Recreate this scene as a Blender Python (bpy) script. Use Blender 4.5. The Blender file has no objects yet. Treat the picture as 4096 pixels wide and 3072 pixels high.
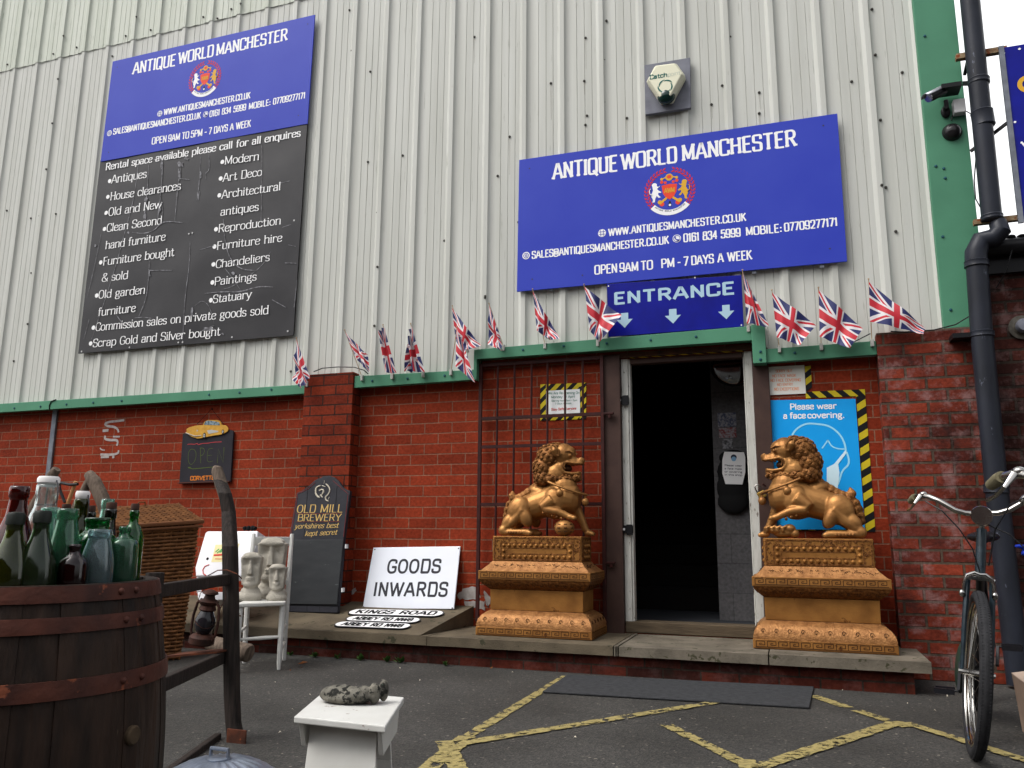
import bpy, bmesh, math, random
from mathutils import Vector, Matrix
random.seed(7)
R = math.radians
sc = bpy.context.scene
# ---------------- camera (solved from the photograph's vanishing points) ----------------
FPX = 3208.41
XC = Vector((0.9457347, -0.0530844, -0.3205742)); YC = Vector((0.3248544, 0.1770625, 0.9290417)); ZC = Vector((0.0074440, -0.9827670, 0.1846988))
CAM = Vector((0.0, -5.84, 0.857))
cd = bpy.data.cameras.new('camera'); cam = bpy.data.objects.new('camera', cd); sc.collection.objects.link(cam)
cd.sensor_width = 36; cd.lens = 36 * FPX / 4096; cd.clip_start = 0.05; cd.clip_end = 500
cam.matrix_world = Matrix.Translation(CAM) @ Matrix(((XC[0], -XC[1], -XC[2]), (YC[0], -YC[1], -YC[2]), (ZC[0], -ZC[1], -ZC[2]))).to_4x4()
sc.camera = cam
# ---------------- light: bright overcast sky ----------------
SUN_EL, SUN_AZ = 54, 226      # azimuth clockwise from +Y
w = bpy.data.worlds.new("World"); sc.world = w; w.use_nodes = True
nt = w.node_tree; bg = nt.nodes['Background']
sky = nt.nodes.new('ShaderNodeTexSky'); sky.sky_type = 'NISHITA'; sky.sun_disc = False
sky.sun_elevation = R(SUN_EL); sky.sun_rotation = R(SUN_AZ); sky.air_density = 1.2; sky.dust_density = 5.0; sky.ozone_density = 0.6
hs = nt.nodes.new('ShaderNodeHueSaturation'); hs.inputs['Saturation'].default_value = 0.22
nt.links.new(sky.outputs[0], hs.inputs['Color']); nt.links.new(hs.outputs[0], bg.inputs[0]); bg.inputs[1].default_value = 0.15
sl = bpy.data.lights.new('sun', 'SUN'); sl.energy = 0.7; sl.angle = R(30); sl.color = (1.0, 0.98, 0.95)
so = bpy.data.objects.new('sun', sl); sc.collection.objects.link(so)
az = R(SUN_AZ); el = R(SUN_EL)
so.rotation_euler = Vector((math.sin(az) * math.cos(el), math.cos(az) * math.cos(el), math.sin(el))).to_track_quat('Z', 'Y').to_euler()
so.location = (0, -8, 12)
sc.view_settings.view_transform = 'Standard'; sc.view_settings.look = 'None'; sc.view_settings.exposure = 0.62; sc.view_settings.gamma = 1.0
sc.cycles.max_bounces = 8; sc.cycles.transmission_bounces = 10; sc.cycles.transparent_max_bounces = 12

# ---------------- measuring helpers: photograph pixel (4096 wide) -> point on a plane of the place ----------------
def ray(px, py):
    a, b = px - 2048, py - 1536
    return Vector((XC[0]*a + XC[1]*b + XC[2]*FPX, YC[0]*a + YC[1]*b + YC[2]*FPX, ZC[0]*a + ZC[1]*b + ZC[2]*FPX))
def W(px, py, Y=0.0):
    r = ray(px, py); return CAM + r * ((Y - CAM.y) / r.y)
def G(px, py, z=0.0):
    r = ray(px, py); return CAM + r * ((z - CAM.z) / r.z)
def PL(px, py, p, n):
    r = ray(px, py); return CAM + r * ((p - CAM).dot(n) / r.dot(n))
def DD(px, py, d):           # at horizontal distance d
    r = ray(px, py); return CAM + r * (d / math.hypot(r.x, r.y))
def c1(x, y): return (x/1.58, y/1.58)
def c2(x, y): return (200 + x/1.659, 500 + y/1.659)
def c3(x, y): return (2000 + x/1.4747, 400 + y/1.4747)
def cf(x, y): return (1100 + x/1.58, 1050 + y/1.58)
def cb(x, y): return (1000 + x/1.843, 1800 + y/1.843)
def cc(x, y): return (750 + x/2.371, 2050 + y/2.371)
def cg(x, y): return (1300 + x/3.457, 2080 + y/3.457)
def ch(x, y): return (650 + x/4.607, 1600 + y/4.607)
def cp(x, y): return (2950 + x/2.073, 1350 + y/2.073)
def cr(x, y): return (3400 + x/1.659, 1000 + y/1.659)
def ct(x, y): return (3300 + x/1.659, 0 + y/1.659)
def cd_(x, y): return (1850 + x/1.7015, 1300 + y/1.7015)
def bo(x, y): return (x/3.016, 1850 + y/3.016)
def D(x, y): return (x*1.8517, y*1.8517)
def bk(x, y): return (3600 + x/1.843, 2000 + y/1.843)

# ---------------- materials ----------------
def srgb(r, g, b):
    f = lambda c: ((c/255+0.055)/1.055)**2.4 if c/255 > 0.04045 else c/255/12.92
    return (f(r), f(g), f(b), 1)
MATS = {}
def mat(name, col, rough=0.6, metal=0.0, col2=None, nscale=8.0, namt=0.5, bump=0.0, bscale=40.0, col3=None, thr=0.6, tscale=20.0, trans=0.0, coat=0.0, stretch=(1, 1, 1), spec=0.2, ior=1.45):
    if name in MATS: return MATS[name]
    m = bpy.data.materials.new(name); m.use_nodes = True; nt = m.node_tree; b = nt.nodes['Principled BSDF']
    b.inputs['Roughness'].default_value = rough; b.inputs['Metallic'].default_value = metal
    b.inputs['Transmission Weight'].default_value = trans; b.inputs['Coat Weight'].default_value = coat
    b.inputs['Specular IOR Level'].default_value = spec; b.inputs['IOR'].default_value = ior
    L = nt.links.new
    tc = nt.nodes.new('ShaderNodeTexCoord'); mp = nt.nodes.new('ShaderNodeMapping'); mp.inputs['Scale'].default_value = stretch
    L(tc.outputs['Object'], mp.inputs[0]); cur = None
    if col2 is not None:
        n = nt.nodes.new('ShaderNodeTexNoise'); n.inputs['Scale'].default_value = nscale; n.inputs['Detail'].default_value = 6; L(mp.outputs[0], n.inputs['Vector'])
        rp = nt.nodes.new('ShaderNodeValToRGB'); rp.color_ramp.elements[0].position = 0.5 - 0.25*(1-namt*0.6); rp.color_ramp.elements[1].position = 0.5 + 0.25*(1-namt*0.6)
        rp.color_ramp.elements[0].color = col; rp.color_ramp.elements[1].color = col2
        L(n.outputs['Fac'], rp.inputs[0]); cur = rp.outputs[0]
    else: b.inputs['Base Color'].default_value = col
    if col3 is not None:
        n = nt.nodes.new('ShaderNodeTexNoise'); n.inputs['Scale'].default_value = tscale; n.inputs['Detail'].default_value = 8; n.inputs['Roughness'].default_value = 0.65; L(mp.outputs[0], n.inputs['Vector'])
        rp = nt.nodes.new('ShaderNodeValToRGB'); rp.color_ramp.elements[0].position = thr; rp.color_ramp.elements[1].position = thr + 0.03
        mx = nt.nodes.new('ShaderNodeMix'); mx.data_type = 'RGBA'; L(n.outputs['Fac'], rp.inputs[0]); L(rp.outputs[0], mx.inputs[0])
        if cur is not None: L(cur, mx.inputs[6])
        else: mx.inputs[6].default_value = col
        mx.inputs[7].default_value = col3; cur = mx.outputs[2]
    if cur is not None: L(cur, b.inputs['Base Color'])
    if bump > 0:
        n = nt.nodes.new('ShaderNodeTexNoise'); n.inputs['Scale'].default_value = bscale; n.inputs['Detail'].default_value = 5; L(mp.outputs[0], n.inputs['Vector'])
        bp = nt.nodes.new('ShaderNodeBump'); bp.inputs['Strength'].default_value = min(1, bump); bp.inputs['Distance'].default_value = 0.01; L(n.outputs['Fac'], bp.inputs['Height']); L(bp.outputs[0], b.inputs['Normal'])
    MATS[name] = m; return m
def brickmat(name, ca, cb_, mort, bw=0.2365, rh=0.0834, ms=0.0045, offx=0.0, offz=0.0, white=0.0, dirt=0.35, rough=0.75, bstr=0.6, dirtcol=(0.02, 0.014, 0.01, 1)):
    m = bpy.data.materials.new(name); m.use_nodes = True; nt = m.node_tree; b = nt.nodes['Principled BSDF']; L = nt.links.new; N = nt.nodes.new
    b.inputs['Roughness'].default_value = rough; b.inputs['Specular IOR Level'].default_value = 0.08
    uv = N('ShaderNodeUVMap'); uv.uv_map = 'UVMap'; mp = N('ShaderNodeMapping'); mp.inputs['Location'].default_value = (offx, offz, 0); L(uv.outputs[0], mp.inputs[0])
    # slight wobble so courses are not ruler straight
    nz = N('ShaderNodeTexNoise'); nz.inputs['Scale'].default_value = 3.0; L(mp.outputs[0], nz.inputs['Vector'])
    vm = N('ShaderNodeVectorMath'); vm.operation = 'MULTIPLY_ADD'; vm.inputs[1].default_value = (0.006, 0.006, 0); L(nz.outputs['Color'], vm.inputs[0]); L(mp.outputs[0], vm.inputs[2])
    n2 = N('ShaderNodeTexNoise'); n2.inputs['Scale'].default_value = 60; L(mp.outputs[0], n2.inputs['Vector'])
    vm2 = N('ShaderNodeVectorMath'); vm2.operation = 'MULTIPLY_ADD'; vm2.inputs[1].default_value = (0.004, 0.004, 0); L(n2.outputs['Color'], vm2.inputs[0]); L(vm.outputs[0], vm2.inputs[2])
    br = N('ShaderNodeTexBrick'); br.offset = 0.5; br.inputs['Scale'].default_value = 1; br.inputs['Brick Width'].default_value = bw; br.inputs['Row Height'].default_value = rh
    br.inputs['Mortar Size'].default_value = ms; br.inputs['Mortar Smooth'].default_value = 0.3; br.inputs['Bias'].default_value = 0.0
    br.inputs['Color1'].default_value = ca; br.inputs['Color2'].default_value = cb_; br.inputs['Mortar'].default_value = mort; L(vm2.outputs[0], br.inputs['Vector'])
    n3 = N('ShaderNodeTexNoise'); n3.inputs['Scale'].default_value = 2.2; n3.inputs['Detail'].default_value = 7; n3.inputs['Roughness'].default_value = 0.7; L(mp.outputs[0], n3.inputs['Vector'])
    rp = N('ShaderNodeValToRGB'); rp.color_ramp.elements[0].position = 0.36; rp.color_ramp.elements[0].color = (1-dirt, 1-dirt, 1-dirt, 1); rp.color_ramp.elements[1].position = 0.62; rp.color_ramp.elements[1].color = (1.08, 1.05, 1.02, 1); L(n3.outputs['Fac'], rp.inputs[0])
    mx = N('ShaderNodeMix'); mx.data_type = 'RGBA'; mx.blend_type = 'MULTIPLY'; mx.inputs[0].default_value = 1; L(br.outputs['Color'], mx.inputs[6]); L(rp.outputs[0], mx.inputs[7])
    cur = mx.outputs[2]
    # fine mottling
    n5 = N('ShaderNodeTexNoise'); n5.inputs['Scale'].default_value = 45; n5.inputs['Detail'].default_value = 4; L(mp.outputs[0], n5.inputs['Vector'])
    r5 = N('ShaderNodeValToRGB'); r5.color_ramp.elements[0].position = 0.3; r5.color_ramp.elements[0].color = (0.75, 0.72, 0.7, 1); r5.color_ramp.elements[1].position = 0.7; r5.color_ramp.elements[1].color = (1.15, 1.12, 1.1, 1); L(n5.outputs['Fac'], r5.inputs[0])
    m5 = N('ShaderNodeMix'); m5.data_type = 'RGBA'; m5.blend_type = 'MULTIPLY'; m5.inputs[0].default_value = 1; L(cur, m5.inputs[6]); L(r5.outputs[0], m5.inputs[7]); cur = m5.outputs[2]
    if white > 0:
        n4 = N('ShaderNodeTexNoise'); n4.inputs['Scale'].default_value = 5.5; n4.inputs['Detail'].default_value = 9; n4.inputs['Roughness'].default_value = 0.72; L(mp.outputs[0], n4.inputs['Vector'])
        r4 = N('ShaderNodeValToRGB'); r4.color_ramp.elements[0].position = 0.50; r4.color_ramp.elements[1].position = 0.64; r4.color_ramp.elements[1].color = (white, white, white, 1); L(n4.outputs['Fac'], r4.inputs[0])
        m2 = N('ShaderNodeMix'); m2.data_type = 'RGBA'; L(r4.outputs[0], m2.inputs[0]); L(cur, m2.inputs[6]); m2.inputs[7].default_value = srgb(150, 120, 118); cur = m2.outputs[2]
        n6 = N('ShaderNodeTexNoise'); n6.inputs['Scale'].default_value = 3.1; n6.inputs['Detail'].default_value = 9; n6.inputs['Roughness'].default_value = 0.75; L(mp.outputs[0], n6.inputs['Vector'])
        r6 = N('ShaderNodeValToRGB'); r6.color_ramp.elements[0].position = 0.53; r6.color_ramp.elements[1].position = 0.68; L(n6.outputs['Fac'], r6.inputs[0])
        m6 = N('ShaderNodeMix'); m6.data_type = 'RGBA'; L(r6.outputs[0], m6.inputs[0]); L(cur, m6.inputs[6]); m6.inputs[7].default_value = dirtcol; cur = m6.outputs[2]
    L(cur, b.inputs['Base Color'])
    sb = N('ShaderNodeMath'); sb.operation = 'SUBTRACT'; L(n5.outputs['Fac'], sb.inputs[0]); ml = N('ShaderNodeMath'); ml.operation = 'MULTIPLY'; ml.inputs[1].default_value = 2.0; L(br.outputs['Fac'], ml.inputs[0]); L(ml.outputs[0], sb.inputs[1])
    bp = N('ShaderNodeBump'); bp.inputs['Strength'].default_value = bstr; bp.inputs['Distance'].default_value = 0.004; L(sb.outputs[0], bp.inputs['Height']); L(bp.outputs[0], b.inputs['Normal'])
    return m

# ---------------- mesh builder ----------------
ROOTLOC = {}
def rootloc(o):
    while o is not None:
        if o.name in ROOTLOC: return ROOTLOC[o.name]
        o = o.parent
    return Vector((0, 0, 0))
def frame(z, up=Vector((0, 0, 1))):
    z = z.normalized(); a = up if abs(z.dot(up)) < 0.95 else Vector((1, 0, 0))
    x = a.cross(z).normalized(); return x, z.cross(x), z
class MB:
    def __init__(s): s.v = []; s.f = []; s.m = []; s.uv = {}
    def add(s, vs, fs, mi=0):
        o = len(s.v); s.v += [Vector(a) for a in vs]; s.f += [tuple(i+o for i in f) for f in fs]; s.m += [mi]*len(fs); return s
    def box(s, x0, x1, y0, y1, z0, z1, mi=0):
        return s.add([(x0,y0,z0),(x1,y0,z0),(x1,y1,z0),(x0,y1,z0),(x0,y0,z1),(x1,y0,z1),(x1,y1,z1),(x0,y1,z1)], [(0,3,2,1),(4,5,6,7),(0,1,5,4),(1,2,6,5),(2,3,7,6),(3,0,4,7)], mi)
    def hexa(s, a, b, mi=0):      # a: 4 pts bottom loop, b: 4 pts top loop
        return s.add(list(a)+list(b), [(0,3,2,1),(4,5,6,7),(0,1,5,4),(1,2,6,5),(2,3,7,6),(3,0,4,7)], mi)
    def bar(s, p, q, wd, th, up=Vector((0,0,1)), w2=None, t2=None, mi=0):
        p = Vector(p); q = Vector(q); x, y, z = frame(q-p, up); w2 = wd if w2 is None else w2; t2 = th if t2 is None else t2
        a = [p+x*(i*wd/2)+y*(j*th/2) for i, j in ((-1,-1),(1,-1),(1,1),(-1,1))]; b = [q+x*(i*w2/2)+y*(j*t2/2) for i, j in ((-1,-1),(1,-1),(1,1),(-1,1))]
        return s.hexa(a, b, mi)
    def tube(s, pts, r, n=10, closed=False, mi=0, flat=1.0, up=Vector((0,0,1))):
        pts = [Vector(p) for p in pts]; k = len(pts); rs = r if isinstance(r, (list, tuple)) else [r]*k; vs = []; px = None
        for i, p in enumerate(pts):
            t = (pts[(i+1) % k]-pts[i-1]) if closed else (pts[min(i+1, k-1)]-pts[max(i-1, 0)])
            t.normalize()
            if px is None: x, y, _ = frame(t, up)
            else:
                x = px - t*px.dot(t); x = x.normalized() if x.length > 1e-6 else frame(t, up)[0]; y = t.cross(x)
            px = x
            for j in range(n):
                a = 2*math.pi*j/n; vs.append(p + (x*math.cos(a) + y*math.sin(a)*flat)*rs[i])
        fs = []
        for i in range(k if closed else k-1):
            for j in range(n):
                a = i*n+j; b = i*n+(j+1) % n; c = ((i+1) % k)*n+(j+1) % n; d = ((i+1) % k)*n+j; fs.append((a, b, c, d))
        if not closed: fs.append(tuple(reversed(range(n)))); fs.append(tuple(range((k-1)*n, k*n)))
        return s.add(vs, fs, mi)
    def lathe(s, prof, c=(0,0,0), n=24, M=None, mi=0, caps=True):
        vs = []; c = Vector(c)
        for r, z in prof:
            for j in range(n):
                a = 2*math.pi*j/n; p = Vector((r*math.cos(a), r*math.sin(a), z)); vs.append(c + (M @ p if M is not None else p))
        fs = [(i*n+j, i*n+(j+1) % n, (i+1)*n+(j+1) % n, (i+1)*n+j) for i in range(len(prof)-1) for j in range(n)]
        if caps: fs.append(tuple(reversed(range(n)))); fs.append(tuple(range((len(prof)-1)*n, len(prof)*n)))
        return s.add(vs, fs, mi)
    def ell(s, c, r, M=None, nu=14, nv=9, mi=0):
        c = Vector(c); r = (r, r, r) if not isinstance(r, (tuple, list)) else r; vs = []
        def T(p): p = Vector(p); return c + (M @ p if M is not None else p)
        vs.append(T((0, 0, -r[2])))
        for i in range(1, nv):
            b = math.pi*i/nv
            for j in range(nu):
                a = 2*math.pi*j/nu; vs.append(T((r[0]*math.sin(b)*math.cos(a), r[1]*math.sin(b)*math.sin(a), -r[2]*math.cos(b))))
        vs.append(T((0, 0, r[2]))); fs = []
        for j in range(nu): fs.append((0, 1+(j+1) % nu, 1+j))
        for i in range(nv-2):
            for j in range(nu): fs.append((1+i*nu+j, 1+i*nu+(j+1) % nu, 1+(i+1)*nu+(j+1) % nu, 1+(i+1)*nu+j))
        t = 1+(nv-1)*nu
        for j in range(nu): fs.append((t, t-nu+j, t-nu+(j+1) % nu))
        return s.add(vs, fs, mi)
    def prism(s, pts, d, mi=0):   # polygon (3d pts, planar) pushed along vector d
        n = len(pts); d = Vector(d); pts = [Vector(p) for p in pts]
        return s.add(pts+[p+d for p in pts], [tuple(range(n)), tuple(reversed(range(n, 2*n)))]+[(i, n+i, n+(i+1) % n, (i+1) % n) for i in range(n)], mi)
    def build(s, name, mats, parent=None, smooth=False, bevel=0, world=True, bseg=2, label=None, coll=True, split=40):
        me = bpy.data.meshes.new(name); off = rootloc(parent) if (world and parent is not None) else Vector((0, 0, 0))
        me.from_pydata([v-off for v in s.v], [], s.f); me.validate(clean_customdata=False)
        if not isinstance(mats, (list, tuple)): mats = [mats]
        for m in mats: me.materials.append(m)
        if len(me.polygons) == len(s.m):
            for p, mi in zip(me.polygons, s.m): p.material_index = mi
        bm = bmesh.new(); bm.from_mesh(me); bmesh.ops.recalc_face_normals(bm, faces=bm.faces); bm.to_mesh(me); bm.free()
        uv = me.uv_layers.new(name='UVMap')
        for p in me.polygons:
            nx, ny, nz = abs(p.normal.x), abs(p.normal.y), abs(p.normal.z)
            for li in p.loop_indices:
                co = me.vertices[me.loops[li].vertex_index].co + off
                uv.data[li].uv = (co.x, co.y) if nz > nx and nz > ny else ((co.x, co.z) if ny >= nx else (co.y, co.z))
        if smooth:
            for p in me.polygons: p.use_smooth = True
            if split: me.set_sharp_from_angle(angle=R(split))
        o = bpy.data.objects.new(name, me); sc.collection.objects.link(o)
        if parent is not None: o.parent = parent
        if bevel:
            b = o.modifiers.new('bevel', 'BEVEL'); b.width = bevel; b.segments = bseg; b.limit_method = 'ANGLE'; b.angle_limit = R(35)
        if label: o['label'] = label
        return o
def thing(name, label, cat, loc=(0,0,0), rz=0, group=None):
    o = bpy.data.objects.new(name, None); sc.collection.objects.link(o); o.location = loc; o.rotation_euler = (0, 0, rz); o.empty_display_size = 0.1
    ROOTLOC[o.name] = Vector(loc); return tag(o, label, cat, group)
def tag(o, label, cat=None, group=None):
    o['label'] = label
    if cat: o['category'] = cat
    if group: o['group'] = group
    return o
def copy_tree(o, parent=None):
    c = o.copy(); sc.collection.objects.link(c); c.parent = parent
    for ch_ in list(o.children): copy_tree(ch_, c)
    return c
def remesh(mb, voxel, smooth=3):
    me = bpy.data.meshes.new('tmp'); me.from_pydata(mb.v, [], mb.f)
    bm = bmesh.new(); bm.from_mesh(me); bmesh.ops.recalc_face_normals(bm, faces=bm.faces); bm.to_mesh(me); bm.free()
    o = bpy.data.objects.new('tmp', me); sc.collection.objects.link(o)
    m = o.modifiers.new('r', 'REMESH'); m.mode = 'VOXEL'; m.voxel_size = voxel; m.use_smooth_shade = True
    if smooth: k = o.modifiers.new('s', 'SMOOTH'); k.iterations = smooth; k.factor = 0.5
    dg = bpy.context.evaluated_depsgraph_get(); e = o.evaluated_get(dg); out = bpy.data.meshes.new_from_object(e)
    bpy.data.objects.remove(o); bpy.data.meshes.remove(me)
    r = MB(); r.v = [v.co.copy() for v in out.vertices]; r.f = [tuple(p.vertices) for p in out.polygons]; r.m = [0]*len(r.f); bpy.data.meshes.remove(out); return r

# ---------------- stroke lettering ----------------
GL = {
'A': (.56, '0,0 .25,1 .31,1 .56,0|.1,.32 .46,.32'), 'B': (.5, '.06,0 .06,1|~.06,1 .46,1 .46,.54 .06,.54|~.06,.54 .52,.54 .52,0 .06,0'),
'C': (.48, '~.47,.74 .47,1 .25,1 .02,1 .02,.5 .02,0 .25,0 .47,0 .47,.26'), 'D': (.52, '.06,0 .06,1|~.06,1 .3,1 .5,1 .5,.5 .5,0 .3,0 .06,0'),
'E': (.44, '.06,0 .06,1|.06,1 .43,1|.06,.52 .36,.52|.06,0 .43,0'), 'F': (.42, '.06,0 .06,1|.06,1 .42,1|.06,.52 .35,.52'),
'G': (.5, '~.48,.76 .48,1 .25,1 .02,1 .02,.5 .02,0 .25,0 .48,0 .48,.44|.48,.44 .28,.44'), 'H': (.54, '.06,0 .06,1|.48,0 .48,1|.06,.52 .48,.52'),
'I': (.14, '.07,0 .07,1'), 'J': (.4, '~.34,1 .34,.3 .34,0 .18,0 .02,0 .02,.25'), 'K': (.52, '.06,0 .06,1|.06,.42 .46,1|.2,.6 .5,0'), 'L': (.42, '.06,0 .06,1|.06,0 .41,0'),
'M': (.68, '.06,0 .06,1|.06,1 .34,.1|.34,.1 .62,1|.62,1 .62,0'), 'N': (.54, '.06,0 .06,1|.06,1 .48,0|.48,0 .48,1'),
'O': (.52, '~z.26,1 .02,1 .02,.5 .02,0 .26,0 .5,0 .5,.5 .5,1'), 'P': (.48, '.06,0 .06,1|~.06,1 .48,1 .48,.46 .06,.46'),
'Q': (.54, '~z.26,1 .02,1 .02,.5 .02,0 .26,0 .5,0 .5,.5 .5,1|.3,.2 .54,-.12'), 'R': (.52, '.06,0 .06,1|~.06,1 .47,1 .47,.5 .06,.5|.28,.5 .5,0'),
'S': (.46, '~.43,.76 .43,1 .23,1 .03,1 .03,.76 .03,.56 .23,.53 .44,.47 .44,.25 .44,0 .23,0 .02,0 .02,.25'), 'T': (.5, '.25,0 .25,1|.01,1 .49,1'),
'U': (.52, '~.05,1 .05,.3 .05,0 .26,0 .47,0 .47,.3 .47,1'), 'V': (.54, '0,1 .27,0|.27,0 .54,1'), 'W': (.78, '0,1 .2,0|.2,0 .39,.95|.39,.95 .58,0|.58,0 .78,1'),
'X': (.5, '0,0 .5,1|0,1 .5,0'), 'Y': (.52, '0,1 .26,.45|.52,1 .26,.45|.26,.45 .26,0'), 'Z': (.48, '.02,1 .46,1|.46,1 .02,0|.02,0 .46,0'),
'0': (.48, '~z.24,1 .02,1 .02,.5 .02,0 .24,0 .46,0 .46,.5 .46,1'), '1': (.26, '.16,0 .16,1|.02,.84 .16,1'), '2': (.46, '~.03,.74 .03,1 .23,1 .43,1 .43,.72 .43,.5 .03,0|.03,0 .45,0'),
'3': (.46, '~.03,.8 .05,1 .23,1 .43,1 .43,.76 .43,.54 .18,.54|~.18,.54 .44,.54 .44,.25 .44,0 .23,0 .02,0 .02,.22'), '4': (.5, '.36,0 .36,1|.36,1 .02,.28|.02,.28 .49,.28'),
'5': (.46, '.06,1 .42,1|.06,1 .04,.56|~.04,.56 .12,.62 .23,.62 .44,.62 .44,.3 .44,0 .22,0 .02,0 .02,.22'), '6': (.48, '~z.25,.60 .04,.60 .04,.30 .04,0 .25,0 .46,0 .46,.30 .46,.60|~.04,.3 .04,.7 .04,1 .26,1 .44,1 .44,.82'),
'7': (.42, '.01,1 .41,1|.41,1 .16,0'), '8': (.46, '~z.23,1 .05,1 .05,.77 .05,.54 .23,.54 .41,.54 .41,.77 .41,1|~z.23,.54 .02,.54 .02,.27 .02,0 .23,0 .44,0 .44,.27 .44,.54'),
'9': (.48, '~z.23,1 .02,1 .02,.70 .02,.40 .23,.40 .44,.40 .44,.70 .44,1|~.44,.7 .44,.3 .44,0 .22,0 .04,0 .04,.18'),
'.': (.16, '.08,0 .08,.08'), ',': (.16, '.09,.08 .05,-.12'), ':': (.16, '.08,.05 .08,.14|.08,.5 .08,.59'), '-': (.34, '.04,.42 .3,.42'), '•': (.26, '~z.13,.5 .02,.5 .02,.37 .02,.26 .13,.26 .24,.26 .24,.37 .24,.5|.06,.38 .2,.38'),
'&': (.6, '~.58,0 .16,.66 .16,1 .32,1 .46,1 .46,.72 .04,.46 .04,0 .25,0 .5,0 .58,.4'), '@': (.62, '~.6,.12 .5,-.06 .31,-.06 .03,-.06 .03,.45 .03,.96 .31,.96 .6,.96 .6,.45 .58,.18 .44,.25 .44,.66|~z.3,.66 .17,.66 .17,.45 .17,.24 .3,.24 .44,.24 .44,.45 .44,.66'),
' ': (.26, ''),
'a': (.42, '~.05,.55 .07,.68 .2,.68 .35,.68 .35,.5|.35,.5 .35,0|~.35,.38 .04,.4 .03,.18 .03,0 .18,0 .3,0 .35,.12'), 'b': (.46, '.05,0 .05,1|~.05,.5 .12,.68 .25,.68 .44,.68 .44,.34 .44,0 .25,0 .12,0 .05,.15'),
'c': (.38, '~.37,.52 .36,.68 .22,.68 .02,.68 .02,.34 .02,0 .22,0 .34,0 .38,.14'), 'd': (.46, '.41,0 .41,1|~.41,.5 .34,.68 .21,.68 .02,.68 .02,.34 .02,0 .21,0 .34,0 .41,.15'),
'e': (.4, '~.03,.37 .38,.37 .4,.68 .21,.68 .02,.68 .02,.34 .02,0 .22,0 .34,0 .38,.13'), 'f': (.3, '.12,0 .12,.75|~.12,.75 .12,1 .22,1 .29,1 .3,.92|.02,.66 .26,.66'),
'g': (.42, '~z.2,.68 .04,.68 .04,.45 .04,.24 .2,.24 .35,.24 .35,.45 .35,.68|~.1,.24 .02,.1 .2,.06 .4,.04 .4,-.12 .4,-.28 .2,-.28 .02,-.28 .02,-.14 .02,-.02 .12,.06|.32,.62 .42,.68'),
'h': (.46, '.05,0 .05,1|~.05,.5 .12,.68 .25,.68 .41,.68 .41,.45|.41,.45 .41,0'), 'i': (.14, '.07,0 .07,.68|.07,.86 .07,.94'), 'k': (.44, '.05,0 .05,1|.05,.28 .38,.68|.18,.44 .42,0'), 'l': (.14, '.07,0 .07,1'),
'm': (.72, '.05,0 .05,.68|~.05,.5 .12,.68 .22,.68 .36,.68 .36,.45|.36,.45 .36,0|~.36,.5 .43,.68 .53,.68 .67,.68 .67,.45|.67,.45 .67,0'), 'n': (.46, '.05,0 .05,.68|~.05,.5 .12,.68 .25,.68 .41,.68 .41,.45|.41,.45 .41,0'),
'o': (.44, '~z.22,.68 .02,.68 .02,.34 .02,0 .22,0 .42,0 .42,.34 .42,.68'), 'p': (.46, '.05,-.28 .05,.68|~.05,.5 .12,.68 .25,.68 .44,.68 .44,.34 .44,0 .25,0 .12,0 .05,.15'),
'q': (.46, '.41,-.28 .41,.68|~.41,.5 .34,.68 .21,.68 .02,.68 .02,.34 .02,0 .21,0 .34,0 .41,.15'), 'r': (.34, '.06,0 .06,.68|~.06,.45 .12,.68 .24,.68 .33,.68 .33,.58'),
's': (.34, '~.31,.54 .3,.68 .17,.68 .03,.68 .03,.52 .03,.38 .17,.35 .33,.3 .33,.16 .33,0 .17,0 .03,0 .02,.14'), 't': (.3, '~.12,.9 .12,.2 .12,0 .2,0 .28,0 .3,.1|.01,.66 .27,.66'),
'u': (.46, '~.05,.68 .05,.25 .05,0 .2,0 .34,0 .41,.18|.41,0 .41,.68'), 'v': (.44, '0,.68 .22,0|.22,0 .44,.68'), 'w': (.66, '0,.68 .17,0|.17,0 .33,.62|.33,.62 .49,0|.49,0 .66,.68'), 'y': (.44, '0,.68 .22,0|~.44,.68 .22,0 .14,-.28 .0,-.26'),
}
def chaikin(p, closed, it=2):
    for _ in range(it):
        q = []; n = len(p)
        for i in range(n if closed else n-1):
            a = p[i]; b = p[(i+1) % n]; q += [(a[0]*.75+b[0]*.25, a[1]*.75+b[1]*.25), (a[0]*.25+b[0]*.75, a[1]*.25+b[1]*.75)]
        p = q if closed else [p[0]]+q+[p[-1]]
    return p
def glyph(c, rnd=False):
    w_, s = GL.get(c, GL[' ']); out = []
    if s:
        for st in s.split('|'):
            sm = st.startswith('~'); st = st.lstrip('~'); cl = st.startswith('z'); st = st.lstrip('z')
            p = [tuple(float(a) for a in t.split(',')) for t in st.split()]
            if sm and rnd:
                n = len(p); q = []
                for i in range(n):
                    if not cl and i in (0, n-1): q.append(p[i]); continue
                    a, b, c_ = p[i-1], p[i], p[(i+1) % n]
                    if (a[0] == b[0] == c_[0] or a[1] == b[1] == c_[1]) and not (i == 1 or i == n-2) : continue
                    if cl and (a[0] == b[0] == c_[0] or a[1] == b[1] == c_[1]): continue
                    q.append(b)
                p = q
            out.append((chaikin(p, cl, 3 if rnd else 2) if sm else p, cl))
    return w_, out
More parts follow.
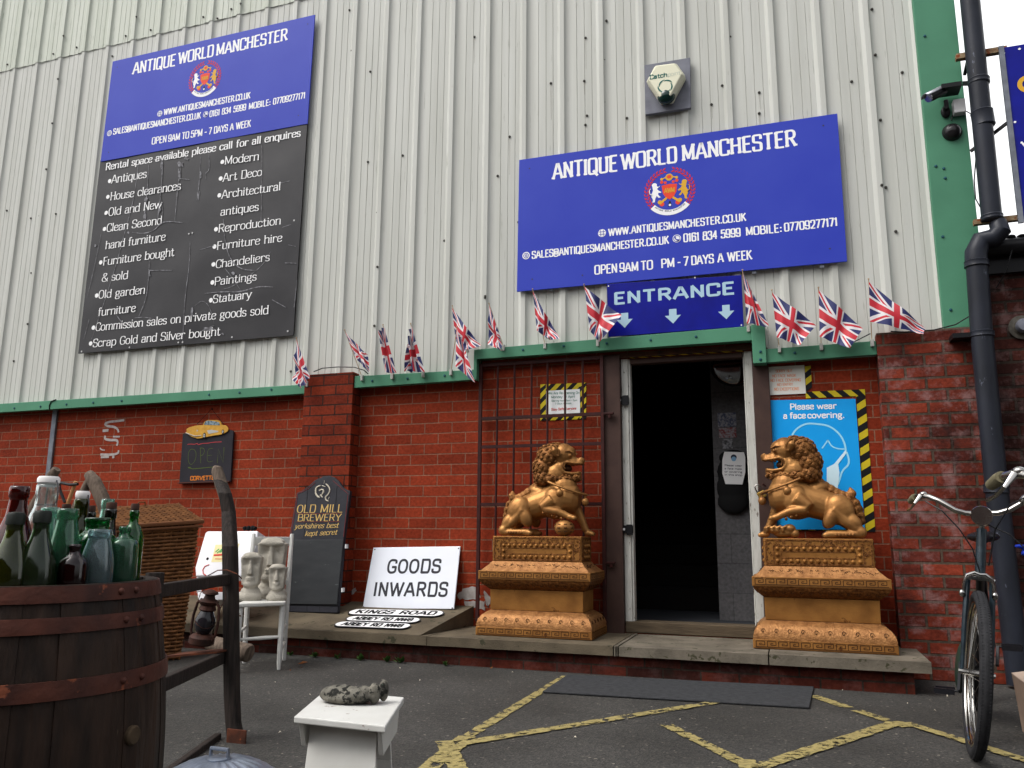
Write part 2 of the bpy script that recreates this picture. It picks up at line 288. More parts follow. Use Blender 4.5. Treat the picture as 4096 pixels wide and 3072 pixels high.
def ribbon(mb, pts, closed, T, thick, thin, e, mi=0):
    n = len(pts); L_, R_ = [], []
    for i, p in enumerate(pts):
        a = pts[i-1] if (closed or i > 0) else p; b = pts[(i+1) % n] if (closed or i < n-1) else p
        dx, dy = b[0]-a[0], b[1]-a[1]; l = math.hypot(dx, dy) or 1; dx /= l; dy /= l
        h = (thin + (thick-thin)*abs(dy)**1.3)/2
        L_.append(T(p[0]-dy*h, p[1]+dx*h, e)); R_.append(T(p[0]+dy*h, p[1]-dx*h, e))
    vs = L_+R_; m = n if closed else n-1
    mb.add(vs, [(i, (i+1) % n, n+(i+1) % n, n+i) for i in range(m)], mi)
def text(mb, s, p0, p1, up, nrm, thick=.15, thin=None, serif=0.0, gap=.1, shear=0.0, mi=0, e0=0.0006, rnd=False):
    """letters between p0 and p1 along the baseline; up = vector one cap height long"""
    thin = thick if thin is None else thin; p0 = Vector(p0); p1 = Vector(p1); up = Vector(up); nrm = Vector(nrm).normalized()
    gs = [glyph(c, rnd) for c in s]; tot = sum(g[0] for g in gs) + gap*(len(s)-1); H = up.length; k = (p1-p0).length/(tot*H); rx = (p1-p0)/tot
    x = 0; ei = 0
    for g in gs:
        def T(a, b, e, x=x): return p0 + rx*(x+a+shear*b) + up*b + nrm*e
        for pts, cl in g[1]:
            ei = (ei+1) % 5; e = e0 + ei*0.00012
            # keep stroke widths true when letters are squeezed
            sc_ = 1/k
            P2 = [(a, b) for a, b in pts]
            n = len(P2); L_, R_ = [], []
            for i, p in enumerate(P2):
                a = P2[i-1] if (cl or i > 0) else p; b = P2[(i+1) % n] if (cl or i < n-1) else p
                dx, dy = (b[0]-a[0])*k, b[1]-a[1]; l = math.hypot(dx, dy) or 1; dx /= l; dy /= l
                h = (thin + (thick-thin)*abs(dy)**1.3)/2
                ex = ey = 0
                if not cl and i == 0: ex, ey = -dx*thin*.25, -dy*thin*.25
                if not cl and i == n-1: ex, ey = dx*thin*.25, dy*thin*.25
                L_.append(T(p[0]+(-dy*h+ex)*sc_, p[1]+dx*h+ey, e)); R_.append(T(p[0]+(dy*h+ex)*sc_, p[1]-dx*h+ey, e))
            m = n if cl else n-1; mb.add(L_+R_, [(i, (i+1) % n, n+(i+1) % n, n+i) for i in range(m)], mi)
            if serif and not cl:
                for end, nb in ((P2[0], P2[1]), (P2[-1], P2[-2])):
                    if abs(nb[1]-end[1]) > abs(nb[0]-end[0])*1.2 and min(abs(end[1]-q) for q in (0, 1, .68, -.28)) < .03:
                        sg = 1 if nb[1] > end[1] else -1; t = thin*.9; e2 = e + .00008
                        mb.add([T(end[0]-serif*sc_, end[1]-sg*thin*.1, e2), T(end[0]+serif*sc_, end[1]-sg*thin*.1, e2), T(end[0]+serif*sc_, end[1]+sg*t, e2), T(end[0]-serif*sc_, end[1]+sg*t, e2)], [(0, 1, 2, 3)], mi)
        x += g[0] + gap
def wtext(mb, s, a, b, hpx, Y, **k):     # a, b: baseline ends in photo px on a wall-parallel plane
    p0 = W(*a, Y); p1 = W(*b, Y); h = (W(a[0], a[1]-hpx, Y)-p0).z; text(mb, s, p0, p1, Vector((0, 0, h)), Vector((0, -1, 0)), **k)
def disc(mb, c, r, nrm, e, mi=0, n=20, r0=0, a0=0, a1=360, sx=1.0):
    x, y, z = frame(Vector(nrm)); c = Vector(c)+z*e; k = n if a1-a0 < 360 else n; vs = []
    for i in range(n+1):
        a = R(a0+(a1-a0)*i/n); d = x*math.cos(a)*sx+y*math.sin(a); vs += [c+d*r, c+d*r0]
    mb.add(vs, [(2*i, 2*i+2, 2*i+3, 2*i+1) for i in range(n)], mi)

# =====================================================================
# materials of the place
# =====================================================================
BRICK = brickmat('wall_brick', srgb(142, 56, 33), srgb(120, 45, 26), srgb(132, 96, 78), offx=.03, offz=.012, dirt=.25)
BRICKP = brickmat('pier_brick', srgb(140, 56, 33), srgb(102, 38, 24), srgb(58, 42, 36), offx=.08, offz=.012, dirt=.4, ms=.006)
BRICKO = brickmat('old_brick', srgb(138, 60, 42), srgb(88, 42, 36), srgb(84, 72, 62), bw=.235, rh=.0785, ms=.009, offx=.06, offz=.0, white=.5, dirt=.5, bstr=1.0, dirtcol=srgb(44, 30, 28))
BRICKN = brickmat('neighbour_brick', srgb(88, 46, 38), srgb(48, 30, 28), srgb(60, 52, 46), bw=.235, rh=.08, ms=.010, offx=.02, offz=.03, white=.35, dirt=.6, bstr=1.0, dirtcol=srgb(34, 28, 26))
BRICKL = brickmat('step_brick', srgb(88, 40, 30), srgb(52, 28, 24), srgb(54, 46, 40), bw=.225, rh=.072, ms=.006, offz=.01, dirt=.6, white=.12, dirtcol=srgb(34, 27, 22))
CLAD = mat('cladding_paint', srgb(194, 195, 189), .5, col2=srgb(180, 181, 174), nscale=1.6, col3=srgb(166, 167, 159), thr=.64, tscale=9, stretch=(6, 6, .35), bump=.05, bscale=30)
CLAD2 = mat('cladding_paint_upper', srgb(196, 200, 189), .5, col2=srgb(181, 186, 173), nscale=1.6, col3=srgb(154, 159, 146), thr=.62, tscale=9, stretch=(6, 6, .35), bump=.05, bscale=30)
LINE = mat('groove_dirt', srgb(140, 142, 136), .8)
GREEN = mat('green_paint', srgb(80, 136, 108), .5, col2=srgb(72, 124, 98), nscale=3, bump=.06, bscale=60)
SCREW = mat('screw_head', srgb(70, 68, 64), .6, .3); SCREWG = mat('screw_head_green', srgb(40, 82, 92), .5, .2)
CONC = mat('concrete', srgb(100, 90, 74), .9, col2=srgb(76, 68, 56), nscale=5, bump=.35, bscale=90, col3=srgb(60, 58, 44), thr=.6, tscale=11)
STONE = mat('step_stone', srgb(112, 104, 92), .85, col2=srgb(86, 80, 70), nscale=7, bump=.3, bscale=70, col3=srgb(62, 60, 44), thr=.6, tscale=16)
MOSS = mat('mossy_edge', srgb(92, 88, 66), .95, col2=srgb(58, 58, 42), nscale=14, bump=.4, bscale=80, col3=srgb(40, 48, 26), thr=.6, tscale=18)
STEEL = mat('brown_steel', srgb(70, 52, 46), .6, col2=srgb(60, 44, 40), nscale=10, bump=.08)
RUSTP = mat('maroon_bar', srgb(62, 30, 28), .6, col2=srgb(46, 24, 22), nscale=20, bump=.1)
WHITEW = mat('chipped_white', srgb(196, 196, 190), .55, col2=srgb(176, 175, 168), nscale=10, col3=srgb(84, 68, 54), thr=.62, tscale=22, stretch=(3, 3, .6), bump=.3)
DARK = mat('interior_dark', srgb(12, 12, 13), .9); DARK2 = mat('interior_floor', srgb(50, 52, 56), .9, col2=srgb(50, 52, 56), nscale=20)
BLUE = mat('sign_blue', srgb(45, 60, 172), .45, col2=srgb(52, 67, 176), nscale=2.2)
BLUE2 = mat('entrance_blue', srgb(10, 20, 138), .35, col2=srgb(8, 14, 120), nscale=6)
WHT = mat('sign_white', srgb(240, 240, 240), .5); SILV = mat('sign_silver', srgb(168, 198, 214), .35, .1)
BLK = mat('black_vinyl', srgb(50, 49, 51), .36, col2=srgb(40, 39, 42), nscale=3, bump=.12, bscale=7, spec=.3)
GREY = mat('board_grey', srgb(120, 122, 132), .55, col2=srgb(104, 106, 116), nscale=12, bump=.1)
PIPE = mat('cast_iron_black', srgb(42, 45, 54), .38, col2=srgb(34, 36, 42), nscale=8, col3=srgb(84, 88, 102), thr=.66, tscale=16, bump=.12, stretch=(1, 1, .4))
BLACKP = mat('black_plastic', srgb(26, 26, 28), .35); CHROME = mat('chrome', srgb(186, 184, 180), .2, 1.0, col2=srgb(150, 146, 140), nscale=9)
WOODG = mat('weathered_wood', srgb(112, 98, 86), .8, col2=srgb(76, 65, 56), nscale=14, stretch=(5, 5, .5), bump=.4, bscale=30)
WOODD = mat('dark_wood', srgb(52, 44, 40), .7, col2=srgb(30, 26, 24), nscale=14, stretch=(6, 6, .4), bump=.4, bscale=30)
RUST = mat('rust', srgb(98, 54, 36), .8, col2=srgb(60, 36, 28), nscale=18, bump=.3, bscale=60, col3=srgb(128, 70, 38), thr=.64, tscale=25)
WHP = mat('white_paint_worn', srgb(204, 204, 200), .45, col2=srgb(190, 189, 184), nscale=6, col3=srgb(96, 66, 48), thr=.655, tscale=30, bump=.1)
WHP2 = mat('white_paint', srgb(208, 207, 202), .45, col2=srgb(194, 192, 185), nscale=6, bump=.06)
BLK0 = mat('flat_black', srgb(14, 14, 15), .8)
RED = mat('emblem_red', srgb(200, 40, 44), .5); ORG = mat('emblem_orange', srgb(226, 70, 46), .5); GOLDP = mat('emblem_gold', srgb(214, 164, 50), .5)
PALE = mat('paper_white', srgb(214, 214, 214), .7)

# =====================================================================
# ground
# =====================================================================
def ground_mat():
    m = bpy.data.materials.new('asphalt'); m.use_nodes = True; nt = m.node_tree; b = nt.nodes['Principled BSDF']; L = nt.links.new; N = nt.nodes.new
    b.inputs['Roughness'].default_value = .8; b.inputs['Specular IOR Level'].default_value = .4
    tc = N('ShaderNodeTexCoord')
    v = N('ShaderNodeTexVoronoi'); v.inputs['Scale'].default_value = 110; L(tc.outputs['Object'], v.inputs['Vector'])
    r = N('ShaderNodeValToRGB'); e = r.color_ramp.elements; e[0].color = srgb(42, 41, 40); e[1].color = srgb(68, 66, 62); e[0].position = .2; e[1].position = .9; x = e.new(.965); x.color = srgb(128, 122, 112)
    L(v.outputs['Color'], r.inputs[0])
    n = N('ShaderNodeTexNoise'); n.inputs['Scale'].default_value = 1.3; n.inputs['Detail'].default_value = 8; L(tc.outputs['Object'], n.inputs['Vector'])
    r2 = N('ShaderNodeValToRGB'); r2.color_ramp.elements[0].position = .36; r2.color_ramp.elements[1].position = .64; r2.color_ramp.elements[0].color = (.66, .65, .62, 1); r2.color_ramp.elements[1].color = (1.18, 1.18, 1.17, 1); L(n.outputs['Fac'], r2.inputs[0])
    mx = N('ShaderNodeMix'); mx.data_type = 'RGBA'; mx.blend_type = 'MULTIPLY'; mx.inputs[0].default_value = 1; L(r.outputs[0], mx.inputs[6]); L(r2.outputs[0], mx.inputs[7]); L(mx.outputs[2], b.inputs['Base Color'])
    bp = N('ShaderNodeBump'); bp.inputs['Strength'].default_value = .8; bp.inputs['Distance'].default_value = .004; L(v.outputs['Distance'], bp.inputs['Height']); L(bp.outputs[0], b.inputs['Normal'])
    return m
ASPH = ground_mat()
g = MB(); g.add([(-60, -60, 0), (60, -60, 0), (60, 60, 0), (-60, 60, 0)], [(0, 1, 2, 3)]); o = g.build('asphalt_ground', ASPH); o['kind'] = 'structure'
def yellow_mat():
    m = bpy.data.materials.new('worn_yellow_paint'); m.use_nodes = True; nt = m.node_tree; b = nt.nodes['Principled BSDF']; L = nt.links.new; N = nt.nodes.new
    b.inputs['Roughness'].default_value = .7
    tc = N('ShaderNodeTexCoord'); n = N('ShaderNodeTexNoise'); n.inputs['Scale'].default_value = 17; n.inputs['Detail'].default_value = 12; n.inputs['Roughness'].default_value = .72; L(tc.outputs['Object'], n.inputs['Vector'])
    r = N('ShaderNodeValToRGB'); r.color_ramp.elements[0].position = .52; r.color_ramp.elements[1].position = .56; r.color_ramp.elements[0].color = (1, 1, 1, 1); r.color_ramp.elements[1].color = (0, 0, 0, 1); L(n.outputs['Fac'], r.inputs[0])
    n2 = N('ShaderNodeTexNoise'); n2.inputs['Scale'].default_value = 60; n2.inputs['Detail'].default_value = 3; L(tc.outputs['Object'], n2.inputs['Vector'])
    r2 = N('ShaderNodeValToRGB'); r2.color_ramp.elements[0].color = srgb(118, 106, 64); r2.color_ramp.elements[1].color = srgb(152, 138, 86); r2.color_ramp.elements[0].position = .35; r2.color_ramp.elements[1].position = .6; L(n2.outputs['Fac'], r2.inputs[0]); L(r2.outputs[0], b.inputs['Base Color'])
    L(r.outputs[0], b.inputs['Alpha']); return m
YEL = yellow_mat()
def stripe(pts, wd, name='yellow_line', z=.004, zig=.004):
    wd *= .74
    mb = MB(); P = [G(*D(x, y), z=z) for x, y in pts]; n = 40; a, b = P[0], P[-1]; d = (b-a).normalized(); s = Vector((-d.y, d.x, 0)); vs = []
    for i in range(n+1):
        c = a + (b-a)*i/n; vs += [c + s*(wd/2+random.uniform(-zig, zig)), c - s*(wd/2+random.uniform(-zig, zig))]
    mb.add(vs, [(2*i, 2*i+1, 2*i+3, 2*i+2) for i in range(n)]); o = mb.build(name, YEL); o['kind'] = 'structure'; return o
stripe([(1222, 1460), (1010, 1590)], .075)
stripe([(1010, 1590), (850, 1720)], .11, z=.005)
stripe([(985, 1607), (1545, 1516)], .085, z=.0062)
stripe([(960, 1600), (1010, 1700)], .10, z=.0074)
stripe([(1440, 1565), (1640, 1665)], .085, z=.005)
stripe([(1560, 1680), (1945, 1558)], .10, z=.0062)
stripe([(1755, 1502), (1832, 1528)], .09, z=.004)
stripe([(1850, 1534), (1960, 1570)], .085, z=.005)
stripe([(1955, 1560), (2260, 1655)], .085, z=.0074)
stripe([(1610, 1640), (1660, 1740)], .10, z=.0074)
# rubber mat
MATM = mat('rubber_mat_grey', srgb(60, 61, 63), .85, col2=srgb(48, 49, 51), nscale=30, bump=.3, bscale=120)
a, b, c_, d_ = [G(*D(x, y), z=.012) for x, y in ((1226, 1457), (1172, 1493), (1748, 1527), (1758, 1483))]
t = thing('rubber_mat', 'grey rubber mat lying flat on the tarmac below the doorway step', 'mat', (a+b+c_+d_)/4)
mb = MB(); mb.hexa([(p.x, p.y, .0035) for p in (b, c_, d_, a)], [(p.x, p.y, .013) for p in (b, c_, d_, a)]); mb.build('mat_sheet', MATM, t, bevel=.003)
mb = MB()
for i in range(26):
    for j in range(5):
        u, v = (i+.5)/26, (j+.5)/5; p = (b*(1-u)+c_*u)*(1-v) + (a*(1-u)+d_*u)*v
        mb.add([(p.x-.011, p.y-.02, .0135), (p.x+.011, p.y-.02, .0135), (p.x+.011, p.y+.02, .0150), (p.x-.011, p.y+.02, .0150)], [(0, 1, 2, 3)])
mb.build('tread_pattern', MATM, t)

# glowing overcast sky backdrop, added behind the roofs to render the sky white
BACKDROP_GLOW = bpy.data.materials.new('overcast_backdrop_glow'); BACKDROP_GLOW.use_nodes = True; _n = BACKDROP_GLOW.node_tree; _n.nodes.remove(_n.nodes['Principled BSDF']); _e = _n.nodes.new('ShaderNodeEmission'); _e.inputs[0].default_value = (.97, .98, 1, 1); _e.inputs[1].default_value = .95; _n.links.new(_e.outputs[0], _n.nodes['Material Output'].inputs[0])
mb = MB(); vs = []; nA, nB = 40, 14
for j in range(nB+1):
    for i in range(nA+1):
        a = R(-88+176*i/nA); b_ = R(-4+72*j/nB); vs.append((150*math.sin(a)*math.cos(b_), 20+150*math.cos(a)*math.cos(b_), 150*math.sin(b_)))
mb.add(vs, [(j*(nA+1)+i, j*(nA+1)+i+1, (j+1)*(nA+1)+i+1, (j+1)*(nA+1)+i) for j in range(nB) for i in range(nA)]); o = mb.build('sky', BACKDROP_GLOW, smooth=True); o['kind'] = 'structure'

# unseen brick building, added across the yard to cut the front light
ob = thing('added_shade_building', 'unseen dark brick building added across the yard to dim the front light', 'building', (0, -20, 0))
OPB = brickmat('shade_building_brick', srgb(92, 50, 40), srgb(70, 40, 34), srgb(70, 62, 56), dirt=.4)
mb = MB(); mb.box(-26, 26, -28, -20, 0, 7.2); mb.build('brick_wall', OPB, ob)
mb = MB(); mb.add([(-26.3, -19.7, 7.2), (26.3, -19.7, 7.2), (26.3, -28.3, 7.2), (-26.3, -28.3, 7.2), (-26.3, -24, 9.4), (26.3, -24, 9.4)], [(0, 1, 5, 4), (2, 3, 4, 5), (1, 2, 5), (3, 0, 4), (0, 3, 2, 1)]); mb.build('roof', mat('slate_roof', srgb(64, 64, 70), .7), ob)
for k in range(10):
    for z in (1.1, 4.4): mb = MB(); x = -23.5+k*5.2; mb.box(x-.7, x+.7, -20.0, -19.95, z, z+1.5); fr_ = mb.build('window', mat('dark_pane', srgb(30, 34, 40), .1), ob)

# =====================================================================
# warehouse
# =====================================================================
wh = thing('warehouse', 'metal clad warehouse with red brick base, green trim and dark open doorway', 'building', (-3, 1, 0))
XL = -10.5
# brick walls round the doorway (doorway x -1.10 .. -.24)
DX0, DX1 = -1.20, -.16
mb = MB(); mb.box(XL, DX0, 0, .25, 0, 2.5); mb.box(DX1, .62, 0, .25, 0, 2.5); mb.box(DX0, DX1, 0, .25, 2.16, 2.5); mb.box(DX0, DX1, 0, .25, 0, .24)
mb.build('brick_wall', BRICK, wh)
mb = MB(); mb.box(-3.82, -3.355, -.13, -.0015, .0, 2.17); mb.build('brick_pier', BRICKP, wh, bevel=.004)
mb = MB(); mb.box(.60, 1.27, -.13, .3, 0, 2.2); mb.build('brick_pier', BRICKO, wh, bevel=.005, label='old stained brick pier at the corner with white salts')
# cladding
def cladding(name, x0, x1, z0, z1, y, m, cuts):
    mb = MB(); pitch = .327; dp = .019; prof = []
    k0 = math.floor((x0+2.872)/pitch)-1; x = -2.872+pitch*k0
    while x < x1+pitch:
        prof += [(x+.008, -dp*.35), (x+.018, 0.0), (x+.038, .0045), (x+.066, .0035), (x+.10, 0), (x+.103, .0045), (x+.106, 0), (x+.165, 0), (x+.168, .0045), (x+.171, 0), (x+.225, 0), (x+.228, .0045), (x+.231, 0), (x+pitch-.062, 0), (x+pitch-.036, -dp), (x+pitch-.001, -dp)]
        x += pitch
    prof = [p for p in prof if x0 <= p[0] <= x1]
    n = len(prof); vs = []
    for px, py in prof: vs += [(px, y+py, z0 if not (z0 < 3 and -2.26 < px < -.12) else 2.24), (px, y+py, z1)]
    mb.add(vs, [(2*i, 2*i+2, 2*i+3, 2*i+1) for i in range(n-1)])
    return mb.build(name, m, wh, smooth=True, split=32)
YC_ = -.040
ZO = sum(W(*D(x, y), YC_).z for x, y in ((31, 150), (643, 3)))/2
cl = cladding('cladding', XL, 1.05, 2.06, ZO+.06, YC_, CLAD, 0)
cl2 = cladding('cladding', XL, 1.05, ZO, 8.2, YC_-.005, CLAD2, 0)
# dirty lap line of the upper sheet
mb = MB(); pitch = .327; x = XL
while x < 1.0:
    mb.tube([(x, YC_-.008, ZO+random.uniform(-.004, .004)), (x+.13, YC_-.008, ZO+random.uniform(-.003, .003)), (x+.25, YC_-.008, ZO+random.uniform(-.004, .004))], .0022, 5); x += .327
mb.build('sealant', LINE, cl2)
# screws
sm = MB(); sm.lathe([(.0001, 0), (.011, 0), (.011, .003), (.007, .004), (.007, .010), (.0001, .0105)], n=8, M=Matrix.Rotation(R(90), 3, 'X'), caps=False)
s0 = sm.build('screw', SCREW, cl, world=False); first = True
def put(src, par, p):
    global first
    if src.get('used'): o = src.copy(); sc.collection.objects.link(o)
    else: o = src; src['used'] = 1
    o.parent = par; o.location = Vector(p) - rootloc(par); return o
SP = []
for x, y in ((1462, 58), (863, 107), (1285, 108), (953, 190), (795, 228), (402, 227), (485, 300), (337, 341), (47, 408), (367, 500), (331, 780), (293, 1070), (354, 1353), (251, 1366), (196, 1380), (710, 355)): SP.append(c1(x, y))
for x, y in ((57, 217), (504, 147), (748, 107), (617, 15), (1247, 27)): SP.append(c3(x, y))
for x, y in ((311, 62), (334, 365), (176, 542), (512, 481), (367, 797), (403, 1244)): SP.append(ct(x, y))
for x, y in ((647, 28), (1327, 222), (628, 400), (100, 688)): SP.append(cf(x, y))
for x, y in ((755, 22), (760, 110), (800, 155), (822, 316), (870, 336), (795, 350), (815, 460), (1025, 80), (960, 520), (1048, 640), (1268, 250), (1265, 82), (1310, 45), (1262, 175), (1305, 130), (1577, 80), (1560, 185), (1640, 245), (1660, 300), (1640, 200), (1520, 420), (1190, 180), (1075, 380), (1120, 480), (68, 590), (60, 700), (30, 780), (15, 455), (470, 40), (520, 8), (1935, 500), (1905, 400)): SP.append(D(x, y))
for p in SP:
    q = W(p[0], p[1], -.04); fr = ((q.x+2.872) % pitch); yy = YC_-.020 if fr > pitch-.038 else YC_-.001
    if q.z > ZO: yy -= .005
    put(s0, cl, W(p[0], p[1], yy-.0005))
STK = bpy.data.materials.new('dirt_streak'); STK.use_nodes = True; _b = STK.node_tree.nodes['Principled BSDF']; _b.inputs['Base Color'].default_value = srgb(118, 104, 84); _b.inputs['Roughness'].default_value = .9; _b.inputs['Alpha'].default_value = .16
random.seed(17)
for p in SP[::2]:
    q = W(p[0], p[1], YC_); fr = ((q.x+2.872) % pitch)
    if fr > pitch-.07 or fr < .05: continue
    l = random.uniform(.10, .38); w_ = random.uniform(.004, .008); y_ = YC_-(.0065 if q.z > ZO else .0012); mb = MB(); mb.add([(q.x-w_, y_, q.z-.01), (q.x+w_, y_, q.z-.01), (q.x+w_*.5+.003, y_, q.z-l), (q.x-w_*.3+.003, y_, q.z-l)], [(0, 1, 2, 3)]); mb.build('dirt_streak', STK, cl)
# green trims (flashings)
def flashing(xa, xb, zb0, zt0, zb1, zt1, y0=-.115, y1=-.002, dots=()):
    mb = MB(); mb.hexa([(xa, y0, zb0), (xb, y0, zb1), (xb, y1, zb1+.012), (xa, y1, zb0+.012)], [(xa, y0-.0, zt0), (xb, y0-.0, zt1), (xb, y1, zt1+.02), (xa, y1, zt0+.02)])
    o = mb.build('green_flashing', GREEN, wh, bevel=.003); return o
f1 = flashing(XL, -3.822, 1.985, 2.078, 2.012, 2.092)
f2 = flashing(-3.353, -2.27, 2.037, 2.135, 2.047, 2.127)
f3 = flashing(-2.27, -.19, 2.206, 2.285, 2.208, 2.312, y0=-.128)
mb = MB(); mb.box(-2.292, -2.268, -.120, -.003, 2.048, 2.284); mb.build('green_flashing', GREEN, wh)
mb = MB(); mb.box(-.195, -.105, -.142, -.003, 2.040, 2.318); f5 = mb.build('green_flashing', GREEN, wh, bevel=.003)
f4 = flashing(-.105, .598, 2.045, 2.142, 2.056, 2.150)
rv = MB(); rv.lathe([(.0001, 0), (.010, 0), (.009, .006), (.0001, .008)], n=8, M=Matrix.Rotation(R(90), 3, 'X'), caps=False)
s1 = rv.build('rivet', SCREWG, f3, world=False)
def dots(par, L, Y):
    for p in L: put(s1, par, W(p[0], p[1], Y-.0005))
CF = lambda x, y: cd_(x, y)
dots(f3, [cd_(411, 168), cd_(688, 143), cd_(981, 125), cd_(1280, 101), cd_(1588, 79)], -.128)
dots(f2, [cf(614, 748), cf(838, 733), cf(1072, 715)], -.115)
dots(f5, [cp(190, 117), cp(190, 182)], -.142)
dots(f4, [cp(475, 127)], -.115)
dots(f1, [(0+x/2.765, 1600+y/2.765) for x, y in ((160, 90), (447, 72), (736, 48), (1031, 29), (1345, 8))]+[(x/1.746, 1550+y/1.746) for x, y in ((1460, 50), (1673, 35), (1895, 14))], -.115)
# green corner flashing
XR_ = W(3909, 874, -.105).x
mb = MB(); mb.box(1.010, XR_, -.105, .02, 2.205, 8.3); mb.box(XR_-.02, XR_, .0205, 6.0, 2.205, 8.3)
cf_ = mb.build('corner_flashing', GREEN, wh, bevel=.003)
for p in (ct(662, 240), ct(735, 1103), ct(781, 1571), cr(668, 397), ct(788, 1118), ct(797, 1182)): put(s1, cf_, W(p[0], p[1], -.1055))
# wall return and roof so that the building has a body
mb = MB(); mb.box(1.15, 1.2, .03, 6, 2.2, 8.1); mb.build('side_cladding', CLAD, wh)
mb = MB(); mb.box(XL, 1.17, -.02, 6, 8.25, 8.32); mb.build('roof', mat('roof_sheet', srgb(96, 98, 96), .7), wh)
# galvanised conduit strip on brick
GALV = mat('galvanised', srgb(126, 130, 138), .5, .5, col2=srgb(100, 104, 112), nscale=12)
pa = W(0+612/2.765, 1600+165/2.765, -.01); mb = MB(); mb.box(pa.x-.028, pa.x+.028, -.022, -.0015, .0, 2.02); mb.build('conduit_strip', GALV, wh, bevel=.004)
# white paint marks
PM = mat('white_mark', srgb(176, 168, 164), .8, col2=srgb(150, 138, 134), nscale=30)
mb = MB(); kk = lambda x, y: W(0+x/2.765, 1600+y/2.765, -.0035)
for pts, r in (([(1375, 222), (1300, 232), (1215, 240), (1150, 262), (1190, 290), (1260, 295), (1300, 320), (1312, 358)], .011), ([(1135, 340), (1200, 335)], .013), ([(1325, 405), (1250, 405)], .008), ([(1165, 395), (1155, 430), (1220, 445), (1290, 440), (1305, 470), (1290, 505)], .012), ([(1105, 530), (1125, 552), (1160, 555)], .006), ([(1310, 555), (1310, 590), (1240, 605), (1110, 603)], .011), ([(1115, 632), (1205, 630)], .010), ([(1240, 632), (1265, 628)], .012)):
    P = [kk(*p) for p in pts]; Q = [(p.x, p.z) for p in P]
    for _ in range(2): Q = chaikin(Q, False, 1)
    T = lambda a, b, e: Vector((a, -.0035-e, b)); ribbon(mb, Q, False, T, r*1.7, r*2.0, 0)
mb.build('paint_mark', PM, wh)
# step: brick base + slabs + sloped concrete
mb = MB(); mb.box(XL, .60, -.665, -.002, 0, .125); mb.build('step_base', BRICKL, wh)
xs = [XL, -5.2, -3.95, G(*D(1140, 1390), z=.182).x-1.05, -1.42, -1.02, -.10, .70]
edges = [XL, -5.3, -4.1, -2.36, -1.06, G(1500+2165/2.212, 2300+640/2.212, .15).x, -.17, .69]
edges = sorted(edges)
for i in range(len(edges)-1):
    x0, x1 = edges[i]+.004, edges[i+1]-.004; mb = MB(); n = 9; dz = random.uniform(-.003, .003)
    top = []; 
    for k in range(n+1):
        x = x0+(x1-x0)*k/n; top.append((x, -.715+random.uniform(-.006, .006)))
    for k in range(n):
        (xa, ya), (xb, yb) = top[k], top[k+1]; mb.hexa([(xa, ya, .122), (xb, yb, .122), (xb, -.003, .122), (xa, -.003, .122)], [(xa, ya, .182+dz), (xb, yb, .182+dz), (xb, -.003, .182+dz), (xa, -.003, .182+dz)])
    mb.build('step_slab', STONE if i > 3 else CONC, wh)
# sloped flaunching at left
xe0 = G(*D(946, 1362), z=.184).x
mb = MB(); xr = W(*D(1017, 1313), -.06).x
mb.add([(XL, -.70, .1835), (xe0, -.70, .1835), (xr, -.003, .1835), (XL, -.003, .1835), (XL, -.003, .325), (xr, -.003, .325)], [(0, 3, 2, 1), (0, 1, 5, 4), (1, 2, 5), (3, 4, 5, 2), (0, 4, 3)])
mb.build('sloped_concrete', CONC, wh)
def slope_z(y): return .1835 + (.325-.1835)*(y+.70)/.697
# white daub on brick
mb = MB(); random.seed(9)
for pts in ([(1828, 2385), (1850, 2356), (1880, 2346), (1912, 2352), (1925, 2392), (1880, 2398), (1840, 2396)], [(1855, 2402), (1905, 2406), (1940, 2404), (1938, 2440), (1890, 2430), (1862, 2422)], [(1935, 2360), (1962, 2390), (1955, 2436), (1940, 2400)], [(1368, 2370), (1385, 2352), (1398, 2368), (1420, 2350), (1425, 2362), (1402, 2384), (1380, 2372)], [(1362, 2352), (1372, 2352), (1372, 2376), (1362, 2376)]):
    P = []
    for k in range(len(pts)):
        a, b_ = W(*pts[k], -.004), W(*pts[(k+1) % len(pts)], -.004)
        for q in range(4): p = a+(b_-a)*q/4; P.append((p.x+random.uniform(-.006, .006), -.0035, p.z+random.uniform(-.006, .006)))
    mb.add(P, [tuple(range(len(P)))])
mb.build('white_daub', mat('daub', srgb(168, 164, 160), .85, col2=srgb(140, 132, 128), nscale=20), wh, smooth=True)
# ---------------- doorway ----------------
mb = MB(); mb.box(-1.278, -1.152, -.045, .12, .10, 2.19); p1 = mb.build('steel_post', STEEL, wh, bevel=.004)
mb = MB(); mb.box(-.205, -.095, -.045, .12, .10, 2.17); mb.build('steel_post', STEEL, wh, bevel=.004)
mb = MB(); mb.box(-1.151, -.2055, -.03, .12, 2.165, 2.20); mb.build('lintel', mat('lintel_rusty', srgb(58, 40, 32), .8, col2=srgb(88, 56, 38), nscale=12), wh)
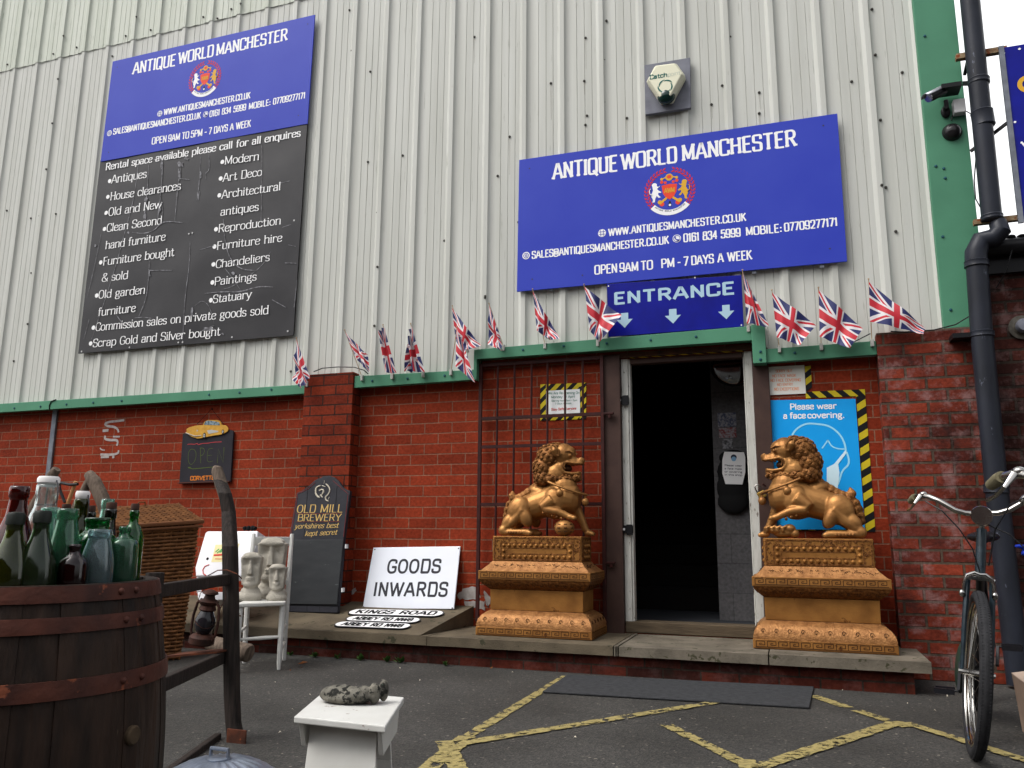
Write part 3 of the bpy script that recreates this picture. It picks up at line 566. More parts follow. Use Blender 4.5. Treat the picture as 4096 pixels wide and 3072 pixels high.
# hazard tape under the lintel
HAZB = mat('hazard_black', srgb(24, 24, 26), .45); HAZY = mat('hazard_yellow', srgb(206, 180, 30), .5, col2=srgb(186, 170, 40), nscale=25)
def hazard(mb, p, q, wv, n=(0, -1, 0), per=.09, slant=1.0, e=.001):
    """striped strip from p to q, wv = width vector"""
    p = Vector(p); q = Vector(q); wv = Vector(wv); L_ = (q-p).length; d = (q-p)/L_; nn = Vector(n)*e; ww = wv.length*slant; x = -ww; i = 0
    while x < L_:
        a, b = x, x+per/2; cl_ = lambda t: max(0, min(L_, t))
        pts = [p+d*cl_(a)+nn, p+d*cl_(b)+nn, p+wv+d*cl_(b+ww)+nn, p+wv+d*cl_(a+ww)+nn]
        if (pts[1]-pts[0]).length + (pts[2]-pts[3]).length > .002: mb.add(pts, [(0, 1, 2, 3)], i % 2)
        x += per/2; i += 1
mb = MB(); hazard(mb, (-1.08, -.032, 2.163), (-.25, -.032, 2.163), (0, .09, 0), n=(0, 0, -1), per=.1); mb.build('hazard_tape', [HAZB, HAZY], wh)
mb = MB(); mb.box(-1.150, -1.100, .0, .08, .205, 2.162); mb.box(-1.099, -1.085, .012, .085, .205, 2.162); dj = mb.build('door_jamb', WHITEW, wh, bevel=.003)
mb = MB(); mb.box(-.258, -.207, .0, .09, .205, 2.162); mb.box(-.270, -.2595, .02, .09, .205, 2.162); mb.build('door_jamb', WHITEW, wh, bevel=.003)
mb = MB(); mb.box(-1.084, -.271, .005, .08, 2.12, 2.162); mb.build('door_head', STEEL, wh, bevel=.003)
mb = MB(); mb.box(-1.15, -.26, -.012, .14, .1845, .262); mb.build('wooden_sill', mat('sill_wood', srgb(92, 80, 64), .85, col2=srgb(70, 60, 48), nscale=12, stretch=(.5, 5, 5), bump=.3), wh, bevel=.006)
for (x, y) in ((1090, 515), ):
    pass
for pp in (cd_(1100, 512), (2400+150/1.327, 1350+1018/1.327)):
    p = W(pp[0], pp[1], -.01); mb = MB(); mb.box(p.x-.055, p.x+.035, -.022, .0, p.z-.028, p.z+.028); mb.box(p.x-.01, p.x+.035, -.03, -.022, p.z-.04, p.z+.034); mb.box(p.x-.04, p.x-.02, -.026, -.022, p.z-.008, p.z+.008, 1); mb.build('door_hinge', [BLACKP, PALE], wh, bevel=.003)
# interior shell
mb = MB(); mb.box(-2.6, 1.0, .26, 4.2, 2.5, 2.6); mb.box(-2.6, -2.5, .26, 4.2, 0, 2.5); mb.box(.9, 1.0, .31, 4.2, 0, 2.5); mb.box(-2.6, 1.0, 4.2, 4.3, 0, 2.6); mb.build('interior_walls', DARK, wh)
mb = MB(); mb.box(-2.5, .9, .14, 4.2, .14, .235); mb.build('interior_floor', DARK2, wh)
mb = MB()
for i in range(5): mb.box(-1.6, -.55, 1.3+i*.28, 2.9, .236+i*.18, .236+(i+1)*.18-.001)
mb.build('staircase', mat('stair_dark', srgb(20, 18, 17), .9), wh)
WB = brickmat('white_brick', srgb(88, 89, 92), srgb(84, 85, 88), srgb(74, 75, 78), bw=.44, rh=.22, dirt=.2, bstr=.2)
YI = .60
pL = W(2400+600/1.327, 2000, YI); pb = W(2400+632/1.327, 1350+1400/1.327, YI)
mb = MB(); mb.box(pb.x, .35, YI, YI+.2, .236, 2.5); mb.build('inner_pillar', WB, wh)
# convex mirror, notices and dark coat by the pillar
pm = W(*cd_(1845, 260), .35); mm = thing('convex_mirror', 'large round convex mirror high inside the dark doorway', 'mirror', pm)
mb = MB(); mb.ell((0, 0, 0), (.17, .05, .17), nu=28, nv=14); mb.build('mirror_dome', mat('mirror_glass', srgb(120, 122, 124), .12, 1.0), mm, smooth=True, world=False)
mb = MB(); mb.tube([(.172*math.cos(R(a)), 0.0, .172*math.sin(R(a))) for a in range(0, 360, 12)], .009, 6, closed=True); mb.build('rim', BLK0, mm, world=False, smooth=True)
pn = W(*cd_(1842, 975), YI-.06); t = thing('face_mask_notice', 'pale plaque with a mask picture and text hung inside the doorway', 'notice', pn)
def npt(x, y, e=0): return W(*cd_(x, y), YI-.06-e)
mb = MB(); pts = [(1782, 862), (1915, 866), (1925, 900), (1925, 1000), (1905, 1085), (1790, 1082), (1768, 1010), (1768, 920)]; mb.prism([npt(*p) for p in pts], (0, .006, 0)); mb.build('plaque', PALE, t)
mb = MB()
for s, y in (('Please wear', 960), ('a face mask', 982), ('or covering', 1003), ('in this shop', 1024)): text(mb, s, npt(1785, y), npt(1903, y+4), (0, 0, .013), (0, -1, 0), thick=.18)
disc(mb, npt(1846, 900), .022, (0, -1, 0), .001); mb.build('lettering', mat('ink_dark', srgb(40, 44, 60), .7), t)
mb = MB(); disc(mb, npt(1846, 912), .018, (0, -1, 0), .002); mb.build('mask_picture', mat('mask_blue', srgb(120, 160, 190), .7), t)
pn = W(*cd_(1840, 1000), YI-.02); t = thing('dark_jacket', 'black jacket hanging on the pillar below the mask plaque', 'jacket', pn)
mb = MB()
for x, y, rx, rz in ((1840, 900, .11, .06), (1842, 1000, .125, .13), (1838, 1110, .125, .13), (1842, 1200, .12, .1)):
    p = W(*cd_(x, y), YI-.025); mb.ell(p, (rx, .03, rz), nu=16, nv=10)
r_ = remesh(mb, .012, 4); r_.build('fabric', BLK0, t, smooth=True)
# small notices on the pillar
for nm, lab, (x0, y0, x1, y1), colr in (('pillar_notice', 'dark printed notice on the white pillar inside the door', (1735, 600, 1865, 690), srgb(66, 72, 92)), ('pillar_notice', 'faded red notice on the white pillar below the dark one', (1745, 700, 1865, 765), srgb(110, 46, 46)), ('pillar_notice', 'small grey framed card above the mask plaque', (1768, 775, 1840, 840), srgb(60, 60, 62))):
    p0 = W(*cd_(x0, y0), YI-.004); p1 = W(*cd_(x1, y1), YI-.004); mb = MB(); mb.box(p0.x, p1.x, YI-.006, YI-.001, p1.z, p0.z)
    o = mb.build(nm, mat('notice_%d' % x0, colr, .7, col2=srgb(130, 130, 134), nscale=60, namt=.9)); tag(o, lab, 'notice')
# blank security post
# ---------------- grille ----------------
gl = W(*D(1037, 1000), -.05).x; gr = W(*D(1303, 1000), -.05).x
t = thing('security_gate', 'maroon barred metal gate folded back flat over the brick wall', 'gate', ((gl+gr)/2, -.05, .2))
mb = MB(); mb.box(gl-.014, gl+.014, -.07, -.05, .22, 2.18); mb.box(gr-.012, gr+.014, -.07, -.05, .22, 2.19); mb.box(gl+.015, gr-.013, -.069, -.051, 2.155, 2.185); mb.box(gl+.015, gr-.013, -.069, -.051, .22, .25); mb.build('gate_frame', RUSTP, t, bevel=.003)
zs = [W(*cd_(560, 620), -.06).z, W(*cd_(560, 818), -.06).z]; dzz = .40
for z in [zs[0], zs[1]] + [zs[1]-.44, zs[1]-.93]:
    mb = MB(); mb.bar((gl+.015, -.061, z), (gr-.013, -.061, z), .014, .024); mb.build('cross_bar', RUSTP, t)
for i in range(1, 7):
    x = gl+(gr-gl)*i/7-.01*(i > 3); mb = MB(); mb.tube([(x+.004, -.060, 2.154), (x, -.060, 1.3), (x-.003, -.060, .251)], .0085, 6); mb.build('vertical_bar', RUSTP, t)
for pp in (cd_(1000, 605), (1850+985/1.659, 1650+1000/1.659)):
    p = W(*pp, -.08); mb = MB(); mb.box(gr+.015, p.x+.03, -.085, -.06, p.z-.004, p.z+.012); mb.lathe([(.014, -.03), (.014, .012)], (p.x, -.07, p.z), 8); mb.build('hinge_lug', RUSTP, t, bevel=.003)

# =====================================================================
# signs on the cladding
# =====================================================================
def board(t, name, corners, Y, th, m, bev=.002):
    P = [W(*c, Y) for c in corners]       # TL TR BR BL
    mb = MB(); mb.prism(P, (0, th, 0)); return mb.build(name, m, t, bevel=bev), P
def emblem(t, ctr, s, Y, e=.001):
    """crest: wreath, shield with AWM, two rearing lions, ribbon; s = metres per unit (wreath radius 1)"""
    C0 = W(*ctr, Y)
    def T(x, y, e_): return C0 + Vector((x*s, -e_, y*s))
    def poly(mb, pts, e_, mi=0): mb.add([T(x, y, e_) for x, y in pts], [tuple(range(len(pts)))], mi)
    mb = MB()
    for sd in (-1, 1):
        for i in range(15):
            a = R(-50 + i*9.2) if sd > 0 else R(230 - i*9.2); r = .92
            for dr, tw in ((.06, .5), (-.06, -.5)):
                cx, cy = (r+dr)*math.cos(a), (r+dr)*math.sin(a); ta = a + sd*(math.pi/2) - sd*tw*1.1
                lx, ly = math.cos(ta)*.10, math.sin(ta)*.10; nx, ny = -ly*.38, lx*.38
                poly(mb, [(cx-lx, cy-ly), (cx+nx, cy+ny), (cx+lx, cy+ly), (cx-nx, cy-ny)], e+.0001*(dr > 0))
    mb.build('emblem_wreath', RED, t)
    mb = MB(); poly(mb, [(-.31, .27), (0, .31), (.31, .27), (.27, -.06), (.16, -.26), (0, -.36), (-.16, -.26), (-.27, -.06)], e)
    poly(mb, [(.1, .62), (.04, .70), (-.06, .68), (-.1, .6), (-.04, .54), (.06, .54)], e+.0009)
    for sx in (-1, 1):
        for px, py, rr in ((.3, .42, .07), (.16, .38, .06), (.32, -.52, .10), (.40, -.46, .07)): disc(mb, T(px*sx, py, 0), rr*s, (0, -1, 0), e, n=10)
    mb.build('emblem_shield', ORG, t)
    mb = MB(); disc(mb, T(0, .6, 0), .15*s, (0, -1, 0), e+.0004, n=18)
    for sx in (-1, 1):
        disc(mb, T(.3*sx, .55, 0), .06*s, (0, -1, 0), e+.0003, n=10); poly(mb, [(.12*sx, .58), (.3*sx, .53), (.3*sx, .58), (.12*sx, .63)], e+.0002)
        poly(mb, [(.14*sx, -.24), (.44*sx, -.46), (.38*sx, -.54), (.1*sx, -.32)], e+.0002); disc(mb, T(.40*sx, -.43, 0), .09*s, (0, -1, 0), e+.0003, n=8)
    text(mb, 'AWM', T(-.2, -.07, 0), T(.2, -.07, 0), (0, 0, .2*s), (0, -1, 0), thick=.14, e0=e+.0008)
    L_ = [(.36, .30), (.44, .24), (.50, .27), (.50, .36), (.56, .42), (.66, .41), (.71, .34), (.68, .24), (.66, .10), (.72, -.02), (.73, -.16), (.67, -.30), (.70, -.42), (.60, -.40), (.58, -.26), (.52, -.14), (.44, -.24), (.36, -.22), (.46, -.10), (.46, -.02), (.36, -.03), (.32, .0), (.44, .08), (.50, .16), (.40, .24)]
    poly(mb, L_, e+.0002); mb.tube([T(.70, -.1, e+.001), T(.80, -.02, e+.001), T(.80, .14, e+.001), T(.74, .18, e+.001)], .02*s, 5)
    mb.build('emblem_gold', GOLDP, t)
    mb = MB(); poly(mb, [(-x, y) for x, y in reversed(L_)], e+.0002); mb.tube([T(-.70, -.1, e+.001), T(-.80, -.02, e+.001), T(-.80, .14, e+.001), T(-.74, .18, e+.001)], .02*s, 5)
    n = 16; vs = []
    for i in range(n+1):
        a = R(-139 + 98*i/n); vs += [T(1.03*math.cos(a), 1.03*math.sin(a), e+.0006), T(.80*math.cos(a), .80*math.sin(a), e+.0006)]
    mb.add(vs, [(2*i, 2*i+2, 2*i+3, 2*i+1) for i in range(n)]); disc(mb, T(0, -.60, 0), .05*s, (0, -1, 0), e+.0012, n=8)
    mb.build('emblem_ribbon', WHT, t)
    mb = MB()
    for k, ch_ in enumerate('ANTIQUE WORLD MANCHESTER'):
        a = R(-134 + 88*(k+.5)/24); r = .88; p = T(r*math.cos(a), r*math.sin(a), 0); up = Vector((-math.cos(a), 0, -math.sin(a)))*.055*s; rt = Vector((-math.sin(a), 0, math.cos(a)))*.05*s
        if ch_ != ' ': text(mb, ch_, p-rt*.4, p+rt*.4, up, (0, -1, 0), thick=.2, e0=e+.0009)
    poly(mb, [(-.07, -.66), (.07, -.66), (.05, -.5), (.02, -.42), (-.02, -.42), (-.05, -.5)], e+.0002)
    mb.build('emblem_writing', mat('ink_black', srgb(30, 30, 50), .6), t)
def icon_globe(mb, c, r, Y):
    p = W(*c, Y); disc(mb, p, r, (0, -1, 0), .0008, 0)
def icons(t, mbw, mbb, globe, at_, phone, Y, r):
    for c in (globe, at_, phone): disc(mbw, W(*c, Y), r, (0, -1, 0), .0008)
    p = W(*globe, Y)
    for k in (-.35, .35): mbb.box(p.x-r*.8, p.x+r*.8, Y-.0022, Y-.0018, p.z+k*r-.0016, p.z+k*r+.0016); mbb.box(p.x+k*r-.0016, p.x+k*r+.0016, Y-.0027, Y-.0023, p.z-r*.8, p.z+r*.8)
    p = W(*at_, Y); disc(mbb, p, r*.72, (0, -1, 0), .0022, r0=r*.56); disc(mbb, p, r*.32, (0, -1, 0), .0022, r0=r*.16, n=12)
    p = W(*phone, Y); disc(mbb, p, r*.84, (0, -1, 0), .0022, r0=r*.7); mbb.tube([p+Vector((-.42*r, -.0026, .45*r)), p+Vector((-.35*r, -.0026, 0)), p+Vector((0, -.0026, -.35*r)), p+Vector((.42*r, -.0026, -.42*r))], [r*.2, r*.11, r*.11, r*.2], 6)
SL = dict(thick=.175, thin=.12, serif=.115, gap=.13)
YS = -.088
t = thing('shop_sign', 'blue shop sign with crest and white lettering above the entrance', 'sign', (-.8, YS, 3.45))
board(t, 'panel', [(2076.6, 639.4), (3349.4, 453.6), (3388.8, 1045.5), (2067.1, 1166.9)], YS, .012, BLUE)
mb = MB(); mk = MB()
for s, a, b, h in (('ANTIQUE', (315, 466), (690, 417), 88), ('WORLD', (720, 410), (1040, 366), 88), ('MANCHESTER', (1078, 357), (1745, 268), 88)): wtext(mb, s, c3(*a), c3(*b), h/1.4747, YS, **SL)
for s, a, b, h in (('WWW.ANTIQUESMANCHESTER.CO.UK', (642, 802), (1450, 711), 41), ('SALES@ANTIQUESMANCHESTER.CO.UK', (190, 935), (995, 846), 41), ('0161 834 5999', (1085, 837), (1418, 803), 46), ('MOBILE:', (1453, 798), (1662, 778), 46), ('07709277171', (1680, 774), (1990, 741), 46)): wtext(mb, s, c3(*a), c3(*b), h/1.4747, YS, thick=.19, thin=.14, serif=.08, gap=.14)
for s, a, b in (('OPEN', (560, 1028), (690, 1016)), ('9AM', (708, 1014), (815, 1005)), ('TO', (833, 1003), (900, 996)), ('PM', (953, 990), (1028, 983)), ('-', (1048, 980), (1066, 979)), ('7', (1085, 977), (1110, 974)), ('DAYS A WEEK', (1130, 972), (1485, 938))): wtext(mb, s, c3(*a), c3(*b), 50/1.4747, YS, thick=.18, thin=.13, serif=.09, gap=.13)
icons(t, mb, mk, c3(602, 785), c3(154, 918), c3(1043, 817), YS, .031)
mb.build('lettering', WHT, t); mk.build('icon_detail', BLUE, t)
emblem(t, c3(1000, 537), .187, YS)
mb = MB()
for c in ((174, 404), (1907, 151), (1946, 877), (190, 1057), (486, 1034)): disc(mb, W(*c3(*c), YS), .006, (0, -1, 0), .0015, n=8)
mb.build('screw', SCREW, t)
mb = MB()
for c in ((300, 1120), (900, 1072), (1500, 1020), (1900, 985)): p = W(*c3(*c), YS); mb.box(p.x-.015, p.x+.015, YS+.013, YS+.02, 2.46+0*p.z+p.z-2.46, p.z+.9)
mb.build('batten', GALV, t)
# left blue sign
t = thing('shop_sign', 'blue shop sign with crest high on the cladding above the black banner', 'sign', (-5.3, YS, 5.8))
board(t, 'panel', [(450.6, 245.6), (1259.5, 58.2), (1229.7, 495), (401.9, 646.8)], YS, .012, BLUE)
mb = MB(); mk = MB()
for s, a, b, h in (('ANTIQUE', (840, 468), (1105, 414), 68), ('WORLD', (1128, 404), (1345, 354), 68), ('MANCHESTER', (1368, 350), (1812, 252), 68)): wtext(mb, s, c1(*a), c1(*b), h/1.58, YS, **SL)
for s, a, b, h in (('WWW.ANTIQUESMANCHESTER.CO.UK', (1036, 727), (1580, 620), 35), ('SALES@ANTIQUESMANCHESTER.CO.UK', (716, 850), (1267, 747), 35), ('0161 834 5999', (1325, 739), (1553, 694), 36), ('MOBILE:', (1573, 690), (1708, 664), 36), ('07709277171', (1727, 660), (1927, 620), 36)): wtext(mb, s, c1(*a), c1(*b), h/1.58, YS, thick=.19, thin=.14, serif=.08, gap=.14)
for s, a, b in (('OPEN', (960, 912), (1050, 897)), ('9AM', (1064, 895), (1135, 882)), ('TO', (1150, 880), (1192, 872)), ('5PM', (1207, 869), (1277, 857)), ('-', (1292, 854), (1306, 852)), ('7', (1319, 849), (1335, 846)), ('DAYS A WEEK', (1352, 843), (1583, 800))): wtext(mb, s, c1(*a), c1(*b), 40/1.58, YS, thick=.18, thin=.13, serif=.09, gap=.13)
icons(t, mb, mk, c1(1010, 718), c1(692, 842), c1(1300, 722), YS, .031)
mb.build('lettering', WHT, t); mk.build('icon_detail', BLUE, t); emblem(t, c1(1295, 497), .187, YS)
mb = MB()
for c in ((742, 425), (1945, 152), (1886, 730), (687, 963)): disc(mb, W(*c1(*c), YS), .006, (0, -1, 0), .0015, n=8)
mb.build('screw', SCREW, t)
# black banner
YB = -.080
t = thing('black_banner', 'cracked black services sign with white serif list below the left blue sign', 'sign', (-5.3, YB, 4.2))
P = [W(*c, YB) for c in ((402, 640), (1229.5, 490), (1173.5, 1340.9), (312.7, 1414.4))]
nx, nz = 34, 26; vs = []
for j in range(nz+1):
    for i in range(nx+1):
        u, v = i/nx, j/nz; p = (P[0]*(1-u)+P[1]*u)*(1-v) + (P[3]*(1-u)+P[2]*u)*v
        wv = .0022*math.sin(u*17+v*4+math.sin(v*9)) + .0016*math.sin(v*23+u*6); vs.append((p.x, YB - .001 + wv*(1 if 0 < i < nx else 0), p.z))
mb = MB(); mb.add(vs, [(j*(nx+1)+i, (j+1)*(nx+1)+i, (j+1)*(nx+1)+i+1, j*(nx+1)+i+1) for j in range(nz) for i in range(nx)]); mb.build('panel_face', BLK, t, smooth=True)
mb = MB(); mb.prism([Vector((p.x, YB+.004, p.z)) for p in P], (0, .008, 0)); mb.build('panel_back', BLACKP, t)
mb = MB(); SE = dict(thick=.135, thin=.07, serif=.10, gap=.08, rnd=True)
YT = YB-.0052
wtext(mb, 'Rental space available please call for all enquires', c2(370, 300), c2(1660, 75), 44/1.659, YT, thick=.19, thin=.09, serif=.11, gap=.09, rnd=True)
for s, a, b in (('Antiques', (408, 388), (638, 348)), ('House clearances', (400, 500), (865, 428)), ('Old and New', (388, 604), (738, 550)), ('Clean Second', (376, 710), (740, 656)), ('hand furniture', (368, 824), (763, 765)), ('Furniture bought', (352, 932), (822, 868)), ('& sold', (343, 1040), (515, 1020)), ('Old garden', (322, 1152), (628, 1118)), ('furniture', (318, 1268), (565, 1238)),
    ('Modern', (1160, 262), (1385, 232)), ('Art Deco', (1148, 376), (1405, 335)), ('Architectural', (1140, 488), (1528, 432)), ('antiques', (1132, 602), (1382, 567)), ('Reproduction', (1118, 713), (1530, 658)), ('Furniture hire', (1108, 828), (1538, 772)), ('Chandeliers', (1100, 950), (1455, 900)), ('Paintings', (1092, 1064), (1368, 1030)), ('Statuary', (1082, 1182), (1335, 1147)),
    ('Commission sales on private goods sold', (302, 1367), (1448, 1253)), ('Scrap Gold and Silver bought', (285, 1474), (1128, 1395))):
    wtext(mb, s, c2(*a), c2(*b), 52/1.659, YT, **SE)
for a in ((396, 372), (384, 477), (373, 583), (362, 690), (337, 912), (310, 1132), (1144, 245), (1133, 355), (1124, 467), (1102, 692), (1092, 807), (1085, 925), (1078, 1045), (1068, 1163), (288, 1345), (270, 1450)): disc(mb, W(*c2(*a), YT), .022, (0, -1, 0), .0006, n=12)
mb.build('lettering', WHT, t)
CRS = mat('crease_white', srgb(138, 138, 143), .6, col2=srgb(84, 83, 86), nscale=26, namt=.9)
mb = MB(); mt = MB()
for pts, r in (([(1405, 115), (1408, 400), (1400, 640)], .004), ([(750, 240), (740, 400), (720, 560), (715, 640)], .008), ([(860, 240), (870, 300), (850, 380), (828, 640)], .0065), ([(590, 230), (560, 480), (500, 700), (420, 1000), (270, 1440)], .006), ([(655, 260), (650, 380), (640, 500), (625, 640)], .005), ([(545, 712), (620, 722), (690, 702), (740, 645), (800, 640), (880, 648)], .009), ([(1150, 625), (1160, 780), (1200, 900), (1270, 960), (1365, 965)], .008), ([(1025, 1118), (1150, 1105), (1260, 1110), (1380, 1070), (1480, 1075)], .009), ([(930, 770), (925, 940), (895, 1140), (880, 1440)], .005), ([(660, 965), (810, 965)], .006), ([(660, 900), (655, 1000), (640, 1150), (590, 1270)], .005), ([(560, 1280), (620, 1275), (690, 1285)], .006), ([(1475, 1160), (1565, 1210)], .008), ([(1640, 1030), (1620, 1210)], .007), ([(860, 355), (925, 362)], .005), ([(1055, 190), (1060, 300), (1030, 320)], .006), ([(1035, 310), (1035, 360)], .004), ([(990, 830), (1090, 800)], .005), ([(1160, 950), (1200, 1000), (1265, 1095)], .004), ([(1465, 840), (1400, 950), (1200, 1080), (1140, 1090)], .004), ([(1560, 915), (1635, 918)], .005), ([(1580, 795), (1630, 805)], .004), ([(1530, 385), (1590, 372)], .004), ([(440, 1260), (480, 1315)], .006), ([(1000, 1370), (1090, 1330)], .009), ([(1090, 1320), (1060, 1200), (1010, 1160), (960, 1200)], .004), ([(730, 470), (748, 560), (742, 640)], .005), ([(260, 1290), (225, 1420)], .004), ([(340, 720), (290, 960), (245, 1150)], .0035), ([(1540, 680), (1600, 660)], .003), ([(1000, 210), (990, 400), (975, 500)], .006)):
    Q = [(W(*c2(*p), YT).x, W(*c2(*p), YT).z) for p in pts]
    if len(Q) > 2: Q = chaikin(Q, False, 3)
    T = lambda a, b, e: Vector((a, YT-e, b)); n = len(Q)
    for i in range(n-1):
        k = random.uniform(.7, 1.5); k *= math.sin(math.pi*(i+.7)/(n+.4))**.5; ribbon(mb, [Q[i], Q[i+1]], False, T, r*k, r*k, .0012)
for i in range(60):
    a = c2(random.uniform(300, 1600), random.uniform(250, 1400)); p = W(*a, YT)
disc(mb, W(*c2(637, 495), YT), .024, (0, -1, 0), .001, n=9)
random.seed(31)
for cx_, cy_, a_, b_ in ((985, 470, 16, 40), (1000, 330, 10, 34), (866, 262, 22, 26), (1055, 1352, 40, 16), (945, 1250, 12, 40), (712, 232, 26, 12), (905, 222, 18, 14), (742, 262, 10, 50), (858, 330, 10, 46), (725, 560, 10, 44), (520, 715, 10, 10), (1215, 985, 14, 12), (660, 990, 10, 30), (628, 600, 12, 36), (300, 800, 8, 18), (1145, 1385, 14, 10)):
    P = []
    for k in range(11): an = 2*math.pi*k/11; rr_ = random.uniform(.35, 1.1); P.append(W(*c2(cx_+a_*rr_*math.cos(an), cy_+b_*rr_*math.sin(an)), YT-.0010))
    mb.add(P, [tuple(range(11))])
mb.build('crease', CRS, t)
mb = MB()
for c in ((210, 1503), (528, 1476), (852, 1443), (880, 1441), (1208, 1408), (1578, 1368), (945, 716), (922, 722), (1620, 633)): disc(mb, W(*c2(*c), YT), .009, (0, -1, 0), .0016, n=8)
mb.build('screw', mat('screw_bright', srgb(190, 190, 190), .4), t)
# entrance sign
YE = -.100
t = thing('entrance_sign', 'deep blue ENTRANCE sign with three down arrows over the door', 'sign', (-.75, YE, 2.5))
P_, PP = board(t, 'panel', [c3(630, 1085), c3(1424, 1032), c3(1438, 1336), c3(640, 1397)], YE, .010, BLUE2)
mb = MB(); wtext(mb, 'ENTRANCE', c3(676, 1203), c3(1378, 1141), 62/1.4747, YE, thick=.30, thin=.22, gap=.16)
for x, y in ((735, 1300), (1020, 1276), (1334, 1251)):
    q = W(*c3(x, y), YE); u = W(*c3(x+10, y), YE).x-q.x; u /= 10
    mb.add([q+Vector((a*u, -.0012, b*u)) for a, b in ((-22, 45), (22, 45), (22, 6), (48, 6), (0, -45), (-48, 6), (-22, 6))], [tuple(range(7))])
mb.build('lettering', SILV, t)
mb = MB()
for c in ((640, 1098), (1150, 1048), (1424, 1328)): disc(mb, W(*c3(*c), YE), .006, (0, -1, 0), .0015, n=8)
mb.build('screw', PALE, t)

# =====================================================================
# alarm box, cameras, pipe, right-hand sign
# =====================================================================
def ca(x, y): return (2500 + x/4.483, 150 + y/4.483)
Yp = -.09
t = thing('alarm_box', 'cream alarm siren box on a grey backing plate over the right blue sign', 'alarm', W(*ca(760, 850), Yp))
pl, P = board(t, 'backing_plate', [ca(348, 495), ca(1165, 358), ca(1178, 1258), ca(362, 1382)], Yp, .03, GREY)
CREAM = mat('cream_plastic', srgb(222, 220, 196), .4)
F = [W(*ca(x, y), Yp-.10) for x, y in ((545, 505), (885, 462), (1020, 650), (815, 1035), (625, 1052), (418, 745))]
cen = sum(F, Vector())/6; Fo = [cen+(p-cen)*1.16+Vector((0, .04, 0)) for p in F]; Fb = [Vector((p.x, Yp-.001, p.z)) for p in [cen+(q-cen)*1.16 for q in F]]
mb = MB(); n = 6; mb.add(F+Fo+Fb, [tuple(range(6))]+[(i, 6+i, 6+(i+1) % 6, (i+1) % 6) for i in range(6)]+[(6+i, 12+i, 12+(i+1) % 6, 6+(i+1) % 6) for i in range(6)]+[(17, 16, 15, 14, 13, 12)]); mb.build('siren_cover', CREAM, t, bevel=.008, bseg=3)
mb = MB(); q = W(*ca(740, 1060), Yp-.055); mb.ell(q, (.068, .052, .062), nu=20, nv=12); mb.build('strobe_lens', mat('dark_green_lens', srgb(12, 44, 40), .15, coat=.5), t, smooth=True)
mb = MB(); Y2 = Yp-.1005
def atx(s, a, b, h, mbx, th): p0 = W(*ca(*a), Y2); p1 = W(*ca(*b), Y2); text(mbx, s, p0, p1, Vector((0, 0, (W(*ca(a[0], a[1]-h), Y2)-p0).z)), (0, -1, 0), thick=th)
atx('Catch', (448, 748), (755, 700), 70, mb, .22)
q = W(*ca(722, 876), Y2)
for k in range(5):
    a0 = 72*k+20; vs = []
    for i in range(9):
        a = R(a0+84*i/8); r0 = .0560-.0008*i*.6; wd = .0115*math.sin(math.pi*(i+.3)/8.6); vs += [q+Vector((math.cos(a)*(r0+wd/2-i*.0008), -.001, math.sin(a)*(r0+wd/2-i*.0008))), q+Vector((math.cos(a)*(r0-wd/2-i*.0008), -.001, math.sin(a)*(r0-wd/2-i*.0008)))]
    mb.add(vs, [(2*i, 2*i+2, 2*i+3, 2*i+1) for i in range(8)])
mb.build('lettering', mat('logo_green', srgb(26, 96, 88), .5), t)
mb = MB(); atx('point', (770, 700), (990, 662), 66, mb, .07); mb.build('lettering', mat('logo_faded', srgb(160, 176, 168), .5), t)
# bullet camera
t = thing('security_camera', 'silver hooded bullet security camera on the green corner trim', 'camera', W(*ct(800, 740), -.11))
A = W(*ct(690, 648), -.27); B = W(*ct(785, 600), -.20); ax = (B-A).normalized(); pv = W(*ct(800, 640), -.20)
mb = MB(); mb.tube([A, A+ax*.03, B], [.030, .032, .032], 18); mb.build('camera_body', BLACKP, t, smooth=True)
xx, yy, zz = frame(ax); Mx = Matrix((xx, yy, zz)).transposed()
mb = MB(); n = 12; vs = []
for e_, dd in ((A-ax*.03, 0), (B+ax*.015, 0)):
    for i in range(n+1):
        a = R(20+140*i/n); vs.append(e_+xx*math.cos(a)*.037+yy*math.sin(a)*.037)
mb.add(vs, [(i, i+1, n+2+i, n+1+i) for i in range(n)]); hd = mb.build('sun_hood', mat('silver_plastic', srgb(150, 152, 158), .35, .4), t, smooth=True); so_ = hd.modifiers.new('th', 'SOLIDIFY'); so_.thickness = .003
mb = MB(); mb.lathe([(.03, 0), (.03, .004), (.012, .005)], A-ax*.003, 16, M=Mx @ Matrix.Rotation(R(180), 3, 'X')); mb.build('lens', CHROME, t, smooth=True)
q = W(*ct(800, 745), -.112); mb = MB(); mb.tube([pv+Vector((0, 0, -.03)), pv+Vector((.0, .0, -.075)), Vector((q.x, -.15, q.z+.03)), Vector((q.x, -.11, q.z))], [.014, .014, .016, .022], 10); mb.ell((q.x, -.115, q.z), (.03, .018, .045)); mb.build('bracket', BLACKP, t, smooth=True)
p0 = W(*ct(848, 662), -.16); p1 = W(*ct(938, 740), -.16); t = thing('junction_box', 'small white junction box beside the bullet camera', 'box', W(*ct(893, 700), -.11))
mb = MB(); mb.box(p0.x, p1.x, -.165, -.106, p1.z, p0.z); mb.build('enclosure', PALE, t, bevel=.006); mb = MB()
mb.tube([W(*ct(845, 765), -.12), W(*ct(838, 800), -.12)], .004, 6); mb.tube([W(*ct(938, 738), -.14), W(*ct(975, 760), -.16), W(*ct(1000, 820), -.17), W(*ct(1005, 1000), -.17), W(*ct(990, 1200), -.16), W(*ct(1000, 1320), -.16), W(*ct(1050, 1410), -.16)], .004, 6); mb.build('cable', BLACKP, t)
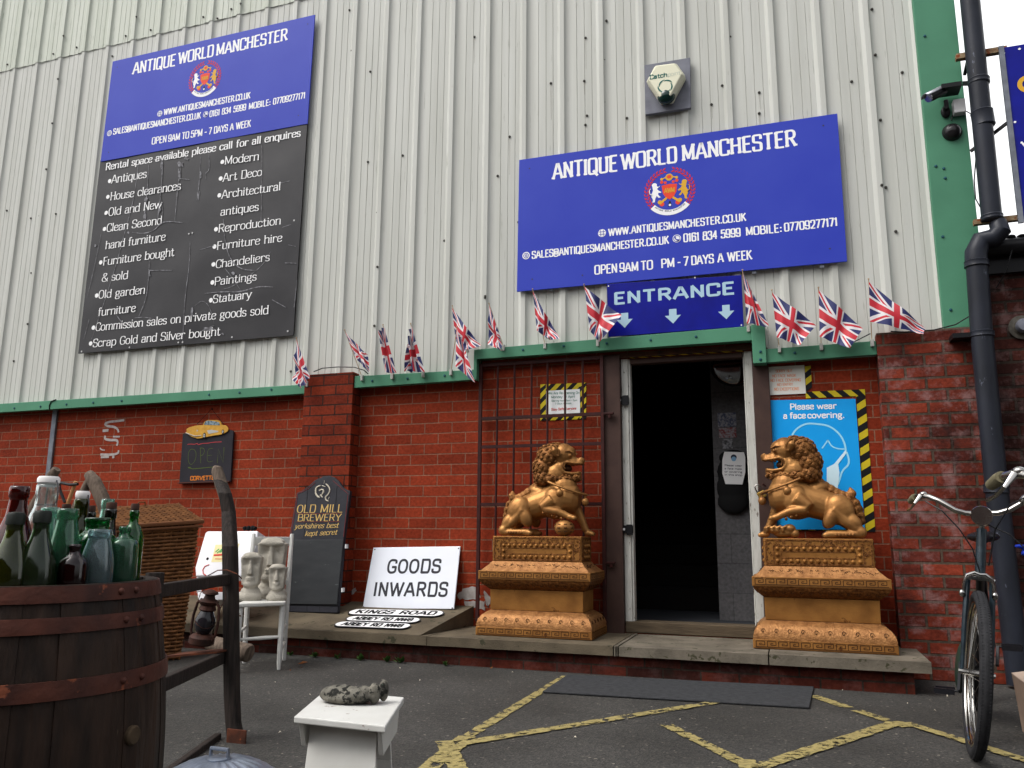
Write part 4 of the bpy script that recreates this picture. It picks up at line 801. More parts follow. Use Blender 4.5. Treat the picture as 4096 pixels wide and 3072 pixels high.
q = W(*ct(845, 872), -.12); t = thing('dome_camera', 'round black dome camera under the junction box', 'camera', (q.x, -.106, q.z))
mb = MB(); mb.ell((q.x, -.112, q.z), (.057, .05, .058), nu=22, nv=14); mb.build('dome', mat('smoked_dome', srgb(34, 32, 34), .25, coat=.3), t, smooth=True); mb = MB(); mb.lathe([(.06, 0), (.062, .006), (.06, .012), (.05, .013)], (q.x, -.1055, q.z), 24, M=Matrix.Rotation(R(90), 3, 'X')); mb.build('base_ring', BLACKP, t, smooth=True)
# drainpipe
YPp = -.24
def pp(x, y, Y=YPp): return W(x, y, Y)
t = thing('drainpipe', 'black cast iron drainpipe with swan neck bend beside the green corner', 'pipe', (1.27, YPp, 0))
U0 = pp(*ct(960, -60)); U1 = pp(*ct(1107, 1450)); rU = .060
U0 = Vector((U1.x, YPp, 6.4)); ux = W(*ct(1107, 1450), YPp).x
topz = 7.2; xa = W(*ct(962, 0), YPp); 
mb = MB(); mb.tube([Vector((xa.x+(xa.x-U1.x)*.9, YPp, topz)), xa, U1], rU, 20); mb.build('pipe_section', PIPE, t, smooth=True)
B0 = U1+Vector((0, 0, -.0)); B1 = W(*ct(1165, 1540), YPp); E1 = pp(*cr(820, 30)); E2 = pp(*cr(845, 110)); Lb = pp(*cr(975, 1600)); 
Cc = [W(*ct(1165, 1530), YPp-.02), W(*ct(1120, 1580), YPp), pp(3400+870/1.659, 1000+(-60)/1.659), pp(3400+835/1.659, 1000+20/1.659), pp(*cr(838, 75)), pp(*cr(842, 110))]
mb = MB(); mb.tube([W(*ct(1150, 1500), YPp-.0)+Vector((0, 0, .02))]+Cc, [.052, .060, .062, .064, .066, .066, .066], 20); mb.build('pipe_bend', PIPE, t, smooth=True)
lb = pp(*D(2188, 1290)); mb = MB(); mb.tube([pp(*cr(842, 105)), pp(*cr(872, 540)), pp(*cr(975, 1600)), Vector((pp(*cr(975, 1600)).x+.01, YPp, .02))], .0635, 20); mb.build('pipe_section', PIPE, t, smooth=True)
for a, b, r in ((ct(1020, 530), ct(1022, 555), .066), (ct(1040, 745), ct(1056, 835), .068), (ct(1107, 1435), ct(1109, 1455), .066), (cr(840, 78), cr(842, 112), .073), (cr(876, 545), cr(878, 575), .071), (cr(970, 1560), cr(972, 1610), .072)):
    mb = MB(); A, B = pp(*a), pp(*b); d = (B-A).normalized(); mb.tube([A-d*.008, A, A+d*.006, B-d*.006, B, B+d*.008], [.062, r, r-.002, r-.002, r, .062], 20); mb.build('pipe_collar', PIPE, t, smooth=True)
for a in (cr(878, 560), ct(960, 552)): q = pp(*a); mb = MB(); mb.box(q.x-.17, q.x-.05, -.26, -.13, q.z-.015, q.z+.015); mb.build('wall_bracket', BLACKP, t)
# neighbouring brick building
ne = thing('neighbour_building', 'old dark brick building edge with gutter to the right of the drainpipe', 'building', (2.2, 0, 0))
zt = W(*D(2180, 545), -.02).z
mb = MB(); mb.box(1.272, 5.5, -.06, 3, 0, zt-.1); mb.build('brick_wall', BRICKN, ne)
mb = MB(); A = W(*D(2125, 552), -.16); mb.tube([(A.x, -.14, zt), (5.5, -.14, zt)], .055, 12); mb.box(1.28, 5.5, -.10, -.061, zt-.16, zt-.04); mb.build('gutter', BLACKP, ne, smooth=True)
mb = MB()
for k in range(9): a = random.uniform(0, 1); mb.ell((A.x+.05+k*.06, -.14, zt+.06), (.03, .03, random.uniform(.01, .03)), nu=8, nv=6)
mb.build('gutter_debris', BLK0, ne)
mb = MB(); mb.tube([W(*cr(1075, 0), -.2), W(*cr(1060, 60), -.2), W(*cr(1040, 140), -.18), W(*cr(970, 250), -.12)], .0035, 6); mb.tube([W(*cr(805, 432), -.14), W(*cr(700, 495), -.15), W(*cr(560, 530), -.15), W(*cr(400, 545), -.15), W(*cr(270, 540), -.15)], .0045, 6); mb.tube([W(*cr(135, 555), -.13), W(*cr(30, 608), -.13), W(*cp(880, 60), -.13)], .004, 6); mb.build('cable', BLACKP, ne)
mb = MB(); mb.tube([W(*cf(245, 690), -.14), W(*cf(300, 668), -.145), W(*cf(400, 660), -.145), W(*cf(500, 662), -.145), W(*cf(560, 680), -.14), W(*cf(590, 705), -.125)], .0045, 6); mb.tube([W(0+545/2.765, 1600+105/2.765, -.118), W(0+545/2.765, 1600+60/2.765, -.12), W(0+565/2.765, 1600+15/2.765, -.12), W(0+620/2.765, 1600-5/2.765, -.12)], .005, 6); mb.build('cable', BLACKP, wh)
# outdoor siren lamp on neighbour wall
q = W(*cr(1140, 515), -.07); t = thing('bulkhead_lamp', 'round grey lamp fitting on the old brick wall right of the drainpipe', 'lamp', q)
mb = MB(); Mr = Matrix.Rotation(R(90), 3, 'X'); mb.lathe([(.07, 0), (.078, .006), (.078, .014), (.055, .02), (.045, .035)], q, 28, M=Mr); mb.build('base', mat('dirty_cream', srgb(96, 92, 84), .6, col2=srgb(70, 66, 60), nscale=30), t, smooth=True)
mb = MB(); mb.lathe([(.045, .035), (.046, .06), (.036, .08), (.0001, .085)], q, 24, M=Mr, caps=False); mb.build('lens', GREY, t, smooth=True)
# projecting blue sign at the right edge
YR = -.26
t = thing('side_sign', 'blue framed sign on rusty brackets at the right edge beyond the drainpipe', 'sign', W(*ct(1290, 900), YR))
TL = W(*ct(1168, 318), YR); BL_ = W(*ct(1300, 1470), YR)
mb = MB(); mb.hexa([(BL_.x, YR, BL_.z), (BL_.x+1.6, YR, BL_.z), (BL_.x+1.6, YR+.012, BL_.z), (BL_.x, YR+.012, BL_.z)], [(TL.x, YR, TL.z), (TL.x+1.6, YR, TL.z), (TL.x+1.6, YR+.012, TL.z), (TL.x, YR+.012, TL.z)]); mb.build('panel', BLUE2, t)
mb = MB(); mb.bar(BL_+Vector((0, .0, -.01)), TL+Vector((0, .0, .01)), .018, .03); mb.build('edge_frame', GALV, t)
mb = MB(); q = W(*ct(1322, 560), YR); disc(mb, q+Vector((.02, 0, 0)), .06, (0, -1, 0), .002, r0=.032, n=24); mb.build('ring_letter', GOLDP, t)
mb = MB(); text(mb, 'W', W(*ct(1312, 1010), YR), W(*ct(1312, 1010), YR)+Vector((.14, 0, 0)), (0, 0, .07), (0, -1, 0), thick=.16, serif=.08)
for c in ((1290, 325), (1186, 353), (1260, 810), (1243, 871), (1250, 1090)): disc(mb, W(*ct(*c), YR), .008, (0, -1, 0), .0016, n=8)
mb.build('lettering', WHT, t)
RB = mat('rusty_bracket', srgb(150, 132, 104), .7, col2=srgb(104, 74, 48), nscale=30, col3=srgb(130, 66, 36), thr=.55, tscale=24)
mb = MB(); a = W(*ct(868, 385), -.2); b = W(*ct(1158, 332), -.2); mb.box(a.x, b.x+.04, -.22, -.18, a.z-.018, a.z+.02); mb.build('bracket', RB, t)
mb = MB(); a = W(*ct(985, 1478), -.2); b = W(*ct(1290, 1455), -.2); mb.box(a.x, b.x+.04, -.22, -.18, a.z-.018, a.z+.016); mb.build('bracket', RB, t)
mb = MB(); mb.bar(W(*ct(965, 1005), -.14), W(*ct(1210, 815), -.24), .018, .018); mb.bar(W(*ct(925, 500), -.14), W(*ct(945, 410), -.19), .016, .016); mb.bar(W(*ct(925, 555), -.14), W(*ct(965, 553), -.19), .03, .03); mb.build('strut', BLACKP, t)

# =====================================================================
# flags
# =====================================================================
def flag_mat():
    m = bpy.data.materials.new('union_flag'); m.use_nodes = True; nt = m.node_tree; b = nt.nodes['Principled BSDF']; L = nt.links.new; N = nt.nodes.new
    b.inputs['Roughness'].default_value = .6; b.inputs['Sheen Weight'].default_value = .2
    uv = N('ShaderNodeUVMap'); uv.uv_map = 'UVMap'; sx = N('ShaderNodeSeparateXYZ'); L(uv.outputs[0], sx.inputs[0])
    def M(op, a, b_=None, c=None):
        n = N('ShaderNodeMath'); n.operation = op
        for i, v in enumerate((a, b_, c)):
            if v is None: continue
            if isinstance(v, (int, float)): n.inputs[i].default_value = v
            else: L(v, n.inputs[i])
        return n.outputs[0]
    x = M('MULTIPLY', M('SUBTRACT', sx.outputs[0], .5), 2.0)   # -1..1 (width 2 units, height 1 -> use 1.7)
    y = M('SUBTRACT', sx.outputs[1], .5)
    ax = M('ABSOLUTE', x); ay = M('ABSOLUTE', y)
    redc = M('MAXIMUM', M('LESS_THAN', ax, .10), M('LESS_THAN', ay, .10)); whc = M('MAXIMUM', M('LESS_THAN', ax, .167), M('LESS_THAN', ay, .167))
    d = M('SUBTRACT', ay, M('MULTIPLY', ax, .5))              # distance to diagonal (unscaled)
    whd = M('LESS_THAN', M('ABSOLUTE', d), .112)
    sg = M('SIGN', M('MULTIPLY', x, y)); dd = M('MULTIPLY', d, sg); redd = M('MULTIPLY', M('GREATER_THAN', dd, -.012), M('LESS_THAN', dd, .064))
    def mix(f, A, B):
        n = N('ShaderNodeMix'); n.data_type = 'RGBA'; L(f, n.inputs[0])
        for i, v in ((6, A), (7, B)):
            if isinstance(v, tuple): n.inputs[i].default_value = v
            else: L(v, n.inputs[i])
        return n.outputs[2]
    RD, WH, BL = srgb(190, 20, 42), srgb(216, 212, 214), srgb(22, 30, 92)
    c = mix(whd, BL, WH); c = mix(redd, c, RD); c = mix(whc, c, WH); c = mix(redc, c, RD); L(c, b.inputs['Base Color'])
    tr = N('ShaderNodeBsdfTranslucent'); L(c, tr.inputs['Color']); ms = N('ShaderNodeMixShader'); ms.inputs[0].default_value = .12; L(b.outputs[0], ms.inputs[1]); L(tr.outputs[0], ms.inputs[2]); L(ms.outputs[0], nt.nodes['Material Output'].inputs[0])
    return m
FLAG = flag_mat(); STAFF = mat('flag_stick', srgb(176, 150, 120), .6); CLIP = mat('clear_clip', srgb(206, 206, 200), .25, trans=.35)
def bez(p, q, r, t): return p*(1-t)**2+q*2*t*(1-t)+r*t*t
def flag(q, tip, base, lab, Y=-.22, rip=.02, ph=0.0, nf=2.0, bulge=0.0, clip=True, gather=.25, YB_=-.125):
    """q: hoist-top, hoist-bottom, fly-bottom, fly-top in photo px"""
    HT, HB, FB, FT = [W(*p, Y) for p in q]; T_ = W(*tip, Y); B_ = W(*base, YB_)
    t = thing('union_flag', lab, 'flag', B_, group='small union flags along the green trim')
    mb = MB(); mb.tube([T_+Vector((0, 0, .01)), B_], .0032, 6); mb.ell(T_+Vector((0, 0, .012)), .006, nu=8, nv=6); mb.build('staff', STAFF, t)
    nu, nv = 26, 16; vs = []; uvs = []
    for j in range(nv+1):
        v = j/nv
        for i in range(nu+1):
            u = i/nu; p = (HT*(1-u)+FT*u)*(1-v) + (HB*(1-u)+FB*u)*v
            edge = (FT-HT).normalized(); p = p + Vector((0, 0, 1))*bulge*math.sin(math.pi*u)*(1-v)
            s_ = math.sin(nf*2*math.pi*u + ph + 2.2*v) + .45*math.sin(nf*4.6*math.pi*u+2.1*ph-1.7*v)
            y = rip*s_*min(1, u*4); p = p + Vector((.35*rip*math.cos(nf*2*math.pi*u*1.3+ph)*min(1, 3*u)*math.sin(math.pi*v), y-.02*u, .25*rip*math.sin(nf*math.pi*3*u+ph)*u))
            vs.append(p); uvs.append((u, 1-v))
    mb = MB(); fs = [(j*(nu+1)+i, (j+1)*(nu+1)+i, (j+1)*(nu+1)+i+1, j*(nu+1)+i+1) for j in range(nv) for i in range(nu)]; mb.add(vs, fs)
    o = mb.build('cloth', FLAG, t, smooth=True, split=0); ul = o.data.uv_layers['UVMap']
    for li, lp in enumerate(o.data.loops): ul.data[li].uv = uvs[lp.vertex_index]
    if clip:
        mb = MB(); mb.box(B_.x-.011, B_.x+.011, YB_-.012, YB_+.012, B_.z-.030, B_.z+.018); mb.build('clip', CLIP, t, bevel=.003)
FL = lambda c, *a: [c(*p) for p in a]
S_ = 'small union flag '
flag(FL(cf, (135, 487), (222, 725), (172, 800), (126, 745)), cf(135, 485), cf(205, 765), S_+'leftmost of the row, drooping over the left brick pier edge', rip=.018, ph=.3, nf=1.6)
flag(FL(cf, (443, 440), (512, 605), (608, 706), (590, 585)), cf(440, 435), cf(550, 725), S_+'on a long bare stick above the right edge of the left pier', rip=.012, ph=1)
flag(FL(cf, (690, 408), (768, 698), (702, 700), (664, 440)), cf(682, 403), cf(740, 715), S_+'hanging narrow, first past the one over the left brick pier', rip=.016, ph=2, nf=1.5)
flag(FL(cf, (862, 398), (948, 692), (832, 692), (850, 520)), cf(857, 395), cf(937, 702), S_+'bunched and twisted, midway between the left pier and the trim step', rip=.026, ph=.9, nf=2.4)
flag(FL(cf, (1118, 285), (1140, 480), (1225, 560), (1306, 530)), cf(1120, 283), cf(1215, 545), S_+'at the step in the green trim, behind another flag', Y=-.17, rip=.014, ph=.2, nf=1.4)
flag(FL(cf, (1148, 420), (1140, 655), (1270, 765), (1215, 560)), cf(1150, 415), cf(1112, 690), S_+'reaching down over the trim end, in front of another flag', Y=-.27, rip=.012, ph=2.4, nf=1.3)
flag(FL(cf, (1354, 272), (1425, 470), (1440, 567), (1350, 525)), cf(1352, 268), cf(1445, 535), S_+'hanging as a thin red triangle, left end of the high trim', rip=.016, ph=1.7, nf=1.3)
flag(FL(cf, (1630, 182), (1655, 430), (1742, 497), (1808, 492)), cf(1628, 178), cf(1707, 522), S_+'under the left lower corner of the entrance blue sign', rip=.018, ph=.7, nf=1.5)
flag(FL(cf, (1956, 152), (1988, 430), (2055, 508), (2198, 345)), cf(1953, 148), cf(2040, 505), S_+'spread wide and overlapping the left end of the ENTRANCE sign', rip=.016, ph=2.9, nf=1.2)
flag(FL(c3, (1432, 1020), (1455, 1318), (1588, 1342), (1482, 1120)), c3(1431, 1012), c3(1465, 1345), S_+'hanging against the right end of the ENTRANCE sign', rip=.016, ph=.5, nf=1.3)
flag(FL(c3, (1605, 1135), (1632, 1400), (1770, 1450), (1865, 1330)), c3(1604, 1130), c3(1648, 1465), S_+'spread open, first right of the ENTRANCE sign over clear cladding', rip=.013, ph=1.2, nf=1.1)
flag(FL(c3, (1880, 1120), (1885, 1395), (2062, 1470), (2140, 1350)), c3(1879, 1116), c3(1895, 1452), S_+'spread open, second from the right end of the row', rip=.013, ph=2.2, nf=1.1)
flag(FL(cr, (125, 210), (132, 475), (485, 560), (500, 522)), cr(124, 204), cr(146, 612), S_+'rightmost of the row, streaming toward the green corner strip', rip=.014, ph=.1, nf=1.2)

# =====================================================================
# posters and tapes round the door
# =====================================================================
t = thing('reopening_notice', 'white reopening notice framed in hazard tape on brick behind the gate bars', 'notice', W(*cd_(690, 520), -.004))
q = [W(*cd_(*p), -.003) for p in ((530, 405), (842, 392), (842, 640), (530, 652))]
mb = MB(); n = (0, -1, 0)
hazard(mb, q[3], q[2], (0, 0, .05), per=.085); hazard(mb, q[0]-Vector((0, 0, .05)), q[1]-Vector((0, 0, .05)), (0, 0, .05), per=.085, slant=-1, e=.0015) if False else hazard(mb, q[0]-Vector((0, 0, .05)), q[1]-Vector((0, 0, .05)), (0, 0, .05), per=.085, e=.0015)
hazard(mb, q[3], q[0], (.045, 0, 0), per=.085, e=.002); hazard(mb, q[2]-Vector((.05, 0, 0)), q[1]-Vector((.05, 0, 0)), (.05, 0, 0), per=.085, e=.002)
mb.build('hazard_tape', [HAZB, HAZY], t)
a0 = W(*cd_(570, 448), -.008); a1 = W(*cd_(800, 598), -.008); mb = MB(); mb.box(a0.x, a1.x, -.0095, -.0085, a1.z, a0.z); mb.build('paper', mat('paper_clean', srgb(226, 228, 228), .6), t)
mb = MB(); Yn = -.0096
for s, x0, x1, y, h in (('We Are Re-Opening On', 585, 795, 472, 15), ('Monday 12 April', 605, 765, 498, 15), ('Opening Hours 9am - 5pm', 605, 780, 521, 10), ('(7 Days A Week)', 625, 748, 541, 10)): wtext(mb, s, cd_(x0, y), cd_(x1, y-4), h/1.7015, Yn, thick=.15)
mb.build('lettering', mat('ink_green', srgb(30, 110, 90), .6), t)
mb = MB(); wtext(mb, 'Stay Safe', cd_(605, 582), cd_(692, 578), 15/1.7015, Yn, thick=.2); wtext(mb, 'Everyone', cd_(700, 578), cd_(774, 574), 15/1.7015, Yn, thick=.2); mb.build('lettering', mat('ink_red', srgb(196, 70, 60), .6), t)
# hazard tape (big) and posters at right of door
def Pp(x, y, e=0): return W(*cp(x, y), -.004-e)
t = thing('hazard_tape_border', 'black and yellow hazard tape border around the blue poster', 'tape', Pp(1080, 900))
mb = MB(); v0 = Pp(982, 505); v1 = Pp(1085, 450)
bx0 = Pp(985, 520).x; bx1 = bx0+.058; zt = Pp(1050, 452).z; zb = Pp(1110, 1612).z
hazard(mb, (bx0, -.004, zb), (bx0, -.004, zt), (.058, 0, 0), per=.10, e=.0008, slant=-.55) if False else None
L_ = zt-zb; per = .10; x = -.05; i = 0
while x < L_:
    a, b = max(0, x), min(L_, x+per/2); s_ = .036
    A = [(bx0, zb+max(0, min(L_, x))), (bx0, zb+max(0, min(L_, x+per/2))), (bx1, zb+max(0, min(L_, x+per/2+s_))), (bx1, zb+max(0, min(L_, x+s_)))]
    if abs(A[0][1]-A[1][1])+abs(A[2][1]-A[3][1]) > .003: mb.add([(p[0]+random.uniform(-.0008, .0008), -.0045, p[1]) for p in A], [(0, 1, 2, 3)], i % 2)
    x += per/2; i += 1
tx0 = Pp(565, 470).x
hazard(mb, (tx0, -.006, Pp(620, 505).z), (bx1, -.006, Pp(1080, 490).z-.012), (0, 0, .045), per=.10, e=.0006, slant=-1.0) if False else None
L_ = bx1-tx0; z0_ = Pp(600, 503).z; x = -.06; i = 1
while x < L_+.06:
    cl_ = lambda v: max(0, min(L_, v)); A = [(tx0+cl_(x+.045), z0_), (tx0+cl_(x+.095), z0_), (tx0+cl_(x+.05), z0_+.045), (tx0+cl_(x), z0_+.045)]
    if abs(A[0][0]-A[1][0])+abs(A[2][0]-A[3][0]) > .003: mb.add([(p[0], -.0052, p[1]) for p in A], [(0, 1, 2, 3)], i % 2)
    x += .05; i += 1
lx0 = Pp(560, 300).x; L_ = Pp(590, 235).z-z0_-.045; x = 0; i = 0
while x < L_:
    A = [(lx0, z0_+.045+x), (lx0+.040, z0_+.045+min(L_, x+.03)), (lx0+.040, z0_+.045+min(L_, x+.075)), (lx0, z0_+.045+min(L_, x+.045))]; mb.add([(p[0], -.0060, p[1]) for p in A], [(0, 1, 2, 3)], i % 2); x += .045; i += 1
bz = Pp(700, 1600).z; x = 0; i = 0; tx0 = Pp(300, 1600).x; L_ = bx0-tx0
while x < L_:
    A = [(tx0+x, bz), (tx0+x+.045, bz), (tx0+x+.0, bz+.045), (tx0+x-.045, bz+.045)]; mb.add([(p[0], -.0052, p[1]) for p in A], [(0, 1, 2, 3)], i % 2); x += .045; i += 1
mb.build('tape_strip', [HAZB, HAZY], t)
t = thing('face_covering_poster', 'bright blue face covering poster with masked head outline behind the right lion', 'poster', Pp(640, 900))
PB = mat('poster_blue', srgb(20, 150, 226), .35, col2=srgb(30, 160, 234), nscale=3, bump=.1, bscale=9, coat=.2)
P = [W(*cp(*p), -.012) for p in ((256, 520), (978, 508), (1012, 1300), (285, 1590))]; P[2] = Vector((P[1].x, -.012, P[3].z)); P[3] = Vector((P[0].x, -.012, P[3].z))
mb = MB(); mb.prism(P, (0, .003, 0)); mb.build('poster_sheet', PB, t)
Yq = -.0122; mb = MB(); SA = dict(thick=.19, gap=.09, rnd=True)
for s, a, b, h in (('Please', (438, 598), (632, 592), 46), ('wear', (662, 592), (820, 588), 46), ('a', (383, 672), (412, 672), 46), ('face', (436, 671), (565, 668), 46), ('covering.', (583, 668), (886, 664), 46)): wtext(mb, s, cp(*a), cp(*b), h/2.073, Yq, **SA)
mb.build('lettering', WHT, t)
mb = MB(); LB = mat('poster_pale_line', srgb(150, 214, 240), .4)
def wl(pts, wd, mbx, e=.0008, it=3):
    Q = [(W(*cp(*p), Yq).x, W(*cp(*p), Yq).z) for p in pts]; Q = chaikin(Q, False, it) if it else Q; ribbon(mbx, Q, False, lambda a, b, e_: Vector((a, Yq-e_, b)), wd, wd, e)
wl([(440, 850), (470, 770), (560, 712), (650, 715), (760, 730), (850, 800), (890, 880), (900, 950), (890, 960)], .012, mb)
wl([(905, 950), (925, 1010), (920, 1060), (870, 1100), (845, 1180), (830, 1220)], .012, mb); wl([(700, 920), (730, 880), (750, 850)], .009, mb, it=1); wl([(750, 850), (780, 905), (840, 925), (890, 925)], .009, mb)
mb.build('head_outline', LB, t)
mb = MB(); pts = [(895, 935), (905, 955), (835, 1050), (845, 1120), (830, 1260), (740, 1260), (740, 1080), (800, 1050)]; mb.add([W(*cp(*p), Yq-.0016) for p in pts], [tuple(range(8))]); mb.build('mask_shape', mat('poster_white', srgb(206, 232, 242), .4), t)
t = thing('no_entry_paper', 'white no face mask no entry paper stuck above the blue poster', 'notice', Pp(400, 350))
P = [W(*cp(*p), -.010) for p in ((246, 250), (553, 228), (568, 470), (256, 478))]; mb = MB(); mb.prism([Vector((P[0].x, -.010, P[1].z-.0)), Vector((P[1].x, -.010, P[1].z)), Vector((P[1].x, -.010, P[3].z)), Vector((P[0].x, -.010, P[3].z))], (0, .002, 0)); mb.build('paper', mat('paper_cream', srgb(222, 220, 212), .6), t)
mb = MB()
for s, x0, x1, y in (('SORRY BUT', 318, 455, 290), ('NO FACE MASK', 290, 485, 330), ('NO FACE COVERING', 275, 525, 367), ('NO ENTRY', 330, 460, 403), ('NO EXCEPTIONS', 305, 510, 440)): wtext(mb, s, cp(x0, y), cp(x1, y-5), 22/2.073, -.0102, thick=.17, thin=.14)
mb.build('lettering', mat('ink_orange', srgb(226, 150, 110), .6), t)
# padlock
t = thing('padlock', 'brass padlock with open steel shackle hooked by the right door jamb', 'padlock', W(*cp(200, 1290), -.07))
q = W(*cp(200, 1300), -.07); mb = MB(); Mq = Matrix.Rotation(R(-28), 3, 'Y')
b8 = [q+Mq @ Vector(v) for v in [(x, y, z) for z in (-.026, .020) for (x, y) in ((-.027, -.009), (.027, -.009), (.027, .009), (-.027, .009))]]; mb.hexa(b8[:4], b8[4:]); mb.build('lock_body', mat('brass', srgb(150, 120, 58), .4, .6), t, bevel=.004)
mb = MB(); mb.tube([q+Mq @ Vector(v) for v in ((-.018, 0, .018), (-.018, 0, .05), (-.012, 0, .066), (0, 0, .072), (.012, 0, .066), (.018, 0, .05), (.018, 0, .04))], .0045, 8); mb.build('shackle', CHROME, t, smooth=True)
mb = MB(); mb.tube([q+Vector((.03, .01, .055)), q+Vector((.01, .0, .07))], .006, 8); mb.build('staple', RUSTP, t)

# =====================================================================
# guardian lions
# =====================================================================
GOLD = mat('bronze_gold_paint', srgb(172, 124, 72), .43, .55, col2=srgb(134, 92, 52), nscale=9, bump=.12, bscale=70, col3=srgb(92, 54, 26), thr=.66, tscale=16)
GOLDM = mat('bronze_mane', srgb(152, 104, 58), .48, .5, col2=srgb(100, 64, 34), nscale=26, bump=.4, bscale=130)
GOLDP2 = mat('bronze_plinth', srgb(158, 110, 56), .52, .38, col2=srgb(124, 82, 40), nscale=7, bump=.15, bscale=80, col3=srgb(98, 58, 26), thr=.64, tscale=12)
GOLDR = mat('bronze_relief', srgb(130, 84, 42), .5, .4, col2=srgb(82, 48, 24), nscale=60, bump=1.0, bscale=75)
GOLDF = mat('bronze_flare', srgb(168, 120, 74), .5, .38, col2=srgb(130, 88, 52), nscale=28, bump=.5, bscale=90)
GROOVE = mat('groove_dark', srgb(58, 34, 18), .8)
def lion(name, label, x0, yfront, flip, prey, group):
    """x0: left end of the base (world x); flip: False faces +x"""
    BW, BD = .815, .45; cx = x0+BW/2; cy = yfront+BD/2; zb = .184; fx = -1 if flip else 1
    t = thing(name, label, 'statue', (cx, cy, zb), 0, group)
    # --- plinth profile (half width, z)
    pl = thing  # noqa
    def band(z0, z1, w0, w1, nm, m, prof=None, par=None, bev=.003):
        prof = prof or [(w0, z0), (w1, z1)]; mb = MB(); vs = []
        for hw, z in prof:
            hd = hw-(BW-BD)/2; vs += [(cx-hw, cy-hd, zb+z), (cx+hw, cy-hd, zb+z), (cx+hw, cy+hd, zb+z), (cx-hw, cy+hd, zb+z)]
        n = len(prof); fs = [(i*4+j, i*4+(j+1) % 4, (i+1)*4+(j+1) % 4, (i+1)*4+j) for i in range(n-1) for j in range(4)]+[(3, 2, 1, 0), tuple(range(4*n-4, 4*n))]
        mb.add(vs, fs); return mb.build(nm, m, t if par is None else par, bevel=bev, smooth=len(prof) > 3, split=50)
    H = BW/2
    pn = band(0, .055, H, H, 'plinth', GOLDP2)
    band(.055, .165, 0, 0, 'plinth_flare', GOLDF, [(H-.004, .0555), (H-.003, .075), (H-.012, .105), (H-.030, .130), (H-.055, .150), (H-.082, .164)], pn, bev=0)
    band(.165, .30, H-.078, H-.076, 'plinth_waist', GOLDP2, par=pn)
    band(.30, .37, 0, 0, 'plinth_cove', GOLDR, [(H-.078, .3005), (H-.060, .315), (H-.036, .335), (H-.020, .352), (H-.014, .3695)], pn, bev=0)
    band(.37, .428, H-.010, H-.010, 'plinth_band', GOLDP2, par=pn)
    band(.428, .492, 0, 0, 'plinth_shoulder', GOLDF, [(H-.022, .4285), (H-.035, .440), (H-.068, .470), (H-.085, .4915)], pn, bev=0)
    band(.492, .664, H-.088, H-.088, 'plinth_box', GOLDP2, par=pn); TOP = zb+.664
    # greek key grooves + panels + beads on front and both sides
    gm = MB(); rm = MB(); bm_ = MB(); fm = MB()
    def faceT(side, hw):
        hd = hw-(BW-BD)/2
        if side == 0: return (lambda u, z, e: Vector((cx+u, cy-hd-e, zb+z))), hw
        if side == 1: return (lambda u, z, e: Vector((cx+hw+e, cy+u, zb+z))), hd
        return (lambda u, z, e: Vector((cx-hw-e, cy-u, zb+z))), hd
    for side in (0, 1, 2):
        for z0, z1, hw in ((.006, .050, H), (.377, .421, H-.010)):
            T, hl = faceT(side, hw); L_ = 2*hl-.03; n = max(2, round(L_/.064)); s_ = L_/n
            for k in range(n):
                u = -hl+.015+k*s_; h = z1-z0; y = lambda f: z0+h*f
                pts = [(u, y(.12)), (u+.06*s_, y(.12)), (u+.06*s_, y(.88)), (u+.82*s_, y(.88)), (u+.82*s_, y(.38)), (u+.36*s_, y(.38)), (u+.36*s_, y(.60)), (u+.58*s_, y(.60))]
                for a, b in zip(pts, pts[1:]): ribbon(gm, [a, b], False, T, .0042, .0042, .0006+.0001*(len(gm.f) % 4))
                ribbon(gm, [(u+.06*s_, y(.12)), (u+s_, y(.12))], False, T, .0042, .0042, .0011)
            for zz in (z0-.001, z1+.001): ribbon(gm, [(-hl+.006, zz), (hl-.006, zz)], False, T, .0022, .0022, .0005)
        T, hl = faceT(side, H-.088); z0, z1 = .503, .653
        # relief border = raised curls
        a, b = hl-.012, hl-.058
        random.seed(3)
        for k in range(int(70*hl/.32)):
            while True:
                u = random.uniform(-a, a); z = random.uniform(z0, z1)
                if abs(u) > b+.004 or z > z1-.032: break
            r_ = random.uniform(.006, .011); c = T(u, z, 0); a0 = random.uniform(0, 6.28)
            P = [T(u+r_*(1-q*.09)*math.cos(a0+q*.7), z+r_*(1-q*.09)*math.sin(a0+q*.7), .0015) for q in range(7)]; rm.tube(P, .0026, 5)
        for (u0, v0, u1, v1, w_) in ((-a, z0, a, z0, .006), (-a, z1, a, z1, .006), (-a, z0, -a, z1, .006), (a, z0, a, z1, .006), (-b, z1-.036, b, z1-.036, .005), (-b, z0+.004, b, z0+.004, .005), (-b, z0+.004, -b, z1-.036, .005), (b, z0+.004, b, z1-.036, .005)): rm.bar(T(u0, v0, .001), T(u1, v1, .001), w_, .007)
        zt, zl = z1-.052, z0+.022; nb = max(3, round(2*(b-.02)/.042)); 
        for k in range(nb+1):
            u = -(b-.022)+2*(b-.022)*k/nb
            for zz in (zt, zl): bm_.ell(T(u, zz, .002), .0125, nu=12, nv=8)
        for u in (-(b-.022), b-.022): bm_.ell(T(u, (zt+zl)/2, .002), .0125, nu=12, nv=8)
        ib = b-.045
        for (u0, v0, u1, v1) in ((-ib, zt-.018, ib, zt-.018), (-ib, zl+.018, ib, zl+.018), (-ib, zl+.018, -ib, zt-.018), (ib, zl+.018, ib, zt-.018)): rm.bar(T(u0, v0, .0), T(u1, v1, .0), .005, .006)
